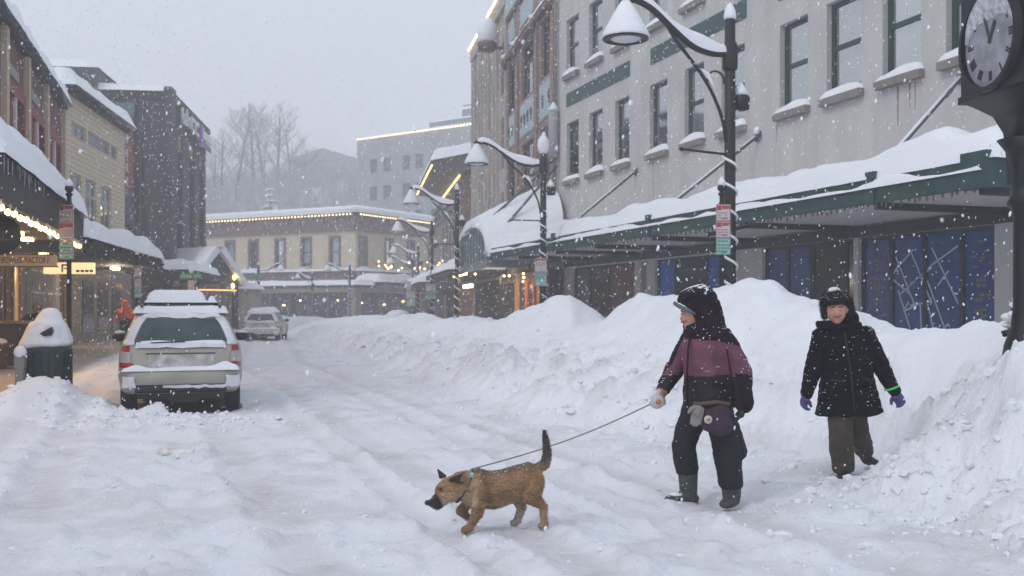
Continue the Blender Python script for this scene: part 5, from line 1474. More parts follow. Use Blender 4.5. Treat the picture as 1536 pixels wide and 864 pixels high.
tow = MB(); tow.box(DLn - 9, DLn + .1, -30, -3.9, 0, 15.1); part("rear_block", tow, DK, dark)
mb = snow_mesh(DLn - 9, DLn + .1, -30, -3.8, 15.1, .5, rad=.3, noise=.1, seed=96, nx=16, ny=24); part("roof_snow", mb, SNOWROOF, dark)
# low link between cream and dark building
lk = thing("low_link_building", "low dark brown building squeezed between the cream and the dark clad building", "building", (-19.63, 57.1, 0), CBR)
mb = MB(); mb.box(.05, 9.7, -10, -.15, 0, 4.6); part("wall", mb, mat("dark_brown_boards", (0, 0, 0)), lk)
mb = MB(); mb.box(.1, 9.6, -.15, 2.8, 3.05, 3.35); part("canopy", mb, mat("dark_canopy", (0, 0, 0)), lk)
mb = snow_mesh(.05, 9.7, -.1, 2.95, 3.35, .5, rad=.35, noise=.2, seed=97, nx=40, ny=12); part("canopy_snow", mb, SNOWROOF, lk)
mb = MB()
for x in (1.5, 5.0): mb.box(x, x + 2, -.15, -.1, .5, 2.6)
part("shop_window", mb, GLD, lk)

# ------------------------------------------------------------------ gabled arcade with snow roof
ga = thing("gabled_arcade", "low shelter with a steep snow covered gable and two warm lamps", "shelter", (-17.1, 58.0, 0), R(52))
mb = MB(); mb.prism([(-1.5, 3.0), (0, 4.75), (1.5, 3.0)], 'y', 0, 5.0); part("gable", mb, mat("greenish_gable", (.08, .095, .075), .8, var=.5, vscale=3), ga)
mb = MB()
for s in (-1, 1):
    a = Vector((0, 0, 4.8)); b = Vector((s * 1.8, 0, 2.75)); nrm = Vector((s * .75, 0, .66)); vs = []
    for y in (-.35, 5.0):
        for p, h in ((a, .02), (b, .02), (b, .26), (a, .40)): q = p + nrm * h; vs.append((q.x if abs(q.x) > .3 or h < .1 else s * .001, y, q.z))
    mb.add(vs, [(0, 1, 2, 3), (4, 7, 6, 5), (0, 4, 5, 1), (1, 5, 6, 2), (2, 6, 7, 3)])
part("gable_snow", mb, SNOWROOF, ga)
for x, y in ((-1.35, .15), (1.35, .15), (-1.35, 4.6), (1.35, 4.6)):
    mb = MB(); mb.box(x - .14, x + .14, y - .14, y + .14, 0, 3.0); part("post", mb, mat("dark_brown_boards", (0, 0, 0)), ga)
mb = MB(); mb.box(-1.5, 1.5, 1.2, 4.8, 0, 2.9); part("side_room", mb, mat("beige_panels", (.36, .31, .25), .8, color2=(.2, .17, .15), vscale=1.5, stretch=(2, 1, .2)), ga)
for p in ((1.1, -.12, 3.3), (1.0, -.12, 2.8)): mb = MB(); mb.ball(p, .12, 1, (1, 1, 1.5)); part("lamp", mb, mat("amber_bulb", (0, 0, 0)), ga)
mb = MB(); mb.box(-1.3, 1.3, -.06, -.0, 2.5, 2.58); part("light_strip", mb, mat("dim_orange_strip", (.8, .4, .1), .5, emit=(1, .55, .2), estr=1.2), ga)
ws = thing("beige_street_kiosk", "long low beige room beyond the gabled shelter, behind the farther parked car", "kiosk", (-18.9, 66, 0), R(-14))
mb = MB(); mb.box(-1.5, 1.5, -2, 2, 0, 2.75); part("wall", mb, MATS["beige_panels"], ws)
mb = snow_mesh(-1.7, 1.7, -2.2, 2.2, 2.75, .4, rad=.3, noise=.2, seed=101, nx=34, ny=14); part("roof_snow", mb, SNOWROOF, ws)
# ------------------------------------------------------------------ street lamps
ROPE = mat("white_light_rope", (.90, .92, .95), .5)
LENS = mat("lamp_lens", (.62, .64, .68), .25)
def street_lamp(loc, arm_dir, H=6.5, label="", s=1.0, sign=False, big_snow=False, src=None):
    if src is not None:
        o = dup(src, location=(*loc, 0), label=label); o.rotation_euler = (0, 0, arm_dir); return o
    t = thing("street_lamp", label, "street lamp", (*loc, 0), arm_dir, "black curved arm street lamps along the right side of the street")
    mb = MB(); mb.lathe([(.20, 0), (.20, .5), (.13, .7), (.105, .9), (.095, 3), (.09, H - .05), (.02, H)], 14); part("pole", mb, BLACK, t)
    # arm: from the pole rising outwards (-x) in an S
    A = [(0, 0, H - .62), (-.35, 0, H - .66), (-.75, 0, H - .58), (-1.15, 0, H - .33), (-1.5, 0, H - .08), (-1.8, 0, H + .04), (-2.02, 0, H + .05)]
    def smooth_pts(P, k=5):
        out = []
        for i in range(len(P) - 1):
            p0 = Vector(P[max(i - 1, 0)]); p1 = Vector(P[i]); p2 = Vector(P[i + 1]); p3 = Vector(P[min(i + 2, len(P) - 1)])
            for j in range(k):
                u = j / k
                out.append(.5 * ((2 * p1) + (p2 - p0) * u + (2 * p0 - 5 * p1 + 4 * p2 - p3) * u * u + (3 * p1 - p0 - 3 * p2 + p3) * u ** 3))
        out.append(Vector(P[-1])); return out
    AP = smooth_pts(A)
    mb = MB(); mb.tube(AP, .055, 10); mb.ball((-2.03, 0, H + .05), .085, 2); mb.tube([(-2.03, 0, H), (-2.03, 0, H - .2)], .03, 8)
    mb.lathe([(.12, H - .9), (.13, H - .84), (.13, H - .5), (.11, H - .44)], 14)
    arm = part("arm", mb, BLACK, t)
    # lower brace and scroll
    Bz = [(-.08, 0, H - 2.15), (-.16, 0, H - 1.75), (-.38, 0, H - 1.3), (-.7, 0, H - .9), (-1.05, 0, H - .55), (-1.25, 0, H - .3)]
    mb = MB(); mb.tube(smooth_pts(Bz), .028, 8)
    mb.tube([(-.29 + .17 * math.cos(a) - .0, 0, H - 1.12 + .17 * math.sin(a)) for a in np.linspace(-.2, math.pi + .3, 12)], .018, 6)
    part("brace", mb, BLACK, t)
    # shade
    mb = MB(); zc = H - .62
    mb.lathe([(.36, zc), (.37, zc + .03), (.30, zc + .12), (.17, zc + .26), (.07, zc + .40), (.05, zc + .5)], 24, (-2.03, 0, 0), cap=False)
    mb.lathe([(.365, zc + .01), (.25, zc + .0), (.25, zc + .05)], 24, (-2.03, 0, 0), cap=False)
    sh = part("lamp_shade", mb, BLACK, t)
    mb = MB(); mb.lathe([(.25, 0), (.22, -.03), (.1, -.06), (.01, -.065)], 24, (-2.03, 0, zc + .03), cap=False); part("lens", mb, LENS, sh)
    mb = MB(); mb.smooth = True
    mb.lathe([(.378, zc + .02), (.385, zc + .05), (.33, zc + .17), (.22, zc + .38), (.10, zc + .58), (.02, zc + .70)], 24, (-2.03, 0, 0)); part("shade_snow", mb, SNOW, sh)
    # snow along the arm
    mb = MB(); mb.smooth = True
    n = 8; rings = []
    for i, p in enumerate(AP[1:]):
        f = i / (len(AP) - 2)
        hgt = (.10 + .16 * math.exp(-((f - .25) / .18) ** 2) + .05 * math.exp(-((f - .8) / .2) ** 2)) * min(1, (1 - f) * 9 + .25)
        if i == 0: hgt *= 1.2
        rings.append([p + Vector((0, .062 * math.cos(a), .02 + max(0, math.sin(a)) * hgt)) for a in np.linspace(-.2, math.pi + .2, n)])
    vs = [q for r_ in rings for q in r_]
    fs = [(i * n + k, i * n + k + 1, (i + 1) * n + k + 1, (i + 1) * n + k) for i in range(len(rings) - 1) for k in range(n - 1)]
    fs += [tuple(range(n)), tuple((len(rings) - 1) * n + k for k in range(n - 1, -1, -1))]
    mb.add(vs, fs); part("arm_snow", mb, SNOW, arm)
    mb = MB(); mb.add([( -.33, -.02, H - 1.25), (-.62, -.02, H - .93), (-.42, -.02, H - 1.0), (-.33, .02, H - 1.25), (-.62, .02, H - .93), (-.42, .02, H - 1.0)], [(0, 1, 2), (3, 5, 4), (0, 3, 4, 1), (1, 4, 5, 2), (2, 5, 3, 0)]); part("brace_snow", mb, SNOW, arm)
    mb = MB()
    if big_snow: mb.ball((0, 0, H - .05), .21, 2, (.9, .9, 1.5)); mb.ball((.02, 0, H + .24), .09, 1, (.9, .9, 1.5))
    else: mb.lathe([(.10, H - .04), (.105, H + .02), (.085, H + .13), (.04, H + .22), (.005, H + .25)], 12)
    part("top_snow", mb, SNOW, t)
    # small floodlight on the far side of the pole
    mb = MB(); mb.tube([(.08, 0, H - 1.45), (.22, 0, H - 1.45)], .03, 6); mb.lathe([(.06, -.16), (.13, -.14), (.14, .06), (.07, .16)], 12, (.24, 0, H - 1.42)); fl = part("side_floodlight", mb, BLACK, t)
    mb = MB(); mb.lathe([(.13, .06), (.11, .14), (.03, .28)], 10, (.22, 0, H - 1.38)); part("floodlight_snow", mb, SNOW, fl)
    # banner arms
    mb = MB(); mb.tube([(-.02, 0, H - 2.35), (-.95, 0, H - 2.32)], .022, 6); mb.ball((-.97, 0, H - 2.32), .045, 1)
    part("banner_arm", mb, BLACK, t); mb = MB()
    mb.tube([(-.42, 0, H - 3.72), (.38, 0, H - 3.55)], .035, 8); mb.ball((-.44, 0, H - 3.72), .05, 1); mb.ball((.40, 0, H - 3.55), .05, 1)
    part("banner_arm", mb, BLACK, t)
    # white rope of lights wound round the pole
    mb = MB(); pts = []
    z = H - 2.2; k = 0
    while z > .5:
        a = k * .35; pts.append((.115 * math.cos(a), .115 * math.sin(a), z)); z -= .42 * .35 / (2 * math.pi); k += 1
    mb.tube(pts, .024, 5); part("light_rope", mb, ROPE, t, "white rope of lights wound around the pole")
    return t
lamp1 = street_lamp((3.64, 16.7), R(25), label="nearest street lamp, its cone shade capped with snow at the top of the picture")
lamp2 = street_lamp((.95, 30.4), R(-3), label="street lamp with a ball of snow on its pole, before the brown brick building", big_snow=True)
lamp3 = street_lamp((-2.4, 43.6), 0, label="street lamp in front of the arched entrance canopy", src=lamp1); lamp3.rotation_euler = (0, 0, R(-8))
lamp4 = street_lamp((-4.57, 57), R(-12), label="fourth street lamp, before the right end of the cream building", src=lamp1)
lamp5 = street_lamp((-7.5, 80), R(-10), label="taller one of the two farthest lamps beside the festoon lights", src=lamp1)
lamp6 = street_lamp((-8.85, 89), R(-10), label="farthest right hand street lamp, just left of its twin by the festoon lights", src=lamp1)
lamp6.scale = (1, 1, .93); lamp3.scale = (1, 1, 1.03)
lamp7 = street_lamp((-13.3, 82), R(0), label="street lamp before the corner of the cream building, its arm pointing left", src=lamp1); lamp7.scale = (.9, .9, .78)
lamp8 = street_lamp((-20.8, 82), R(180), label="street lamp behind the farther parked car, its arm pointing right", src=lamp1); lamp8.scale = (.9, .9, .78)
lamp9 = street_lamp((-16.8, 84), R(0), label="thin dark lamp post half way along the cream building's shopfronts", src=lamp1); lamp9.scale = (.6, .6, .68)

lamp1.scale = (1, 1, .978)

# ------------------------------------------------------------------ parking signs on posts
SW = mat("white_sign_face", (.55, .54, .54), .5)
SR = mat("red_sign_print", (.42, .05, .055), .5)
SG = mat("pale_green_sign", (.33, .50, .46), .5)
SGD = mat("green_sign_print", (.03, .20, .15), .5)
def parking_signs(parent, z_top, w_=.24, kinds="rrg", h=.32):
    z = z_top; rr = random.Random(len(kinds))
    for i, k in enumerate(kinds):
        b = MB(); b.box(-w_ / 2, w_ / 2, -.10, -.085, z - h, z); bo = part("sign_plate", b, SW if k == "r" else SG, parent, "white sign with red print" if k == "r" else "pale green sign with green print")
        m_ = MB(); y0, y1 = -.105, -.101
        c = w_ / 2
        for q in ((-c + .006, c - .006, z - .012, z - .006), (-c + .006, c - .006, z - h + .006, z - h + .012), (-c + .006, -c + .012, z - h, z), (c - .012, c - .006, z - h, z)): m_.box(q[0], q[1], y0, y1, q[2], q[3])
        if k == "r":
            m_.box(-c + .015, -c + .085, y0, y1, z - .095, z - .02)
            m_.box(-c + .095, c - .015, y0, y1, z - .075, z - .025)
            m_.box(-.03, .06, y0, y1, z - h + .03, z - h + .042)
            part("sign_print", m_, SR, bo)
            m_ = MB()
            for zz in (.13, .17, .21):
                x = -c + .03
                while x < c - .05: l = rr.uniform(.02, .04); m_.box(x, x + l, y0, y1, z - zz - .016, z - zz); x += l + .012
            # white letter strokes in the red field
            for q in range(4): m_.box(-c + .105 + q * .03, -c + .118 + q * .03, y0 - .003, y1 - .0045, z - .065, z - .035)
            part("sign_text", m_, mat("faded_red_text", (.35, .14, .14), .5), bo)
        else:
            for zz in (.04, .10, .15, .20):
                x = -c + .03
                while x < c - .05: l = rr.uniform(.02, .045); m_.box(x, x + l, y0, y1, z - zz - .022, z - zz); x += l + .012
            m_.box(-.04, .05, y0, y1, z - h + .03, z - h + .045)
            part("sign_print", m_, SGD, bo)
        z -= h + .004
def signpost(loc, H, ztop, label, w_=.24, kinds="rrg", h=.32, rz=0, pr=.04):
    t = thing("parking_sign_post", label, "parking sign", (*loc, 0), rz, "parking sign posts")
    mb = MB(); mb.lathe([(pr * 1.5, 0), (pr * 1.5, .5), (pr, .6), (pr, H - .42), (pr * 1.35, H - .40), (pr * 1.35, H - .34), (pr, H - .33), (pr, H - .22)], 12)
    mb.lathe([(pr, H - .22), (pr * 1.5, H - .21), (pr * 1.5, H - .18), (pr * .9, H - .16)], 12); mb.ball((0, 0, H - .09), .075, 2); part("post", mb, BLACK, t)
    mb = MB(); mb.lathe([(.07, H - .05), (.06, H + .02), (.02, H + .08), (.003, H + .1)], 10); part("cap_snow", mb, SNOW, t)
    parking_signs(t, ztop, w_, kinds, h)
    return t
signpost((3.42, 16.3), 3.55, 3.18, "parking sign post with three plates beside the nearest street lamp", w_=.235, h=.27, rz=R(3))
signpost((-7.75, 17.5), 3.68, 3.30, "parking sign post with three plates on the left pavement behind the litter bin", w_=.26, h=.315, rz=R(-4))
signpost((.86, 30.1), 2.95, 3.0, "two parking plates on the second street lamp", w_=.36, h=.42, kinds="rg", rz=R(2), pr=.03)
signpost((-12.0, 32), 3.25, 2.85, "parking sign post between the orange jacket and the nearer parked car", w_=.22, h=.34, kinds="rrg", rz=R(35))
signpost((-4.6, 56.4), 2.8, 2.9, "parking plates on the fourth street lamp", w_=.6, h=.45, kinds="rg", rz=R(15), pr=.03)
signpost((-8.0, 79.2), 3.6, 3.6, "faded parking plates beside the farthest lamps", w_=.7, h=.65, kinds="rrg", rz=R(0), pr=.03)
# street name signs
def street_name(loc, H, label, w_, rz):
    t = thing("street_name_sign", label, "street sign", (*loc, 0), rz)
    mb = MB(); mb.tube([(0, 0, 0), (0, 0, H + .1)], .04, 8); part("post", mb, BLACK if H < 3.4 else mat("steel_post", (.25, .26, .27), .5), t)
    mb = MB(); mb.box(-w_ / 2, w_ / 2, -.05, -.03, H - .24, H); bo = part("name_plate", mb, mat("street_green", (.015, .20, .12), .5), t)
    mb = MB(); n = 9
    for k in range(n):
        if k == 5: continue
        mb.box(-w_ * .42 + k * w_ * .095, -w_ * .42 + k * w_ * .095 + w_ * .055, -.056, -.051, H - .18, H - .06)
    part("sign_lettering", mb, mat("soft_white_print", (.35, .5, .45), .5), bo)
    mb = MB(); mb.ball((0, -.02, H + .08), .1, 1, (1, 1, 1.2)); part("cap_snow", mb, SNOW, t)
    return t
s1 = street_name((-12.05, 37.6), 2.82, "green street name sign above the nearer parked car, with a red and white plate below", .86, R(-4))
mb = MB(); mb.box(-.13, .13, -.05, -.03, 2.0, 2.55); part("small_plate", mb, mat("pinkish_plate", (.5, .35, .36), .6), s1)
street_name((-20.85, 81.4), 4.25, "pair of green street name plates on the lamp behind the farther parked car", 1.3, R(4))

# ------------------------------------------------------------------ street clock (top right)
ck = thing("street_clock", "ornate black street clock with a frosted face at the top right corner", "clock", (4.12, 8.0, 0), 0)
FA = R(-85)      # the near face is turned away from the viewer
mb = MB(); mb.lathe([(.30, 0), (.30, .9), (.2, 1.0), (.17, 1.2), (.12, 1.35), (.105, 1.5), (.10, 2.2), (.12, 2.3), (.15, 2.34), (.12, 2.4), (.11, 2.6), (.15, 2.75), (.22, 2.85)], 20); part("column", mb, BLACK, ck)
hw = .45; ht_ = .30
Mh = Matrix.Rotation(FA, 4, 'Z')
mb = MB(); mb.box(-hw, hw, -ht_, ht_, 3.27, 4.12, Mh); mb.box(-hw * 1.08, hw * 1.08, -ht_ * 1.1, ht_ * 1.1, 4.12, 4.24, Mh); mb.box(-hw * 1.04, hw * 1.04, -ht_ * 1.06, ht_ * 1.06, 3.21, 3.27, Mh)
hd = part("clock_head", mb, BLACK, ck)
mb = MB(); mb.smooth = True
prof = [(.10, 2.5), (.11, 2.72), (.15, 2.92), (.24, 3.07), (.35, 3.15), (.44, 3.21)]
vs = []
for r_, z in prof:
    for sx, sy in ((-1, -1), (1, -1), (1, 1), (-1, 1)): vs.append(Mh @ Vector((sx * r_, sy * max(.11, r_ * .6), z)))
mb.add(vs, [(i * 4 + k, i * 4 + (k + 1) % 4, (i + 1) * 4 + (k + 1) % 4, (i + 1) * 4 + k) for i in range(5) for k in range(4)]); part("bracket", mb, BLACK, hd)
FACE = mat("frosted_clock_face", (.20, .205, .235), .7, color2=(.34, .35, .40), vscale=5, bump=.5, bscale=14)
def clock_face(M, cover):
    mb = MB(); n = 40
    v0 = [M @ Vector((.40 * math.cos(a), -.004, .40 * math.sin(a))) for a in np.linspace(0, 2 * math.pi, n, endpoint=False)]
    mb.add(v0, [tuple(range(n))]); fo = part("clock_face", mb, FACE, hd)
    mb = MB()
    for k in range(n):
        a0 = 2 * math.pi * k / n; a1 = 2 * math.pi * (k + 1) / n
        for rA, yA, rB, yB in ((.40, -.004, .40, -.05), (.40, -.05, .44, -.05), (.44, -.05, .46, 0)):
            mb.quad(*[M @ Vector((r_ * math.cos(a), y, r_ * math.sin(a))) for r_, y, a in ((rA, yA, a0), (rA, yA, a1), (rB, yB, a1), (rB, yB, a0))])
    part("bezel", mb, BLACK, fo)
    mb = MB()
    for h in range(12):
        a = math.pi / 2 - h * math.pi / 6
        c, s_ = math.cos(a), math.sin(a)
        nb = (3, 1, 2, 3, 2, 1, 2, 3, 4, 2, 1, 2)[h]
        for q in range(nb):
            o_ = (q - (nb - 1) / 2) * .024
            p0 = M @ Vector((.27 * c - o_ * s_, -.008, .27 * s_ + o_ * c)); p1 = M @ Vector((.35 * c - o_ * s_, -.008, .35 * s_ + o_ * c))
            mb.bar(p0, p1, .013, .004, up=M.to_3x3() @ Vector((0, 1, 0)))
    part("numerals", mb, mat("faint_numerals", (.035, .035, .045), .7), fo)
    for nm, a, l, wd in (("hour_hand", R(62), .17, .03), ("minute_hand", R(112), .22, .02)):
        mb = MB(); mb.bar(M @ Vector((-.03 * math.cos(a), -.016, -.03 * math.sin(a))), M @ Vector((l * math.cos(a), -.016, l * math.sin(a))), wd, .006, up=M.to_3x3() @ Vector((0, 1, 0)))
        part(nm, mb, mat("dark_hand", (.05, .05, .06), .6), fo)
    # crust of snow blown on the upper part
    mb = MB(); mb.smooth = True; vs = []; nn = 26
    for i in range(nn):
        for j in range(9):
            a = math.pi * (.04 + .92 * i / (nn - 1)); r_ = .395 - (j / 8) * (.20 * math.sin(a) ** 1.2 + .02)
            edge = math.sin(math.pi * min(1, max(0, j / 8)) * .5 + math.pi * .5)
            q = Vector((r_ * math.cos(a), -.008 - .045 * edge * math.sin(a) - .008 * mnoise.noise(Vector((i * .8, j * .8, 1))), r_ * math.sin(a))); vs.append(M @ q)
    mb.add(vs, [(i * 9 + j, i * 9 + j + 1, (i + 1) * 9 + j + 1, (i + 1) * 9 + j) for i in range(nn - 1) for j in range(8)]); part("face_snow", mb, mat("crusty_snow", (.66, .68, .74), .85, bump=.8, bscale=30, color2=(.34, .35, .40), vscale=20), fo)
# two visible sides: local -y side after rotation, and -x side
M1 = Matrix.Translation((0, 0, 3.64)) @ Mh @ Matrix.Rotation(R(180), 4, 'Z') @ Matrix.Translation((0, -ht_ - .001, 0)) @ Matrix.Scale(.93, 4)
M2 = Matrix.Translation((0, 0, 3.64)) @ Mh @ Matrix.Translation((0, -ht_ - .001, 0)) @ Matrix.Scale(.93, 4)
clock_face(M1, 1)
clock_face(M2, 1)
mb = snow_mesh(-.5, .5, -.32, .32, 4.24, .3, rad=.25, noise=.2, nx=16, ny=12); mb.v = [tuple(Mh @ Vector(v)) for v in mb.v]; part("top_snow", mb, SNOW, hd)
# snow-laden shrub by the clock column
sb = thing("snowy_shrub", "small dark shrub half buried in snow at the foot of the clock", "shrub", (4.72, 9.2, 1.22), 0)
sb.scale = (.55, .55, .6)
mb = MB(); rr = random.Random(6)
for k in range(60):
    a = rr.uniform(0, 6.28); z = rr.uniform(0, .7); r_ = .32 * (1 - z)
    mb.ball((math.cos(a) * r_, math.sin(a) * r_, z), rr.uniform(.03, .06), 1, (1.5, 1.5, .7))
part("foliage", mb, mat("shrub_dark", (.012, .018, .014), .8), sb)
mb = MB()
for k in range(26):
    a = rr.uniform(0, 6.28); z = rr.uniform(.05, .75); r_ = .34 * (1 - z)
    mb.ball((math.cos(a) * r_, math.sin(a) * r_, z), rr.uniform(.07, .12), 2, (1.2, 1.2, .6))
part("snow_load", mb, SNOW, sb)

# ------------------------------------------------------------------ litter bin under a snow dome
bn = thing("litter_bin", "dark ribbed litter bin buried under a tall dome of snow on the left", "litter bin", (-6.75, 14.5, 0), R(14))
mb = MB(); mb.lathe([(.30, .30), (.31, .36), (.335, .84), (.35, .87), (.35, .92), (.30, .94)], 22)
for k in range(22):
    a = 2 * math.pi * k / 22; mb.bar((.315 * math.cos(a), .315 * math.sin(a), .36), (.345 * math.cos(a), .345 * math.sin(a), .85), .045, .02, up=(math.cos(a), math.sin(a), 0))
part("bin_body", mb, mat("dark_teal_metal", (.012, .03, .032), .5), bn)
mb = MB(); mb.lathe([(.28, .92), (.27, 1.1), (.18, 1.3), (.05, 1.38)], 18); part("bin_hood", mb, BLACK, bn)
so = blob("snow_dome", [((0, 0, .99), (.37, .37, .09), (.02, 0, 1.22), (.29, .29, .15)), ((.02, 0, 1.2), (.28, .28, .1), (.05, 0, 1.42), (.14, .14, .09)), ((-.1, -.1, .96), (.27, .22, .08), (0, 0, 1.2), .22)], SNOW, bn, voxel=.02, smooth=6, noise=.02, nscale=5)
mb = MB(); mb.prism([(-.02, 1.14), (.08, 1.20), (.13, 1.23), (.15, 1.17), (.13, 1.11), (.03, 1.10)], 'y', -.355, -.2); part("bin_opening", mb, BLACK, bn)
pm = thing("parking_meter_stub", "grey metal box on a short post beside the litter bin, capped with snow", "meter", (-6.86, 13.95, 0), R(10))
mb = MB(); mb.box(-.055, .055, -.05, .05, .30, .82); mb.box(-.065, .065, -.06, .06, .66, .84); part("meter_box", mb, mat("grey_metal_box", (.22, .20, .19), .5), pm)
mb = MB(); mb.ball((0, 0, .88), .085, 2, (1, 1, 1.2)); part("cap_snow", mb, SNOW, pm)
# planter / menu stand in front of the warm shopfront
st = thing("wooden_lectern_stand", "dark boxy wooden stand before the warm shopfront", "stand", (-11.2, 23.2, .12), R(-5))
mb = MB(); mb.box(-.65, .65, -.3, .3, .05, 1.02); mb.box(-.55, .55, -.32, -.29, .2, .45); mb.box(-.55, .55, -.32, -.29, .55, .9); part("box", mb, mat("dark_stand", (.045, .035, .03), .8, var=.4, vscale=6), st)
mb = MB(); mb.box(-.72, .72, -.38, .38, 1.02, 1.08); part("top_board", mb, mat("lit_wood_edge", (.32, .20, .10), .6), st)
st2 = thing("red_flower_tub", "low reddish tub on the pavement at the left edge", "planter", (-11.9, 22.9, .12), 0)
mb = MB(); mb.lathe([(.3, 0), (.38, .5), (.42, .52), (.42, .58), (.34, .58)], 16); part("tub", mb, mat("reddish_tub", (.14, .05, .03), .8), st2)
mb = MB(); mb.ball((0, 0, .6), .36, 2, (1, 1, .3)); part("snow_fill", mb, SNOW, st2)
# ice block in the street
ib = thing("snow_clod", "dirty compacted snow clod lying in the street in front of the nearer car", "snow lump", (-3.45, 10.25, 0), R(10))
bb = blob("clod_body", [((-.10, 0, .02), (.10, .10, .05), (.10, 0, .02), (.09, .1, .045))], mat("dirty_clod", (.55, .52, .46), .9, color2=(.75, .76, .78), vscale=9), ib, voxel=.012, smooth=2, noise=.02, nscale=12)

# ------------------------------------------------------------------ cars
def car(name, label, loc, rz, paint, L=4.45, W=1.735, H=1.50, snow_box=True, group=None, plate_dark=False, hatch=0.0):
    t = thing(name, label, "car", loc, rz, group)
    hw = W / 2
    # body rows: z, rear y, front y, half width
    rows = [(.30, .16, L - .25, hw - .07), (.36, .05, L - .1, hw - .03), (.50, .0, L, hw), (.62, .0, L, hw), (.66, .06, L, hw), (.80, .09, L - .04, hw + .0), (.92, .12, L - .15, hw - .01), (.98, .15, L - .9, hw - .03), (1.02, .17, L - 1.15, hw - .06),
            (1.20, .27, L - 1.5, hw - .13), (1.36, .38, L - 1.85, hw - .20), (1.44, .46, L - 2.1, hw - .25), (1.475, .58, L - 2.3, hw - .34), (1.49, .85, L - 2.5, hw - .50)]
    rows = [(z * H / 1.5, a, b, w_) for z, a, b, w_ in rows]
    n = 40
    def ring(z, a, b, w_, e=.26):
        out = []; cy = (a + b) / 2; hl_ = (b - a) / 2
        for k in range(n):
            th = 2 * math.pi * (k + .5) / n
            c, s_ = math.cos(th), math.sin(th)
            out.append((w_ * math.copysign(abs(c) ** e, c), cy + hl_ * math.copysign(abs(s_) ** (e * .75), s_), z))
        return out
    mb = MB(); mb.smooth = True
    vs = [p for r_ in rows for p in ring(*r_)]
    fs = [(i * n + k, i * n + (k + 1) % n, (i + 1) * n + (k + 1) % n, (i + 1) * n + k) for i in range(len(rows) - 1) for k in range(n)]
    fs += [tuple(range(n - 1, -1, -1)), tuple((len(rows) - 1) * n + k for k in range(n))]
    mb.add(vs, fs)
    body = part("body", mb, paint, t)
    # wheel arches cut out
    WR = .33; wy = (.82, L - .85)
    cut = MB()
    for y in wy:
        for s_ in (-1, 1):
            cut.lathe([(.40, 0), (.40, .36)], 28, (0, 0, 0))
            k0 = len(cut.v) - 56
            for q in range(k0, len(cut.v)):
                x_, y_, z_ = cut.v[q]; cut.v[q] = (s_ * (hw - .26 + z_), y + x_, WR + .02 + y_)
    co = link("cut", cut.mesh("cut", paint))
    bo = body.modifiers.new("b", 'BOOLEAN'); bo.operation = 'DIFFERENCE'; bo.solver = 'EXACT'; bo.object = co
    body.parent = None
    dg = bpy.context.evaluated_depsgraph_get(); dg.update()
    nm = bpy.data.meshes.new_from_object(body.evaluated_get(dg)); body.modifiers.clear(); body.data = nm; body.parent = t
    bpy.data.objects.remove(co)
    TY = mat("tyre_rubber", (.018, .018, .02), .85, bump=.5, bscale=40)
    for y in wy:
        for s_ in (-1, 1):
            mb = MB(); mb.lathe([(.2, -.10), (.30, -.105), (.335, -.07), (.34, 0), (.335, .07), (.30, .105), (.2, .10)], 24)
            mb.v = [(s_ * (hw - .14) + z_, y + x_, WR + y_) for x_, y_, z_ in mb.v]
            wo_ = part("wheel", mb, TY, t)
            mb = MB(); mb.lathe([(.01, .085), (.06, .09), (.19, .07), (.21, .11)], 20)
            mb.v = [(s_ * (hw - .14 + z_), y + x_, WR + y_) for x_, y_, z_ in mb.v]; part("rim", mb, mat("alloy_rim", (.35, .35, .36), .35, metal=.8), wo_)
    # interpolation of the rear surface
    def ry(z):
        zs = [r_[0] for r_ in rows]; return float(np.interp(z, zs, [r_[1] for r_ in rows]))
    def hwz(z): return float(np.interp(z, [r_[0] for r_ in rows], [r_[3] for r_ in rows]))
    def rear_patch(x0a, x1a, z0, z1, off=.006, nz=6, nx_=10, edge=None, corner=.0):
        vs = []; 
        for i in range(nz + 1):
            v = i / nz; z = z0 + (z1 - z0) * v
            for k in range(nx_ + 1):
                u = k / nx_; fx0, fx1 = (x0a(z), x1a(z)) if callable(x0a) else (x0a, x1a)
                x = fx0 + (fx1 - fx0) * u
                w_ = hwz(z); q = min(1, abs(x) / w_)
                th = (1 - q ** (2 / .26)) if q < 1 else 0
                a = ry(z); b = float(np.interp(z, [r_[0] for r_ in rows], [r_[2] for r_ in rows]))
                cy, hl_ = (a + b) / 2, (b - a) / 2
                cc = q ** (1 / .26); ss = math.sqrt(max(0, 1 - cc * cc)); y = cy - hl_ * ss ** (.26 * .75)
                vs.append((x, y - off, z))
        m_ = MB(); m_.smooth = True
        m_.add(vs, [(i * (nx_ + 1) + k, i * (nx_ + 1) + k + 1, (i + 1) * (nx_ + 1) + k + 1, (i + 1) * (nx_ + 1) + k) for i in range(nz) for k in range(nx_)])
        return m_
    s = H / 1.5
    # rear window with rounded trapezoid
    def gx(z): 
        f = (z - 1.0 * s) / (.38 * s); return (hwz(z) - .17) * (1 - .06 * max(0, f - .8) / .2 - .05 * max(0, .15 - f) / .15)
    part("rear_window", rear_patch(lambda z: -gx(z), lambda z: gx(z), 1.02 * s, 1.365 * s, .010, 8, 14), mat("green_tinted_glass", (.018, .038, .038), .12, color2=(.05, .075, .075), vscale=4), t)
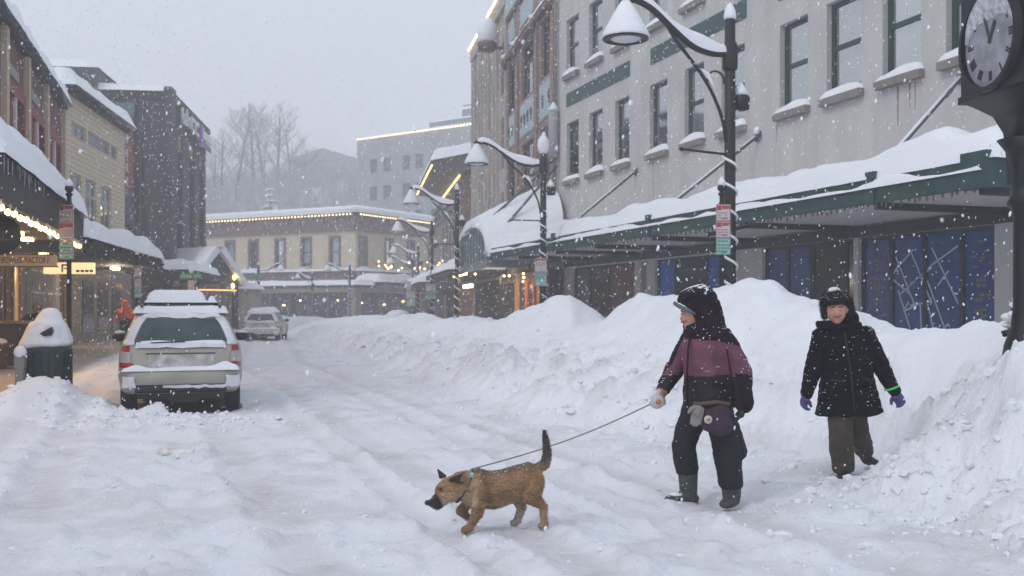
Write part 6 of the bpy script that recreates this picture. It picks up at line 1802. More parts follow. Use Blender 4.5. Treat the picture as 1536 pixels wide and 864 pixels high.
    # side windows
    for s_ in (-1, 1):
        for a, b in ((.62, 1.45), (1.52, 2.35)):
            mb = MB(); z0, z1 = 1.04 * s, 1.37 * s
            mb.add([(s_ * (hwz(z0) + .006), a - .08 if a < 1 else a, z0), (s_ * (hwz(z0) + .006), b, z0), (s_ * (hwz(z1) + .006), b - .03, z1), (s_ * (hwz(z1) + .006), a + .08, z1)], [(0, 1, 2, 3)])
            part("side_window", mb, mat("dark_car_glass", (.02, .03, .032), .08), t)
        mb = MB(); y0 = L - 1.62
        mb.ball((s_ * (hw + .09), y0 - .2, 1.05 * s), .10, 2, (1.2, .5, .8)); mb.box(s_ * (hw - .05) - .03, s_ * (hw - .05) + .03, y0 - .24, y0 - .16, 1.0 * s, 1.06 * s); mo = part("wing_mirror", mb, BLACK, t)
        mb = MB(); mb.ball((s_ * (hw + .09), y0 - .2, 1.12 * s), .09, 1, (1.1, .5, .4)); part("mirror_snow", mb, SNOW, mo)
    # lights
    TR = mat("tail_red", (.34, .014, .016), .25); TC = mat("tail_clear", (.42, .40, .41), .3)
    for s_ in (-1, 1):
        a, b = hw - .25, hw - .045
        f = (lambda z: a) ; 
        def PP(z0, z1, xa, xb, off): return rear_patch(min(s_ * xa, s_ * xb), max(s_ * xa, s_ * xb), z0 * s, z1 * s, off, 4, 5)
        lo_ = part("tail_light", PP(.675, .745, hw - .235, hw - .035, .016), TR, t)
        part("clear_lens", PP(.75, .90, hw - .19, hw - .04, .012), TC, lo_)
        part("upper_lens", PP(.905, .985, hw - .17, hw - .07, .014), TR, lo_)
    # hatch seams, plate recess, wiper, handle strip
    part("plate_recess", rear_patch(-.44, .44, .665 * s, .86 * s, .008, 3, 8), mat("frosted_recess", (.30, .285, .26), .7, color2=(.62, .62, .64), vscale=5), t)
    part("hatch_shadow_gap", rear_patch(-.47, .47, .865 * s, .882 * s, .012, 1, 8), mat("dark_seam", (.045, .04, .03), .7), t)
    mb = MB(); z = 1.025 * s
    mb.bar((-.42, ry(z) - .03, z), (.05, ry(z) - .035, z + .02), .02, .018); part("rear_wiper", mb, BLACK, t)
    # bumper
    def brow(z0, z1, off): return rear_patch(lambda z: -(hw - .01), lambda z: (hw - .01), z0 * s, z1 * s, off, 5, 26)
    part("bumper", brow(.36, .635, .03), paint, t)
    part("lower_valance", rear_patch(-.62, .62, .315 * s, .44 * s, .038, 3, 16), mat("black_plastic", (.02, .02, .02), .6), t)
    mb = MB(); mb.box(-.6, .6, .25, L - .4, .22, .34); mb.tube([(-.35, .12, .27), (-.35, .5, .27)], .03, 8); mb.box(-.15, .25, .3, .6, .16, .3); part("underbody", mb, mat("black_plastic", (0, 0, 0)), t)
    # snow: ledge on the bumper, around the window, patches
    m_ = snow_mesh(-hw + .07, hw - .07, -.03, .11, .635 * s, .05, rad=.04, noise=.6, seed=3.3, nx=40, ny=8, prof=lambda X, Y: .75 + .9 * np.exp(-((np.abs(X) - .60) / .12) ** 2)); part("bumper_snow", m_, SNOW, t)
    CS = mat("thin_car_snow", (.66, .67, .71), .85, color2=(.78, .80, .84), vscale=6, bump=.3, bscale=25)
    def frost(nm, x0, x1, z0, z1, off, k=8):
        m_ = rear_patch(x0, x1, z0 * s, z1 * s, off, 6, 12)
        nxx = 13
        m_.v = [(x + .03 * mnoise.noise(Vector((x * 7, z * 7, k))), y - .006 * (1 + mnoise.noise(Vector((x * 11, z * 11, 2)))), z + .03 * mnoise.noise(Vector((x * 9, 3, z * 9)))) for x, y, z in m_.v]
        part(nm, m_, CS, t)
    frost("snow_film", lambda z: -gx(z) - .10, lambda z: gx(z) + .10, 1.38, 1.465, .018)
    for s_ in (-1, 1):
        m_ = rear_patch(lambda z: min(s_ * (gx(z) + .012), s_ * (hwz(z) - .01)), lambda z: max(s_ * (gx(z) + .012), s_ * (hwz(z) - .01)), 1.0 * s, 1.40 * s, .016, 6, 4); part("snow_film", m_, CS, t)
        x0_, x1_ = (.42, .78)
        frost("snow_film", min(s_ * x0_ * hw / .87 * 1.45, s_ * .80), max(s_ * x0_ * hw / .87 * 1.45, s_ * .80), .40, .56, .042)
    frost("snow_film", -.25, .72, .385, .43, .045, 4)
    frost("snow_film", -gx(1.03 * s), gx(1.03 * s), .955, 1.035, .028, 6)
    m_ = snow_mesh(-gx(1.05 * s) * .9, gx(1.05 * s) * .95, ry(1.0 * s) - .03, ry(1.0 * s) + .03, 1.0 * s, .03, rad=.02, noise=1.6, seed=5.5, nx=30, ny=6); part("wiper_snow", m_, SNOW, t)
    # roof snow, rack, box
    m_ = snow_mesh(-hw + .20, hw - .20, .48, L - 1.95, 1.445 * s, .11, rad=.09, noise=.2, seed=7.1, nx=24, ny=30); part("roof_snow", m_, SNOW, t)
    m_ = snow_mesh(-hw + .10, hw - .10, L - 1.45, L - .15, .93 * s, .14, rad=.12, noise=.2, seed=7.7, nx=24, ny=16); part("bonnet_snow", m_, SNOW, t)
    if snow_box:
        mb = MB()
        for y in (.72, 1.75): mb.bar((-.52, y, 1.585 * s), (.52, y, 1.585 * s), .05, .035)
        for sx in (-.54, .54): mb.bar((sx, .5, 1.545 * s), (sx, 2.1, 1.545 * s), .035, .03)
        for sx in (-.5, .5):
            for y in (.72, 1.75): mb.bar((sx, y, 1.48 * s), (sx, y, 1.58 * s), .05, .05, up=(0, 1, 0))
        rk = part("roof_rack", mb, BLACK, t)
        m_ = snow_mesh(-.50, .36, .78, 2.05, 1.605 * s, .19, rad=.16, noise=.08, seed=9.2, nx=22, ny=20); part("rack_snow", m_, SNOW, rk)
        m_ = snow_mesh(.38, .50, .85, 1.1, 1.60 * s, .10, rad=.05, noise=.1, nx=8, ny=8); part("rack_snow", m_, SNOW, rk)
        m_ = snow_mesh(-.52, .52, .69, .75, 1.602 * s, .03, rad=.02, noise=.5, nx=30, ny=4); part("rack_snow", m_, SNOW, rk)
    else:
        m_ = snow_mesh(-hw + .26, hw - .26, .7, L - 2.1, 1.5 * s, .20, rad=.2, noise=.3, seed=9.8, nx=20, ny=24); part("roof_snow", m_, SNOW, t)
    return t
PAINT1 = mat("champagne_paint", (.33, .31, .25), .4, metal=.35, color2=(.40, .385, .34), vscale=2.5, bump=.05, bscale=60)
car1 = car("estate_car", "champagne coloured estate car with a snow loaded roof rack parked on the left", (-4.68, 14.15, -.02), R(18.2), PAINT1)
PAINT2 = mat("silver_white_paint", (.50, .50, .49), .35, metal=.2, color2=(.6, .6, .6), vscale=2)
car2 = car("hatchback_car", "small pale hatchback parked farther up the street", (-11.35, 45.0, -.02), R(6), PAINT2, L=4.0, W=1.70, H=1.36, snow_box=False)
car3 = thing("buried_car", "car roof poking out of the snow heaps by the far lamps", "car", (-8.5, 75, 0), R(15))
mb = MB(); mb.smooth = True
mb.lathe([(1.0, .4), (.95, .8), (.8, 1.05), (.3, 1.12)], 20); mb.v = [(x * .9, y * 1.7, z) for x, y, z in mb.v]; part("body", mb, mat("dark_car_glass", (0, 0, 0)), car3)
mb = MB(); mb.ball((0, 0, 1.0), .9, 2, (1, 1.7, .42)); part("roof_snow", mb, SNOW, car3)
# ------------------------------------------------------------------ people
SKIN = mat("skin", (.56, .29, .20), .6, var=.15, vscale=30)
def hand(name, pos, dirv, palm_n, m, parent, size=.095, curl=.6, thumb=1, r=.0105):
    """palm plus five curled fingers; dirv = where the fingers point, palm_n = palm normal"""
    d = Vector(dirv).normalized(); nrm = Vector(palm_n); nrm = (nrm - d * nrm.dot(d)).normalized(); s_ = d.cross(nrm) * thumb
    P = Vector(pos); segs = []
    segs.append((P, .027, P + d * .035, .030))
    for i, (o_, l) in enumerate(((.032, .070), (.011, .080), (-.011, .075), (-.031, .058))):
        b = P + d * .045 + s_ * o_
        a1 = curl * .5; k1 = b + (d * math.cos(a1) + nrm * math.sin(a1)) * l * .5
        a2 = curl * 1.5; k2 = k1 + (d * math.cos(a2) + nrm * math.sin(a2)) * l * .32
        a3 = curl * 2.2; k3 = k2 + (d * math.cos(a3) + nrm * math.sin(a3)) * l * .25
        segs += [(P + s_ * o_ * .8, r * 1.45, b, r * 1.25), (b, r * 1.2, k1, r * 1.05), (k1, r * 1.05, k2, r), (k2, r, k3, r * .85)]
    tb = P + s_ * .030 - d * .005
    t1 = tb + (s_ * .75 + d * .5 + nrm * .35).normalized() * .038; t2 = t1 + (s_ * .35 + d * .85 + nrm * .45).normalized() * .032
    segs += [(tb, r * 1.5, t1, r * 1.3), (t1, r * 1.25, t2, r)]
    return blob(name, [(tuple(a), ra, tuple(b), rb) for a, ra, b, rb in segs], m, parent, voxel=.0055, smooth=2, sub=2)

def head_segs(c, f, r=.095):
    """a head at c facing f (unit, horizontal): skull, jaw, nose, ears, brow, neck"""
    c = Vector(c); f = Vector(f).normalized(); u = Vector((0, 0, 1)); s_ = f.cross(u)
    S = [(c + f * .0 + u * .02, r, c + f * .02 - u * .03, r * .86), (c + f * .035 - u * .07, .052, c + f * .05 - u * .09, .035),
         (c + f * .088 + u * .005, .014, c + f * .108 - u * .028, .017), (c + f * .075 + u * .022 + s_ * .03, .02, c + f * .075 + u * .022 - s_ * .03, .02),
         (c + f * .085 - u * .058 + s_ * .018, .012, c + f * .085 - u * .058 - s_ * .018, .012), (c + f * .066 - u * .03 + s_ * .04, .02, c + f * .066 - u * .03 + s_ * .045, .018), (c + f * .066 - u * .03 - s_ * .04, .02, c + f * .066 - u * .03 - s_ * .045, .018),
         (c + s_ * .09, .02, c + s_ * .092 - u * .02, .014), (c - s_ * .09, .02, c - s_ * .092 - u * .02, .014), (c - u * .06 - f * .01, .055, c - u * .17 - f * .02, .06)]
    return [(tuple(a), ra, tuple(b), rb) for a, ra, b, rb in S]
def face_bits(parent, c, f):
    c = Vector(c); f = Vector(f).normalized(); u = Vector((0, 0, 1)); s_ = f.cross(u)
    for k in (-1, 1):
        mb = MB(); mb.ball(c + f * .0865 + s_ * k * .031 + u * .004, .0095, 2); eo = part("eye", mb, mat("eye_white", (.6, .58, .55), .3), parent)
        mb = MB(); mb.ball(c + f * .0935 + s_ * k * .031 + u * .003, .0062, 1); part("iris", mb, mat("iris_dark", (.03, .02, .015), .2), eo)
        mb = MB(); mb.tube([c + f * .092 + s_ * k * .018 + u * .026, c + f * .094 + s_ * k * .033 + u * .030, c + f * .083 + s_ * k * .048 + u * .024], .0045, 5); part("eyebrow", mb, mat("brow_hair", (.06, .04, .03), .9), parent)
    mb = MB(); mb.tube([c + f * .084 - u * .044 + s_ * .034, c + f * .101 - u * .057 + s_ * .014, c + f * .101 - u * .057 - s_ * .014, c + f * .084 - u * .044 - s_ * .034], .0065, 6); part("lips", mb, mat("lips", (.32, .09, .08), .5), parent)

def folds(o, amp=.006, sc=9.0, stretch=(1, 1, .45)):
    me = o.data; n = len(me.vertices)
    co = np.empty(n * 3); me.vertices.foreach_get("co", co); co = co.reshape(-1, 3)
    no = np.empty(n * 3); me.vertices.foreach_get("normal", no); no = no.reshape(-1, 3)
    d = np.array([mnoise.noise(Vector((c[0] * stretch[0] * sc, c[1] * stretch[1] * sc, c[2] * stretch[2] * sc * 2))) + .5 * mnoise.noise(Vector((c[0] * sc * 2.2, c[1] * sc * 2.2, c[2] * sc * 3.1))) for c in co])
    co += no * (d * amp)[:, None]; me.vertices.foreach_set("co", co.ravel()); me.update()

# ---- walker with the dog: purple and dark jacket, facing left
PX, PY = 1.47, 7.55
PZ = (ground_z(PX - .16, PY + .07) + ground_z(PX + .17, PY - .06)) / 2
W1 = thing("person", "person in a purple and black hooded jacket walking a dog on a leash", "person", (PX, PY, PZ - .015), 0)
hc = (-.098, -.015, 1.462); hf = Vector((-.93, -.36, -.12)).normalized()
AUB = mat("dark_plum_fabric", (.018, .009, .014), .75, var=.3, vscale=14, bump=.3, bscale=40, spec=.15)
MVE = mat("mauve_fabric", (.18, .070, .105), .75, var=.25, vscale=10, bump=.3, bscale=40, spec=.15)
CHR = mat("charcoal_plum_fabric", (.030, .022, .030), .75, var=.3, vscale=12, bump=.3, bscale=40, spec=.15)
NAVY = mat("black_navy_trousers", (.005, .007, .013), .8, var=.4, vscale=10, bump=.3, bscale=30)
# the continuous body underneath the clothes
bseg = head_segs(hc, hf) + [((-.06, 0, 1.33), (.10, .12, .07), (-.02, 0, 1.20), (.13, .16, .12)), ((-.02, 0, 1.2), (.13, .16, .1), (0, 0, .92), (.12, .14, .1)), ((0, 0, .92), (.12, .14, .1), (0, 0, .8), (.13, .14, .09)),
        ((-.07, .16, 1.30), .055, (-.23, .18, 1.03), .045), ((-.23, .18, 1.03), .045, (-.335, .05, .85), .032), ((.10, -.12, 1.28), .055, (.215, -.15, 1.04), .045), ((.215, -.15, 1.04), .045, (.225, -.17, .82), .032),
        ((-.04, .07, .80), .085, (-.17, .07, .45), .06), ((-.17, .07, .45), .06, (-.12, .07, .12), .045), ((.06, -.06, .80), .085, (.14, -.06, .44), .06), ((.14, -.06, .44), .06, (.17, -.06, .12), .045)]
body = blob("body", bseg, SKIN, W1, voxel=.009, smooth=3)
face_bits(body, hc, hf)
# jacket in one piece, colour blocks by height
jseg = [((-.055, 0, 1.335), (.12, .17, .07), (0, 0, 1.16), (.185, .20, .10)), ((0, 0, 1.18), (.185, .20, .1), (.01, 0, .92), (.185, .19, .1)), ((.01, 0, .95), (.185, .19, .1), (.02, 0, .76), (.20, .195, .04)), ((.04, 0, 1.34), (.12, .14, .06), (.08, 0, 1.2), (.14, .16, .1)),
        ((-.08, .17, 1.27), .085, (-.21, .19, 1.03), .075), ((-.21, .19, 1.03), .078, (-.315, .072, .882), .056),
        ((.085, -.14, 1.275), .095, (.215, -.15, 1.04), .088), ((.215, -.15, 1.04), .09, (.235, -.17, .80), .078),
        ((-.09, 0, 1.38), (.085, .10, .06), (-.08, 0, 1.30), (.10, .14, .06))]
def jm(c):
    x, y, z = c
    nz = .012 * mnoise.noise(Vector((x * 9, y * 9, z * 9)))
    near_arm = x > .125 + .35 * max(0, 1.28 - z) * .45 and y < -.06
    if z + nz > 1.265 + (-.06 * (x + .05) if x < .02 else -.25 * (x - .02)): return 0
    if near_arm:
        return 1 if z + nz > 1.02 - .22 * (x - .2) else 0
    if y > .13 and x < -.13: return 0
    if z + nz > .995 + .02 * x: return 1
    return 2
jk = blob("jacket", jseg, [AUB, MVE, CHR], W1, voxel=.011, smooth=5, matfn=jm); folds(jk, .010, 9)
mb = MB(); mb.tube([(-.135, -.115, 1.34), (-.165, -.135, 1.2), (-.17, -.13, 1.0), (-.165, -.13, .78)], .007, 5); part("zip", mb, AUB, jk)
mb = MB(); mb.tube([(.10, -.235, 1.20), (.115, -.245, 1.1), (.14, -.235, .98), (.15, -.225, .86)], .006, 5); part("sleeve_seam", mb, AUB, jk)
# hood with a projecting brim
hd_ = blob("hood", [((-.045, 0, 1.565), (.125, .135, .115), (-.015, .0, 1.50), (.115, .135, .14)), ((-.0, .0, 1.50), (.11, .135, .12), (.02, .0, 1.34), (.13, .16, .07)), ((-.06, 0, 1.60), (.11, .125, .075), (-.150, -.02, 1.585), (.07, .115, .055)), ((-.150, -.02, 1.585), (.07, .115, .05), (-.205, -.03, 1.548), (.03, .10, .022)),
      ((-.13, .10, 1.56), .04, (-.10, .10, 1.40), .045), ((-.150, -.095, 1.555), (.04, .03, .03), (-.025, -.11, 1.44), (.055, .035, .06)), ((-.195, -.095, 1.535), .022, (-.095, -.12, 1.455), .026), ((-.09, -.12, 1.455), .026, (-.055, -.115, 1.34), .045), ((-.125, 0, 1.365), (.055, .085, .04), (-.07, 0, 1.35), (.08, .11, .05))], AUB, W1, voxel=.009, smooth=4); folds(hd_, .008, 12)
mb = MB(); mb.tube([(-.175, .09, 1.525), (-.225, .04, 1.535), (-.242, -.03, 1.535), (-.215, -.10, 1.510), (-.165, -.138, 1.485), (-.115, -.155, 1.455)], [.010, .016, .018, .018, .015, .007], 8)
part("hood_brim", mb, mat("grey_brim", (.10, .115, .13), .6), hd_)
fm = snow_mesh(-.18, -.0, -.10, .06, 1.662, .03, rad=.04, noise=.8, seed=3, nx=14, ny=10); fm.v = [(x, y, z - .35 * max(0, (-.06 - x)) - .4 * abs(y + .015) ** 1.1) for x, y, z in fm.v]
part("hood_snow", fm, mat("thin_car_snow", (0, 0, 0)), hd_)
mb = MB(); mb.tube([(-.165, -.138, 1.488), (-.215, -.09, 1.530), (-.236, -.03, 1.555), (-.215, .03, 1.553)], .010, 6); part("brim_snow", mb, SNOW, hd_)
# trousers
tr = blob("trousers", [((.01, 0, .86), (.16, .155, .07), (0, 0, .74), (.155, .15, .07)), ((-.06, .06, .76), (.115, .115, .08), (-.165, .07, .46), (.098, .10, .09)), ((-.165, .07, .46), (.098, .1, .08), (-.135, .07, .26), (.09, .09, .05)),
      ((.07, -.05, .76), (.12, .12, .08), (.135, -.06, .46), (.11, .11, .09)), ((.135, -.06, .46), (.11, .11, .08), (.17, -.06, .18), (.095, .095, .05)), ((.16, -.03, .60), (.09, .10, .08), (.205, -.02, .43), (.10, .09, .09))], NAVY, W1, voxel=.011, smooth=4); folds(tr, .011, 8)
# boots
BOOT = mat("grey_winter_boot", (.055, .060, .062), .7, var=.4, vscale=20, bump=.3, bscale=50)
bo_ = blob("boot", [((-.13, .07, .25), (.078, .075, .03), (-.125, .07, .09), (.068, .062, .05)), ((-.13, .07, .07), (.065, .055, .05), (-.26, .05, .045), (.055, .052, .035)), ((-.10, .07, .05), (.06, .055, .04), (-.13, .07, .05), (.06, .055, .04))], BOOT, W1, voxel=.008, smooth=3)
mb = MB(); mb.box(-.30, -.05, .01, .12, 0, .022); part("sole", mb, mat("pale_sole", (.30, .29, .28), .8), bo_)
mb = MB(); mb.ball((-.22, .05, .085), .05, 1, (1.3, 1, .3)); part("boot_snow", mb, SNOW, bo_)
bo2 = blob("boot", [((.17, -.06, .20), (.082, .078, .04), (.175, -.06, .08), (.068, .066, .05)), ((.175, -.06, .06), (.065, .06, .05), (.12, -.13, .045), (.055, .052, .036))], BOOT, W1, voxel=.008, smooth=3)
# hands
MIT = mat("pale_knit_glove", (.52, .47, .45), .9, bump=.4, bscale=60)
h1 = hand("glove", (-.345, .045, .86), (-.35, -.2, -.9), (.8, -.5, -.2), MIT, W1, curl=1.0, thumb=-1, r=.0135)
gl = thing("dog_leash_x", "x", "x"); bpy.data.objects.remove(gl)
blob("cuff", [((-.318, .07, .878), .050, (-.325, .063, .868), .047)], mat("tan_cuff", (.30, .18, .10), .8), W1, voxel=.009, smooth=2)
# near hand resting on the bag
h2 = hand("glove", (.225, -.18, .75), (-.3, -.1, -.9), (-.9, .2, .1), mat("dark_glove", (.03, .028, .03), .8), W1, curl=.8, thumb=1, r=.012)
# hip bag with badge, strap, spare glove
bag = blob("hip_bag", [((.055, -.225, .76), (.07, .045, .05), (.055, -.235, .62), (.085, .05, .06)), ((-.02, -.22, .73), (.06, .04, .04), (-.02, -.23, .64), (.07, .045, .05)), ((.11, -.22, .74), (.03, .03, .03), (.11, -.22, .65), (.04, .035, .04))], mat("dark_purple_bag", (.035, .012, .026), .7, bump=.2, bscale=50), W1, voxel=.009, smooth=4)
mb = MB(); mb.lathe([(.001, 0), (.030, 0), (.030, .004), (.001, .004)], 20); mb.v = [(x - .045, -.283 - z, y + .69) for x, y, z in mb.v]; bd = part("badge", mb, mat("badge_white", (.55, .52, .48), .6), bag)
mb = MB(); mb.lathe([(.001, 0), (.013, 0), (.013, .004), (.001, .004)], 12); mb.v = [(x - .043, -.2875 - z, y + .692) for x, y, z in mb.v]; part("badge_centre", mb, mat("badge_tan", (.40, .22, .08), .6), bd)
mb = MB(); mb.tube([(.12, -.24, .80), (.02, -.255, .815), (-.08, -.24, .80), (-.14, -.21, .80)], .016, 6); part("bag_strap", mb, mat("brown_leather", (.10, .055, .035), .6), bag)
sg = hand("spare_glove", (-.105, -.245, .765), (-.25, 0, -1), (0, -1, 0), mat("grey_knit", (.24, .22, .21), .9, bump=.4, bscale=60), bag, curl=.2, thumb=1, r=.012)

# ---- second walker: all black jacket, facing the viewer
W2p = thing("person", "smiling person in a black coat, fur hat and purple gloves walking behind the dog walker", "person", (2.975, 8.8, ground_z(2.9, 8.78) - .02), 0)
W2p.rotation_euler = (0, R(-2.5), 0)
hc2 = (-.075, -.05, 1.515); hf2 = Vector((-.22, -.97, -.02)).normalized()
BLK = mat("black_coat_fabric", (.004, .004, .006), .75, var=.3, vscale=12, bump=.35, bscale=35, spec=.12)
OLV = mat("olive_brown_trousers", (.060, .047, .030), .8, var=.35, vscale=12, bump=.35, bscale=30)
PUR = mat("purple_glove", (.085, .062, .22), .8, var=.2, vscale=20)
bseg = head_segs(hc2, hf2) + [((0, 0, 1.33), (.13, .09, .07), (0, 0, 1.18), (.16, .11, .12)), ((0, 0, 1.18), (.16, .11, .1), (.01, 0, .92), (.14, .10, .1)), ((.01, 0, .92), (.14, .1, .1), (0, 0, .78), (.14, .10, .09)),
        ((-.19, 0, 1.28), .055, (-.29, -.02, 1.0), .045), ((-.29, -.02, 1.0), .045, (-.375, -.06, .755), .03), ((.19, 0, 1.28), .055, (.325, .0, 1.0), .045), ((.325, 0, 1.0), .045, (.42, -.05, .74), .03),
        ((-.06, 0, .78), .08, (-.075, -.04, .45), .06), ((-.075, -.04, .45), .06, (-.055, -.02, .10), .045), ((.07, .03, .78), .08, (.145, .16, .42), .06), ((.145, .16, .42), .06, (.275, .39, .16), .045)]
body2 = blob("body", bseg, SKIN, W2p, voxel=.009, smooth=3); face_bits(body2, hc2, hf2)
c2 = blob("coat", [((0, .01, 1.34), (.19, .12, .06), (0, 0, 1.15), (.225, .15, .1)), ((0, 0, 1.15), (.225, .15, .1), (.015, 0, .90), (.235, .155, .1)), ((.015, 0, .92), (.235, .155, .1), (.02, 0, .60), (.305, .185, .03)),
      ((-.19, 0, 1.285), .092, (-.285, -.02, 1.0), .08), ((-.285, -.02, 1.0), .08, (-.365, -.055, .80), .06), ((.19, 0, 1.285), .092, (.32, .0, 1.0), .08), ((.32, 0, 1.0), .08, (.41, -.045, .79), .06),
      ((-.03, 0, 1.37), (.12, .11, .05), (-.02, 0, 1.33), (.15, .12, .05))], BLK, W2p, voxel=.011, smooth=4); folds(c2, .012, 8)
mb = MB(); mb.tube([(-.045, -.155, 1.33), (-.03, -.185, 1.15), (-.01, -.19, .9), (0, -.2, .62)], .008, 5); part("zip", mb, BLACK, c2)
for sx in (-.13, .14): mb = MB(); mb.bar((sx - .05, -.185, .92), (sx + .05, -.185, .90), .02, .012); part("pocket_flap", mb, BLACK, c2)
# collar and ear flap blown out to the left
cl = blob("scarf_collar", [((-.10, -.07, 1.36), (.12, .09, .05), (.06, -.04, 1.37), (.10, .09, .05)), ((-.14, -.06, 1.39), (.06, .04, .04), (-.235, -.06, 1.395), (.03, .025, .03)), ((.08, .03, 1.42), (.07, .09, .1), (.02, .08, 1.42), (.1, .06, .1))], BLK, W2p, voxel=.01, smooth=3); folds(cl, .012, 14)
FUR = mat("black_fur", (.010, .010, .012), .95, bump=1.0, bscale=60, bdist=.02)
ht = blob("fur_hat", [((-.075, -.03, 1.60), (.115, .115, .05), (-.07, -.01, 1.64), (.095, .10, .035)), ((-.16, -.12, 1.585), .035, (.01, -.13, 1.585), .035), ((-.175, -.03, 1.57), (.032, .06, .05), (-.165, -.02, 1.46), (.026, .05, .04)), ((.03, -.03, 1.57), (.045, .07, .05), (.045, .0, 1.42), (.06, .07, .05)), ((.04, .04, 1.5), (.07, .08, .09), (.06, .06, 1.42), (.08, .08, .06))], FUR, W2p, voxel=.009, smooth=2, noise=.008, nscale=26)
mb = snow_mesh(-.12, -.02, -.05, .05, 1.672, .014, rad=.03, noise=.8, nx=12, ny=10); mb.v = [(x, y, z - 3 * ((x + .07) ** 2 + (y + .02) ** 2)) for x, y, z in mb.v]; part("hat_snow", mb, mat("thin_car_snow", (0, 0, 0)), ht)
t2 = blob("trousers", [((0, 0, .78), (.155, .12, .06), (0, 0, .70), (.15, .12, .06)), ((-.065, -.01, .72), (.115, .11, .08), (-.085, -.06, .42), (.105, .11, .09)), ((-.085, -.06, .42), (.105, .11, .08), (-.06, -.02, .12), (.10, .10, .05)),
      ((.07, .03, .72), (.11, .11, .08), (.145, .16, .42), (.095, .1, .08)), ((.145, .16, .42), (.095, .10, .08), (.27, .38, .20), (.085, .088, .06))], OLV, W2p, voxel=.011, smooth=4); folds(t2, .010, 9)
BT = mat("dark_boot", (.02, .019, .018), .6, bump=.2, bscale=40)
blob("boot", [((-.06, -.02, .10), (.06, .065, .05), (-.06, -.03, .05), (.058, .07, .04)), ((-.06, -.05, .045), (.05, .06, .035), (-.085, -.16, .035), (.05, .055, .03))], BT, W2p, voxel=.009, smooth=3)
blob("boot", [((.275, .39, .17), (.058, .06, .05), (.305, .43, .12), (.052, .055, .05)), ((.305, .43, .12), (.05, .05, .05), (.365, .37, .085), (.045, .045, .038))], BT, W2p, voxel=.009, smooth=3)
hand("glove", (-.385, -.065, .755), (-.35, -.3, -.85), (.5, -.6, .1), PUR, W2p, curl=.75, thumb=-1, r=.0135)
hand("glove", (.425, -.055, .745), (.35, -.3, -.85), (-.5, -.6, .1), PUR, W2p, curl=.75, thumb=1, r=.0135)
mb = MB(); mb.tube([(.385 + .058 * math.cos(a), -.045 + .055 * math.sin(a), .815 + .018 * math.cos(a)) for a in np.linspace(0, 2 * math.pi, 18)], .009, 6, cap=False); part("reflective_band", mb, mat("bright_green_band", (.06, .75, .12), .5), W2p)

# ---- far walker in an orange jacket, seen from behind
W3p = thing("person", "distant person in a bright orange jacket walking away along the left pavement", "person", (-14.0, 36.2, ground_z(-14.0, 36.2)), R(5))
W3p.scale = (.93, .93, .93)
bseg = [((0, 0, 1.60), .10, (0, 0, 1.55), .085), ((0, 0, 1.5), .055, (0, 0, 1.42), .06), ((0, 0, 1.38), (.16, .1, .07), (0, 0, 1.0), (.14, .1, .1)), ((-.1, 0, .9), .085, (-.1, .05, .45), .06), ((-.1, .05, .45), .06, (-.1, -.02, .08), .05),
        ((.1, 0, .9), .085, (.1, .1, .45), .06), ((.1, .1, .45), .06, (.1, .2, .08), .05), ((-.2, 0, 1.35), .06, (-.27, .03, 1.05), .05), ((-.27, .03, 1.05), .05, (-.25, .15, .85), .04), ((.2, 0, 1.35), .06, (.27, .03, 1.05), .05), ((.27, .03, 1.05), .05, (.25, .15, .85), .04)]
blob("body", bseg, SKIN, W3p, voxel=.015, smooth=3)
ORJ = mat("orange_jacket", (.95, .12, .03), .7, var=.15, vscale=8)
j3 = blob("jacket", [((0, 0, 1.72), (.11, .12, .10), (0, 0, 1.58), (.125, .13, .1)), ((0, 0, 1.5), (.12, .12, .08), (0, 0, 1.38), (.22, .15, .08)), ((0, 0, 1.38), (.24, .16, .08), (0, 0, 1.12), (.25, .17, .08)), ((-.24, 0, 1.36), .095, (-.36, .04, 1.05), .085), ((.24, 0, 1.36), .095, (.36, .04, 1.05), .085),
      ((-.36, .04, 1.05), .085, (-.28, .16, .88), .06), ((.36, .04, 1.05), .085, (.28, .16, .88), .06)], ORJ, W3p, voxel=.018, smooth=4); folds(j3, .01, 9)
blob("trousers", [((0, 0, 1.14), (.22, .16, .08), (0, 0, .85), (.2, .16, .08)), ((-.1, 0, .85), .12, (-.11, .05, .45), .10), ((-.11, .05, .45), .1, (-.11, -.02, .12), .09), ((.1, 0, .85), .12, (.11, .1, .45), .1), ((.11, .1, .45), .1, (.11, .18, .12), .09)], mat("black_coat_fabric", (0, 0, 0)), W3p, voxel=.018, smooth=4)
for sx, yy in ((-.11, -.05), (.11, .16)): blob("boot", [((sx, yy, .09), .07, (sx, yy + .14, .05), .055)], BT, W3p, voxel=.015, smooth=2)

# ---- figure at the warm shopfront
W4p = thing("person", "person in dark clothes standing behind the boxy stand at the warm shopfront", "person", (-11.7, 24.6, .1), 0)
hc4 = (0, 0, 1.40)
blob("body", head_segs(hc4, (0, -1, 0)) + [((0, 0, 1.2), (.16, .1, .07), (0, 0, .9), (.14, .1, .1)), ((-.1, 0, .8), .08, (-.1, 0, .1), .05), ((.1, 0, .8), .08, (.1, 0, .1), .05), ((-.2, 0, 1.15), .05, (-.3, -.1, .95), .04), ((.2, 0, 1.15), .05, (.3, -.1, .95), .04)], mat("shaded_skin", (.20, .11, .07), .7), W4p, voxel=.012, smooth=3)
blob("coat", [((0, 0, 1.22), (.2, .13, .06), (0, 0, .7), (.24, .16, .1)), ((-.2, 0, 1.17), .09, (-.36, -.1, .98), .075), ((.2, 0, 1.17), .09, (.36, -.1, .98), .075)], BLK, W4p, voxel=.018, smooth=4)
blob("hair", [((0, .03, 1.44), (.10, .10, .08), (0, .04, 1.38), (.1, .08, .08))], mat("brow_hair", (0, 0, 0)), W4p, voxel=.015, smooth=2)
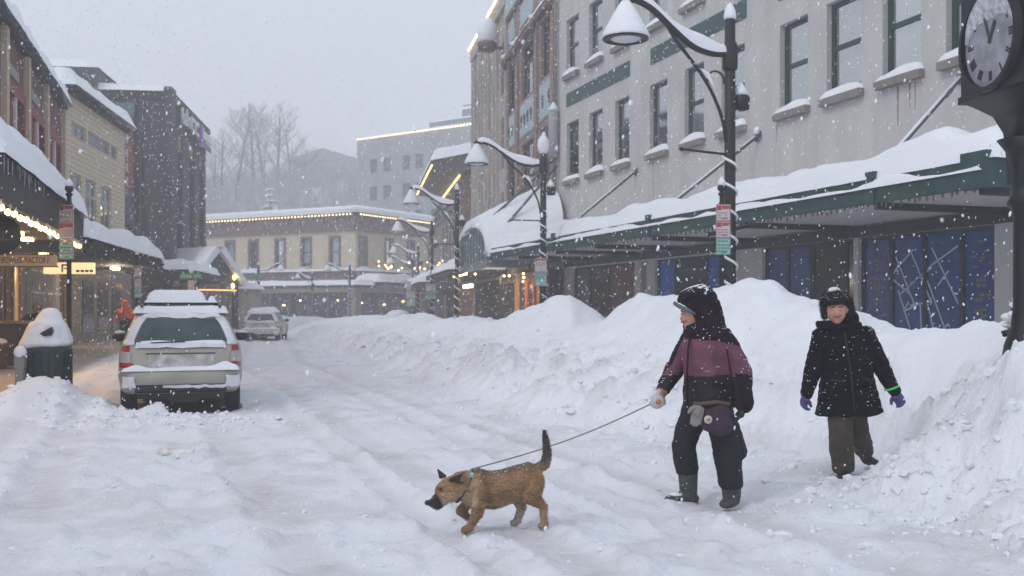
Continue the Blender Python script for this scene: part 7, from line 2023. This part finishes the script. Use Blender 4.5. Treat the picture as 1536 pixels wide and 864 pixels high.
blob("trousers", [((0, 0, .75), (.16, .12, .06), (0, 0, .7), (.16, .12, .06)), ((-.1, 0, .7), .1, (-.1, 0, .12), .08), ((.1, 0, .7), .1, (.1, 0, .12), .08)], MATS["black_coat_fabric"], W4p, voxel=.018, smooth=3)

# ------------------------------------------------------------------ dog
FURM = bpy.data.materials.new("dog_fur"); FURM.use_nodes = True
def fur():
    t = FURM.node_tree; b = t.nodes["Principled BSDF"]; b.inputs["Roughness"].default_value = .85; b.inputs["Sheen Weight"].default_value = .3
    at = t.nodes.new("ShaderNodeAttribute"); at.attribute_name = "fur"
    tc = t.nodes.new("ShaderNodeTexCoord"); mp = t.nodes.new("ShaderNodeMapping"); mp.inputs["Scale"].default_value = (35, 60, 90)
    n = t.nodes.new("ShaderNodeTexNoise"); n.inputs["Scale"].default_value = 1.5; n.inputs["Detail"].default_value = 5
    t.links.new(tc.outputs["Object"], mp.inputs[0]); t.links.new(mp.outputs[0], n.inputs[0])
    r = t.nodes.new("ShaderNodeValToRGB"); r.color_ramp.elements[0].position = .3; r.color_ramp.elements[0].color = (.55, .5, .45, 1); r.color_ramp.elements[1].position = .7; r.color_ramp.elements[1].color = (1.25, 1.25, 1.25, 1)
    t.links.new(n.outputs[0], r.inputs[0])
    m_ = t.nodes.new("ShaderNodeMix"); m_.data_type = 'RGBA'; m_.blend_type = 'MULTIPLY'; m_.inputs[0].default_value = 1
    t.links.new(at.outputs[0], m_.inputs[6]); t.links.new(r.outputs[0], m_.inputs[7]); t.links.new(m_.outputs[2], b.inputs["Base Color"])
    bp = t.nodes.new("ShaderNodeBump"); bp.inputs["Strength"].default_value = .7; bp.inputs["Distance"].default_value = .008
    t.links.new(n.outputs[0], bp.inputs["Height"]); t.links.new(bp.outputs[0], b.inputs["Normal"])
fur()
dog = thing("dog", "stocky tan dog with a black muzzle and raised tail walking left on a leash", "dog", (-.125, 6.66, ground_z(-.15, 6.65) - .012), 0)
# rotate so that the tail end is a little farther away than the head
dog.rotation_euler = (0, 0, R(13))
dseg = [
    # trunk: deep chest, belly, rump
    ((-.11, 0, .275), (.100, .100, .125), (.0, 0, .262), (.12, .106, .126)), ((.0, 0, .262), (.12, .106, .126), (.13, 0, .295), (.12, .100, .114)), ((.13, 0, .30), (.12, .098, .112), (.235, 0, .338), (.085, .092, .100)),
    ((-.15, 0, .25), (.075, .085, .10), (-.10, 0, .30), (.09, .095, .11)),
    # neck and head
    ((-.13, 0, .285), (.09, .095, .115), (-.225, -.01, .30), (.08, .082, .095)), ((-.235, -.01, .30), (.075, .074, .080), (-.300, -.015, .292), (.072, .072, .070)),
    ((-.30, -.03, .255), (.06, .062, .055), (-.335, -.02, .275), (.060, .062, .058)), ((-.345, -.025, .250), (.042, .042, .040), (-.418, -.045, .200), (.031, .031, .029)), ((-.33, -.03, .225), (.038, .042, .026), (-.395, -.045, .175), (.024, .028, .018)),
    # shoulders, near foreleg reaching down-left
    ((-.125, -.065, .27), (.055, .035, .075), (-.115, -.065, .19), (.042, .034, .04)), ((-.115, -.07, .19), (.046, .038, .042), (-.128, -.07, .12), (.034, .030, .032)), ((-.128, -.07, .12), .029, (-.175, -.07, .045), .022), ((-.175, -.07, .035), .024, (-.212, -.07, .018), .022),
    # far foreleg lifted
    ((-.14, .06, .27), (.05, .035, .07), (-.155, .06, .19), (.036, .03, .036)), ((-.155, .06, .18), (.036, .032, .036), (-.215, .06, .120), .027), ((-.215, .06, .115), .026, (-.175, .06, .085), .022), ((-.175, .06, .08), .022, (-.155, .06, .068), .020),
    # near hind leg: thigh, stifle, hock, pastern, paw
    ((.245, -.05, .31), (.09, .055, .10), (.235, -.055, .225), (.068, .05, .06)), ((.235, -.055, .225), (.062, .045, .055), (.295, -.055, .175), (.036, .030, .036)), ((.295, -.055, .175), .032, (.325, -.055, .15), .026), ((.325, -.055, .15), .026, (.328, -.055, .08), .021), ((.328, -.055, .08), .021, (.338, -.055, .035), .021), ((.338, -.055, .028), .022, (.312, -.055, .018), .020),
    # far hind leg forward under the belly
    ((.21, .055, .28), (.06, .04, .07), (.165, .06, .20), (.038, .032, .04)), ((.165, .06, .20), (.045, .036, .045), (.205, .06, .125), .028), ((.205, .06, .125), .026, (.178, .06, .05), .021), ((.178, .06, .04), .022, (.148, .06, .02), .021),
    # tail up
    ((.285, 0, .385), .036, (.355, 0, .425), .030), ((.355, 0, .425), .030, (.368, 0, .50), .027), ((.368, 0, .50), .027, (.358, 0, .58), .022), ((.358, 0, .58), .022, (.348, 0, .645), .010)]
db = blob("body", dseg, FURM, dog, voxel=.0055, smooth=5, noise=.0025, nscale=45)
def furcol(c):
    x, y, z = c
    n1 = mnoise.noise(Vector((x * 12, y * 12, z * 12))) ; n2 = mnoise.noise(Vector((x * 40, y * 40, z * 12)))
    tan = Vector((.43, .26, .13)); dark = Vector((.022, .018, .016)); cream_ = Vector((.58, .43, .27)); rust = Vector((.20, .085, .032)); mid = Vector((.26, .155, .085))
    c_ = tan.lerp(mid, max(0, min(1, .4 + .9 * n1)))
    if x > -.22 and x < .30:     # saddle
        top = .395 + .14 * max(0, x); k = max(0, min(1, (z - top + .05 + .03 * n2) / .05)); c_ = c_.lerp(dark.lerp(tan, .25), .8 * k)
    if z < .20 and -.1 < x < .2: c_ = c_.lerp(cream_, .4)
    # dark stripe behind the shoulder, pale ruff
    if -.2 < x < .12 and z > .2:
        s_ = math.exp(-((x + .065 + .25 * (z - .3)) / .022) ** 2); c_ = c_.lerp(dark.lerp(tan, .35), .75 * s_)
        s_ = math.exp(-((x + .155 + .15 * (z - .3)) / .03) ** 2); c_ = c_.lerp(cream_, .6 * s_)
    if x < -.22: c_ = c_.lerp(tan, .5)
    if x < -.13 and x > -.36 and z < .27: c_ = c_.lerp(cream_, .6)
    # black muzzle and eye mask
    m_ = max(0, min(1, (-.362 - x - .5 * (z - .225)) / .018)); c_ = c_.lerp(dark, m_)
    e_ = math.exp(-(((x + .372) / .026) ** 2 + ((z - .292) / .014) ** 2)); c_ = c_.lerp(dark, .85 * e_)
    # legs
    if z < .17 and x < 0: c_ = c_.lerp(rust, .6)
    if z < .13 and x > .1: c_ = c_.lerp(cream_, .35)
    if y > .035 and .1 < x < .25 and z < .24: c_ = c_.lerp(Vector((.45, .42, .40)), .7)
    if x > .30 and z > .36:    # tail
        k = max(0, min(1, (z - .40) / .05)); c_ = c_.lerp(dark.lerp(Vector((.12, .10, .09)), .5 + .5 * n1), k)
        if z > .60: c_ = dark
        if z < .47 and x > .36: c_ = c_.lerp(tan, .4)
    return (*[max(0, v) for v in c_], 1)
me = db.data
ca_ = me.color_attributes.new("fur", 'FLOAT_COLOR', 'POINT')
ca_.data.foreach_set("color", np.array([furcol(v.co) for v in me.vertices]).ravel())
def add_fur(o, attr_fn, count, length, comb, mat_, seed=1, width=.0022, skip=None):
    """short combed hairs joined onto the same mesh, coloured like the coat beneath them"""
    me = o.data; rr = np.random.default_rng(seed); nP = len(me.polygons)
    cen = np.empty(nP * 3); me.polygons.foreach_get("center", cen); cen = cen.reshape(-1, 3)
    nor = np.empty(nP * 3); me.polygons.foreach_get("normal", nor); nor = nor.reshape(-1, 3)
    ar = np.empty(nP); me.polygons.foreach_get("area", ar)
    pick = rr.choice(nP, count, p=ar / ar.sum())
    vs = []; fs = []; cols = []; n0 = 0
    cb = np.array(comb)
    for i in pick:
        c, n = cen[i], nor[i]
        if skip and skip(c): continue
        d = n * .35 + cb + rr.normal(0, .22, 3); d -= n * min(0, d.dot(n)) ; d /= np.linalg.norm(d)
        sd = np.cross(d, n); sd /= (np.linalg.norm(sd) + 1e-6)
        l = length * rr.uniform(.5, 1.3); b = c + rr.normal(0, .002, 3) * [1, 1, 1]
        vs += [b - sd * width, b + sd * width, b + d * l]; fs.append((n0, n0 + 1, n0 + 2)); n0 += 3
        k = rr.uniform(.75, 1.3); q = attr_fn(c) if attr_fn else None
        if q: cols += [(q[0] * k, q[1] * k, q[2] * k, 1)] * 3
    hm_ = bpy.data.meshes.new("hair_tmp"); hm_.from_pydata([tuple(v) for v in vs], [], fs)
    if attr_fn:
        a_ = hm_.color_attributes.new("fur", 'FLOAT_COLOR', 'POINT'); a_.data.foreach_set("color", np.array(cols).ravel())
    hm_.materials.append(mat_)
    ho_ = bpy.data.objects.new("fur", hm_); col.objects.link(ho_); ho_.parent = o; ho_["kind"] = "stuff"
    return ho_
add_fur(db, furcol, 42000, .017, (.85, 0, -.45), FURM, 3, skip=lambda c: c[0] < -.40)
ht.location.z += .016
add_fur(ht, None, 6000, .022, (0, -.1, -.3), FUR, 4)
DKF_ = mat("black_dog_skin", (.010, .009, .009), .35)
mb = MB(); mb.ball((-.447, -.052, .205), .021, 2, (1, 1.1, .9)); part("nose", mb, DKF_, dog)
for yy in (-.072, .022):
    mb = MB(); mb.ball((-.366 if yy < 0 else -.362, yy - (.0 if yy < 0 else .006), .292), .010, 2); part("eye", mb, mat("dog_eye", (.02, .012, .008), .1), dog)
EARM = mat("dark_ear_fur", (.045, .035, .03), .9, var=.5, vscale=30)
def ear(b1, b2, tip):
    return blob("ear", [(b1, .011, b2, .011), (b2, .010, tip, .006), (b1, .010, tip, .006), (tuple((Vector(b1) + Vector(b2)) / 2), .010, tip, .007)], EARM, dog, voxel=.004, smooth=2)
ear((-.350, .035, .352), (-.318, .050, .358), (-.362, .060, .398))
ear((-.300, -.070, .352), (-.255, -.082, .345), (-.232, -.112, .392))
ear((-.300, -.072, .350), (-.252, -.086, .342), (-.225, -.118, .335))
col_ = MB()
ring = []
for a in np.linspace(0, 2 * math.pi, 26):
    ring.append((-.195 + .055 * math.sin(a), .0 + .086 * math.cos(a), .295 + .103 * math.sin(a)))
col_.tube(ring, .009, 6, cap=False); co_ = part("collar", col_, mat("dark_collar", (.02, .03, .035), .6), dog)
mb = MB(); mb.ball((-.157, -.070, .375), .016, 1, (1.1, .5, 1.5)); part("collar_tag", mb, mat("teal_tag", (.25, .52, .48), .5), co_)
# leash from the collar to the glove
dM = Matrix.Translation(dog.location) @ Matrix.Rotation(R(13), 4, 'Z')
A_ = dM @ Vector((-.145, 0, .405)); B_ = Vector((PX - .36, PY + .03, .80))
pts = []
for i in range(25):
    f = i / 24; p = A_.lerp(B_, f); p.z -= .045 * math.sin(math.pi * f); pts.append(p)
ls = MB()
for i in range(24): ls.bar(pts[i], pts[i + 1], .014, .006)
tag(part("dog_leash", ls, mat("tan_leash", (.26, .23, .19), .7)), "thin tan leash running from the dog's collar to the walker's pale glove", "leash")
ba = thing("treat_bag", "round pale mitten-like roll held with the leash end", "leash handle", (PX - .385, PY - .0, .80), 0)
mb = MB(); mb.lathe([(.002, -.035), (.045, -.033), (.056, -.015), (.056, .015), (.045, .033), (.002, .035)], 20); mb.v = [(x, z - .05, y) for x, y, z in mb.v]; part("case", mb, mat("pale_plastic", (.50, .47, .48), .5), ba)
mb = MB(); mb.lathe([(.001, 0), (.02, 0), (.02, .004), (.001, .004)], 12); mb.v = [(x + .008, -.089 - z, y + .0) for x, y, z in mb.v]; part("case_spot", mb, mat("orange_spot", (.45, .18, .04), .6), ba)

# snow caught on the clothes and the dog's back
def dust(o, count, r, seed, zmin=-.2):
    me = o.data; rr = np.random.default_rng(seed); nP = len(me.polygons)
    cen = np.empty(nP * 3); me.polygons.foreach_get("center", cen); cen = cen.reshape(-1, 3)
    nor = np.empty(nP * 3); me.polygons.foreach_get("normal", nor); nor = nor.reshape(-1, 3)
    w_ = np.clip(nor[:, 2] - zmin, 0, 1) ** 1.5 + .04; m_ = MB()
    for i in rr.choice(nP, count, p=w_ / w_.sum()):
        k = r * rr.uniform(.4, 1.3); m_.ball(cen[i] + nor[i] * k * .3, k, 0 + 1, (1, 1, .7))
    q = part("caught_snow", m_, MATS["snowflake"], o); q["kind"] = "stuff"
mat("snowflake", (.88, .90, .94), .8)
dust(jk, 330, .0045, 1); dust(hd_, 170, .0045, 2, .1); dust(tr, 70, .0045, 3); dust(c2, 420, .0048, 4); dust(ht, 120, .0045, 5, .2); dust(t2, 60, .0045, 6); dust(db, 140, .0035, 7, .3); dust(bo_, 40, .006, 8)

# ------------------------------------------------------------------ falling snow
N = 27000
r3 = np.random.default_rng(5)
bm = bmesh.new(); bmesh.ops.create_icosphere(bm, subdivisions=1, radius=1); bv = np.array([v.co[:] for v in bm.verts]); bf = np.array([[v.index for v in f.verts] for f in bm.faces]); bm.free()
Yf = 2.2 + 38 * r3.random(N) ** .55
Xf = (r3.random(N) * 2 - 1) * (.75 * Yf + 1.5)
Zf = r3.random(N) * (1.7 + .36 * Yf) + .02
size = .0024 + .0034 * r3.random(N) ** 2.0 + .00026 * Yf
elong = 1.2 + 1.3 * r3.random(N)
tilt = r3.normal(.12, .18, N)
V = bv[None, :, :] * size[:, None, None]
V[:, :, 2] *= elong[:, None]
dx = V[:, :, 2] * np.sin(tilt)[:, None]
V[:, :, 0] += dx
V += np.stack([Xf, Yf, Zf], -1)[:, None, :]
F = (bf[None] + (np.arange(N) * len(bv))[:, None, None]).reshape(-1, 3)
me = bpy.data.meshes.new("falling_snow")
me.vertices.add(N * len(bv)); me.vertices.foreach_set("co", V.ravel())
me.loops.add(len(F) * 3); me.loops.foreach_set("vertex_index", F.ravel().astype(np.int32))
me.polygons.add(len(F)); me.polygons.foreach_set("loop_start", np.arange(len(F), dtype=np.int32) * 3); me.polygons.foreach_set("loop_total", np.full(len(F), 3, np.int32))
me.polygons.foreach_set("use_smooth", np.ones(len(F), bool))
me.update(calc_edges=True)
me.materials.append(mat("snowflake", (.88, .90, .94), .8))
tag(link("falling_snow", me), "snowflakes falling all through the street", "snowfall", None, "stuff")
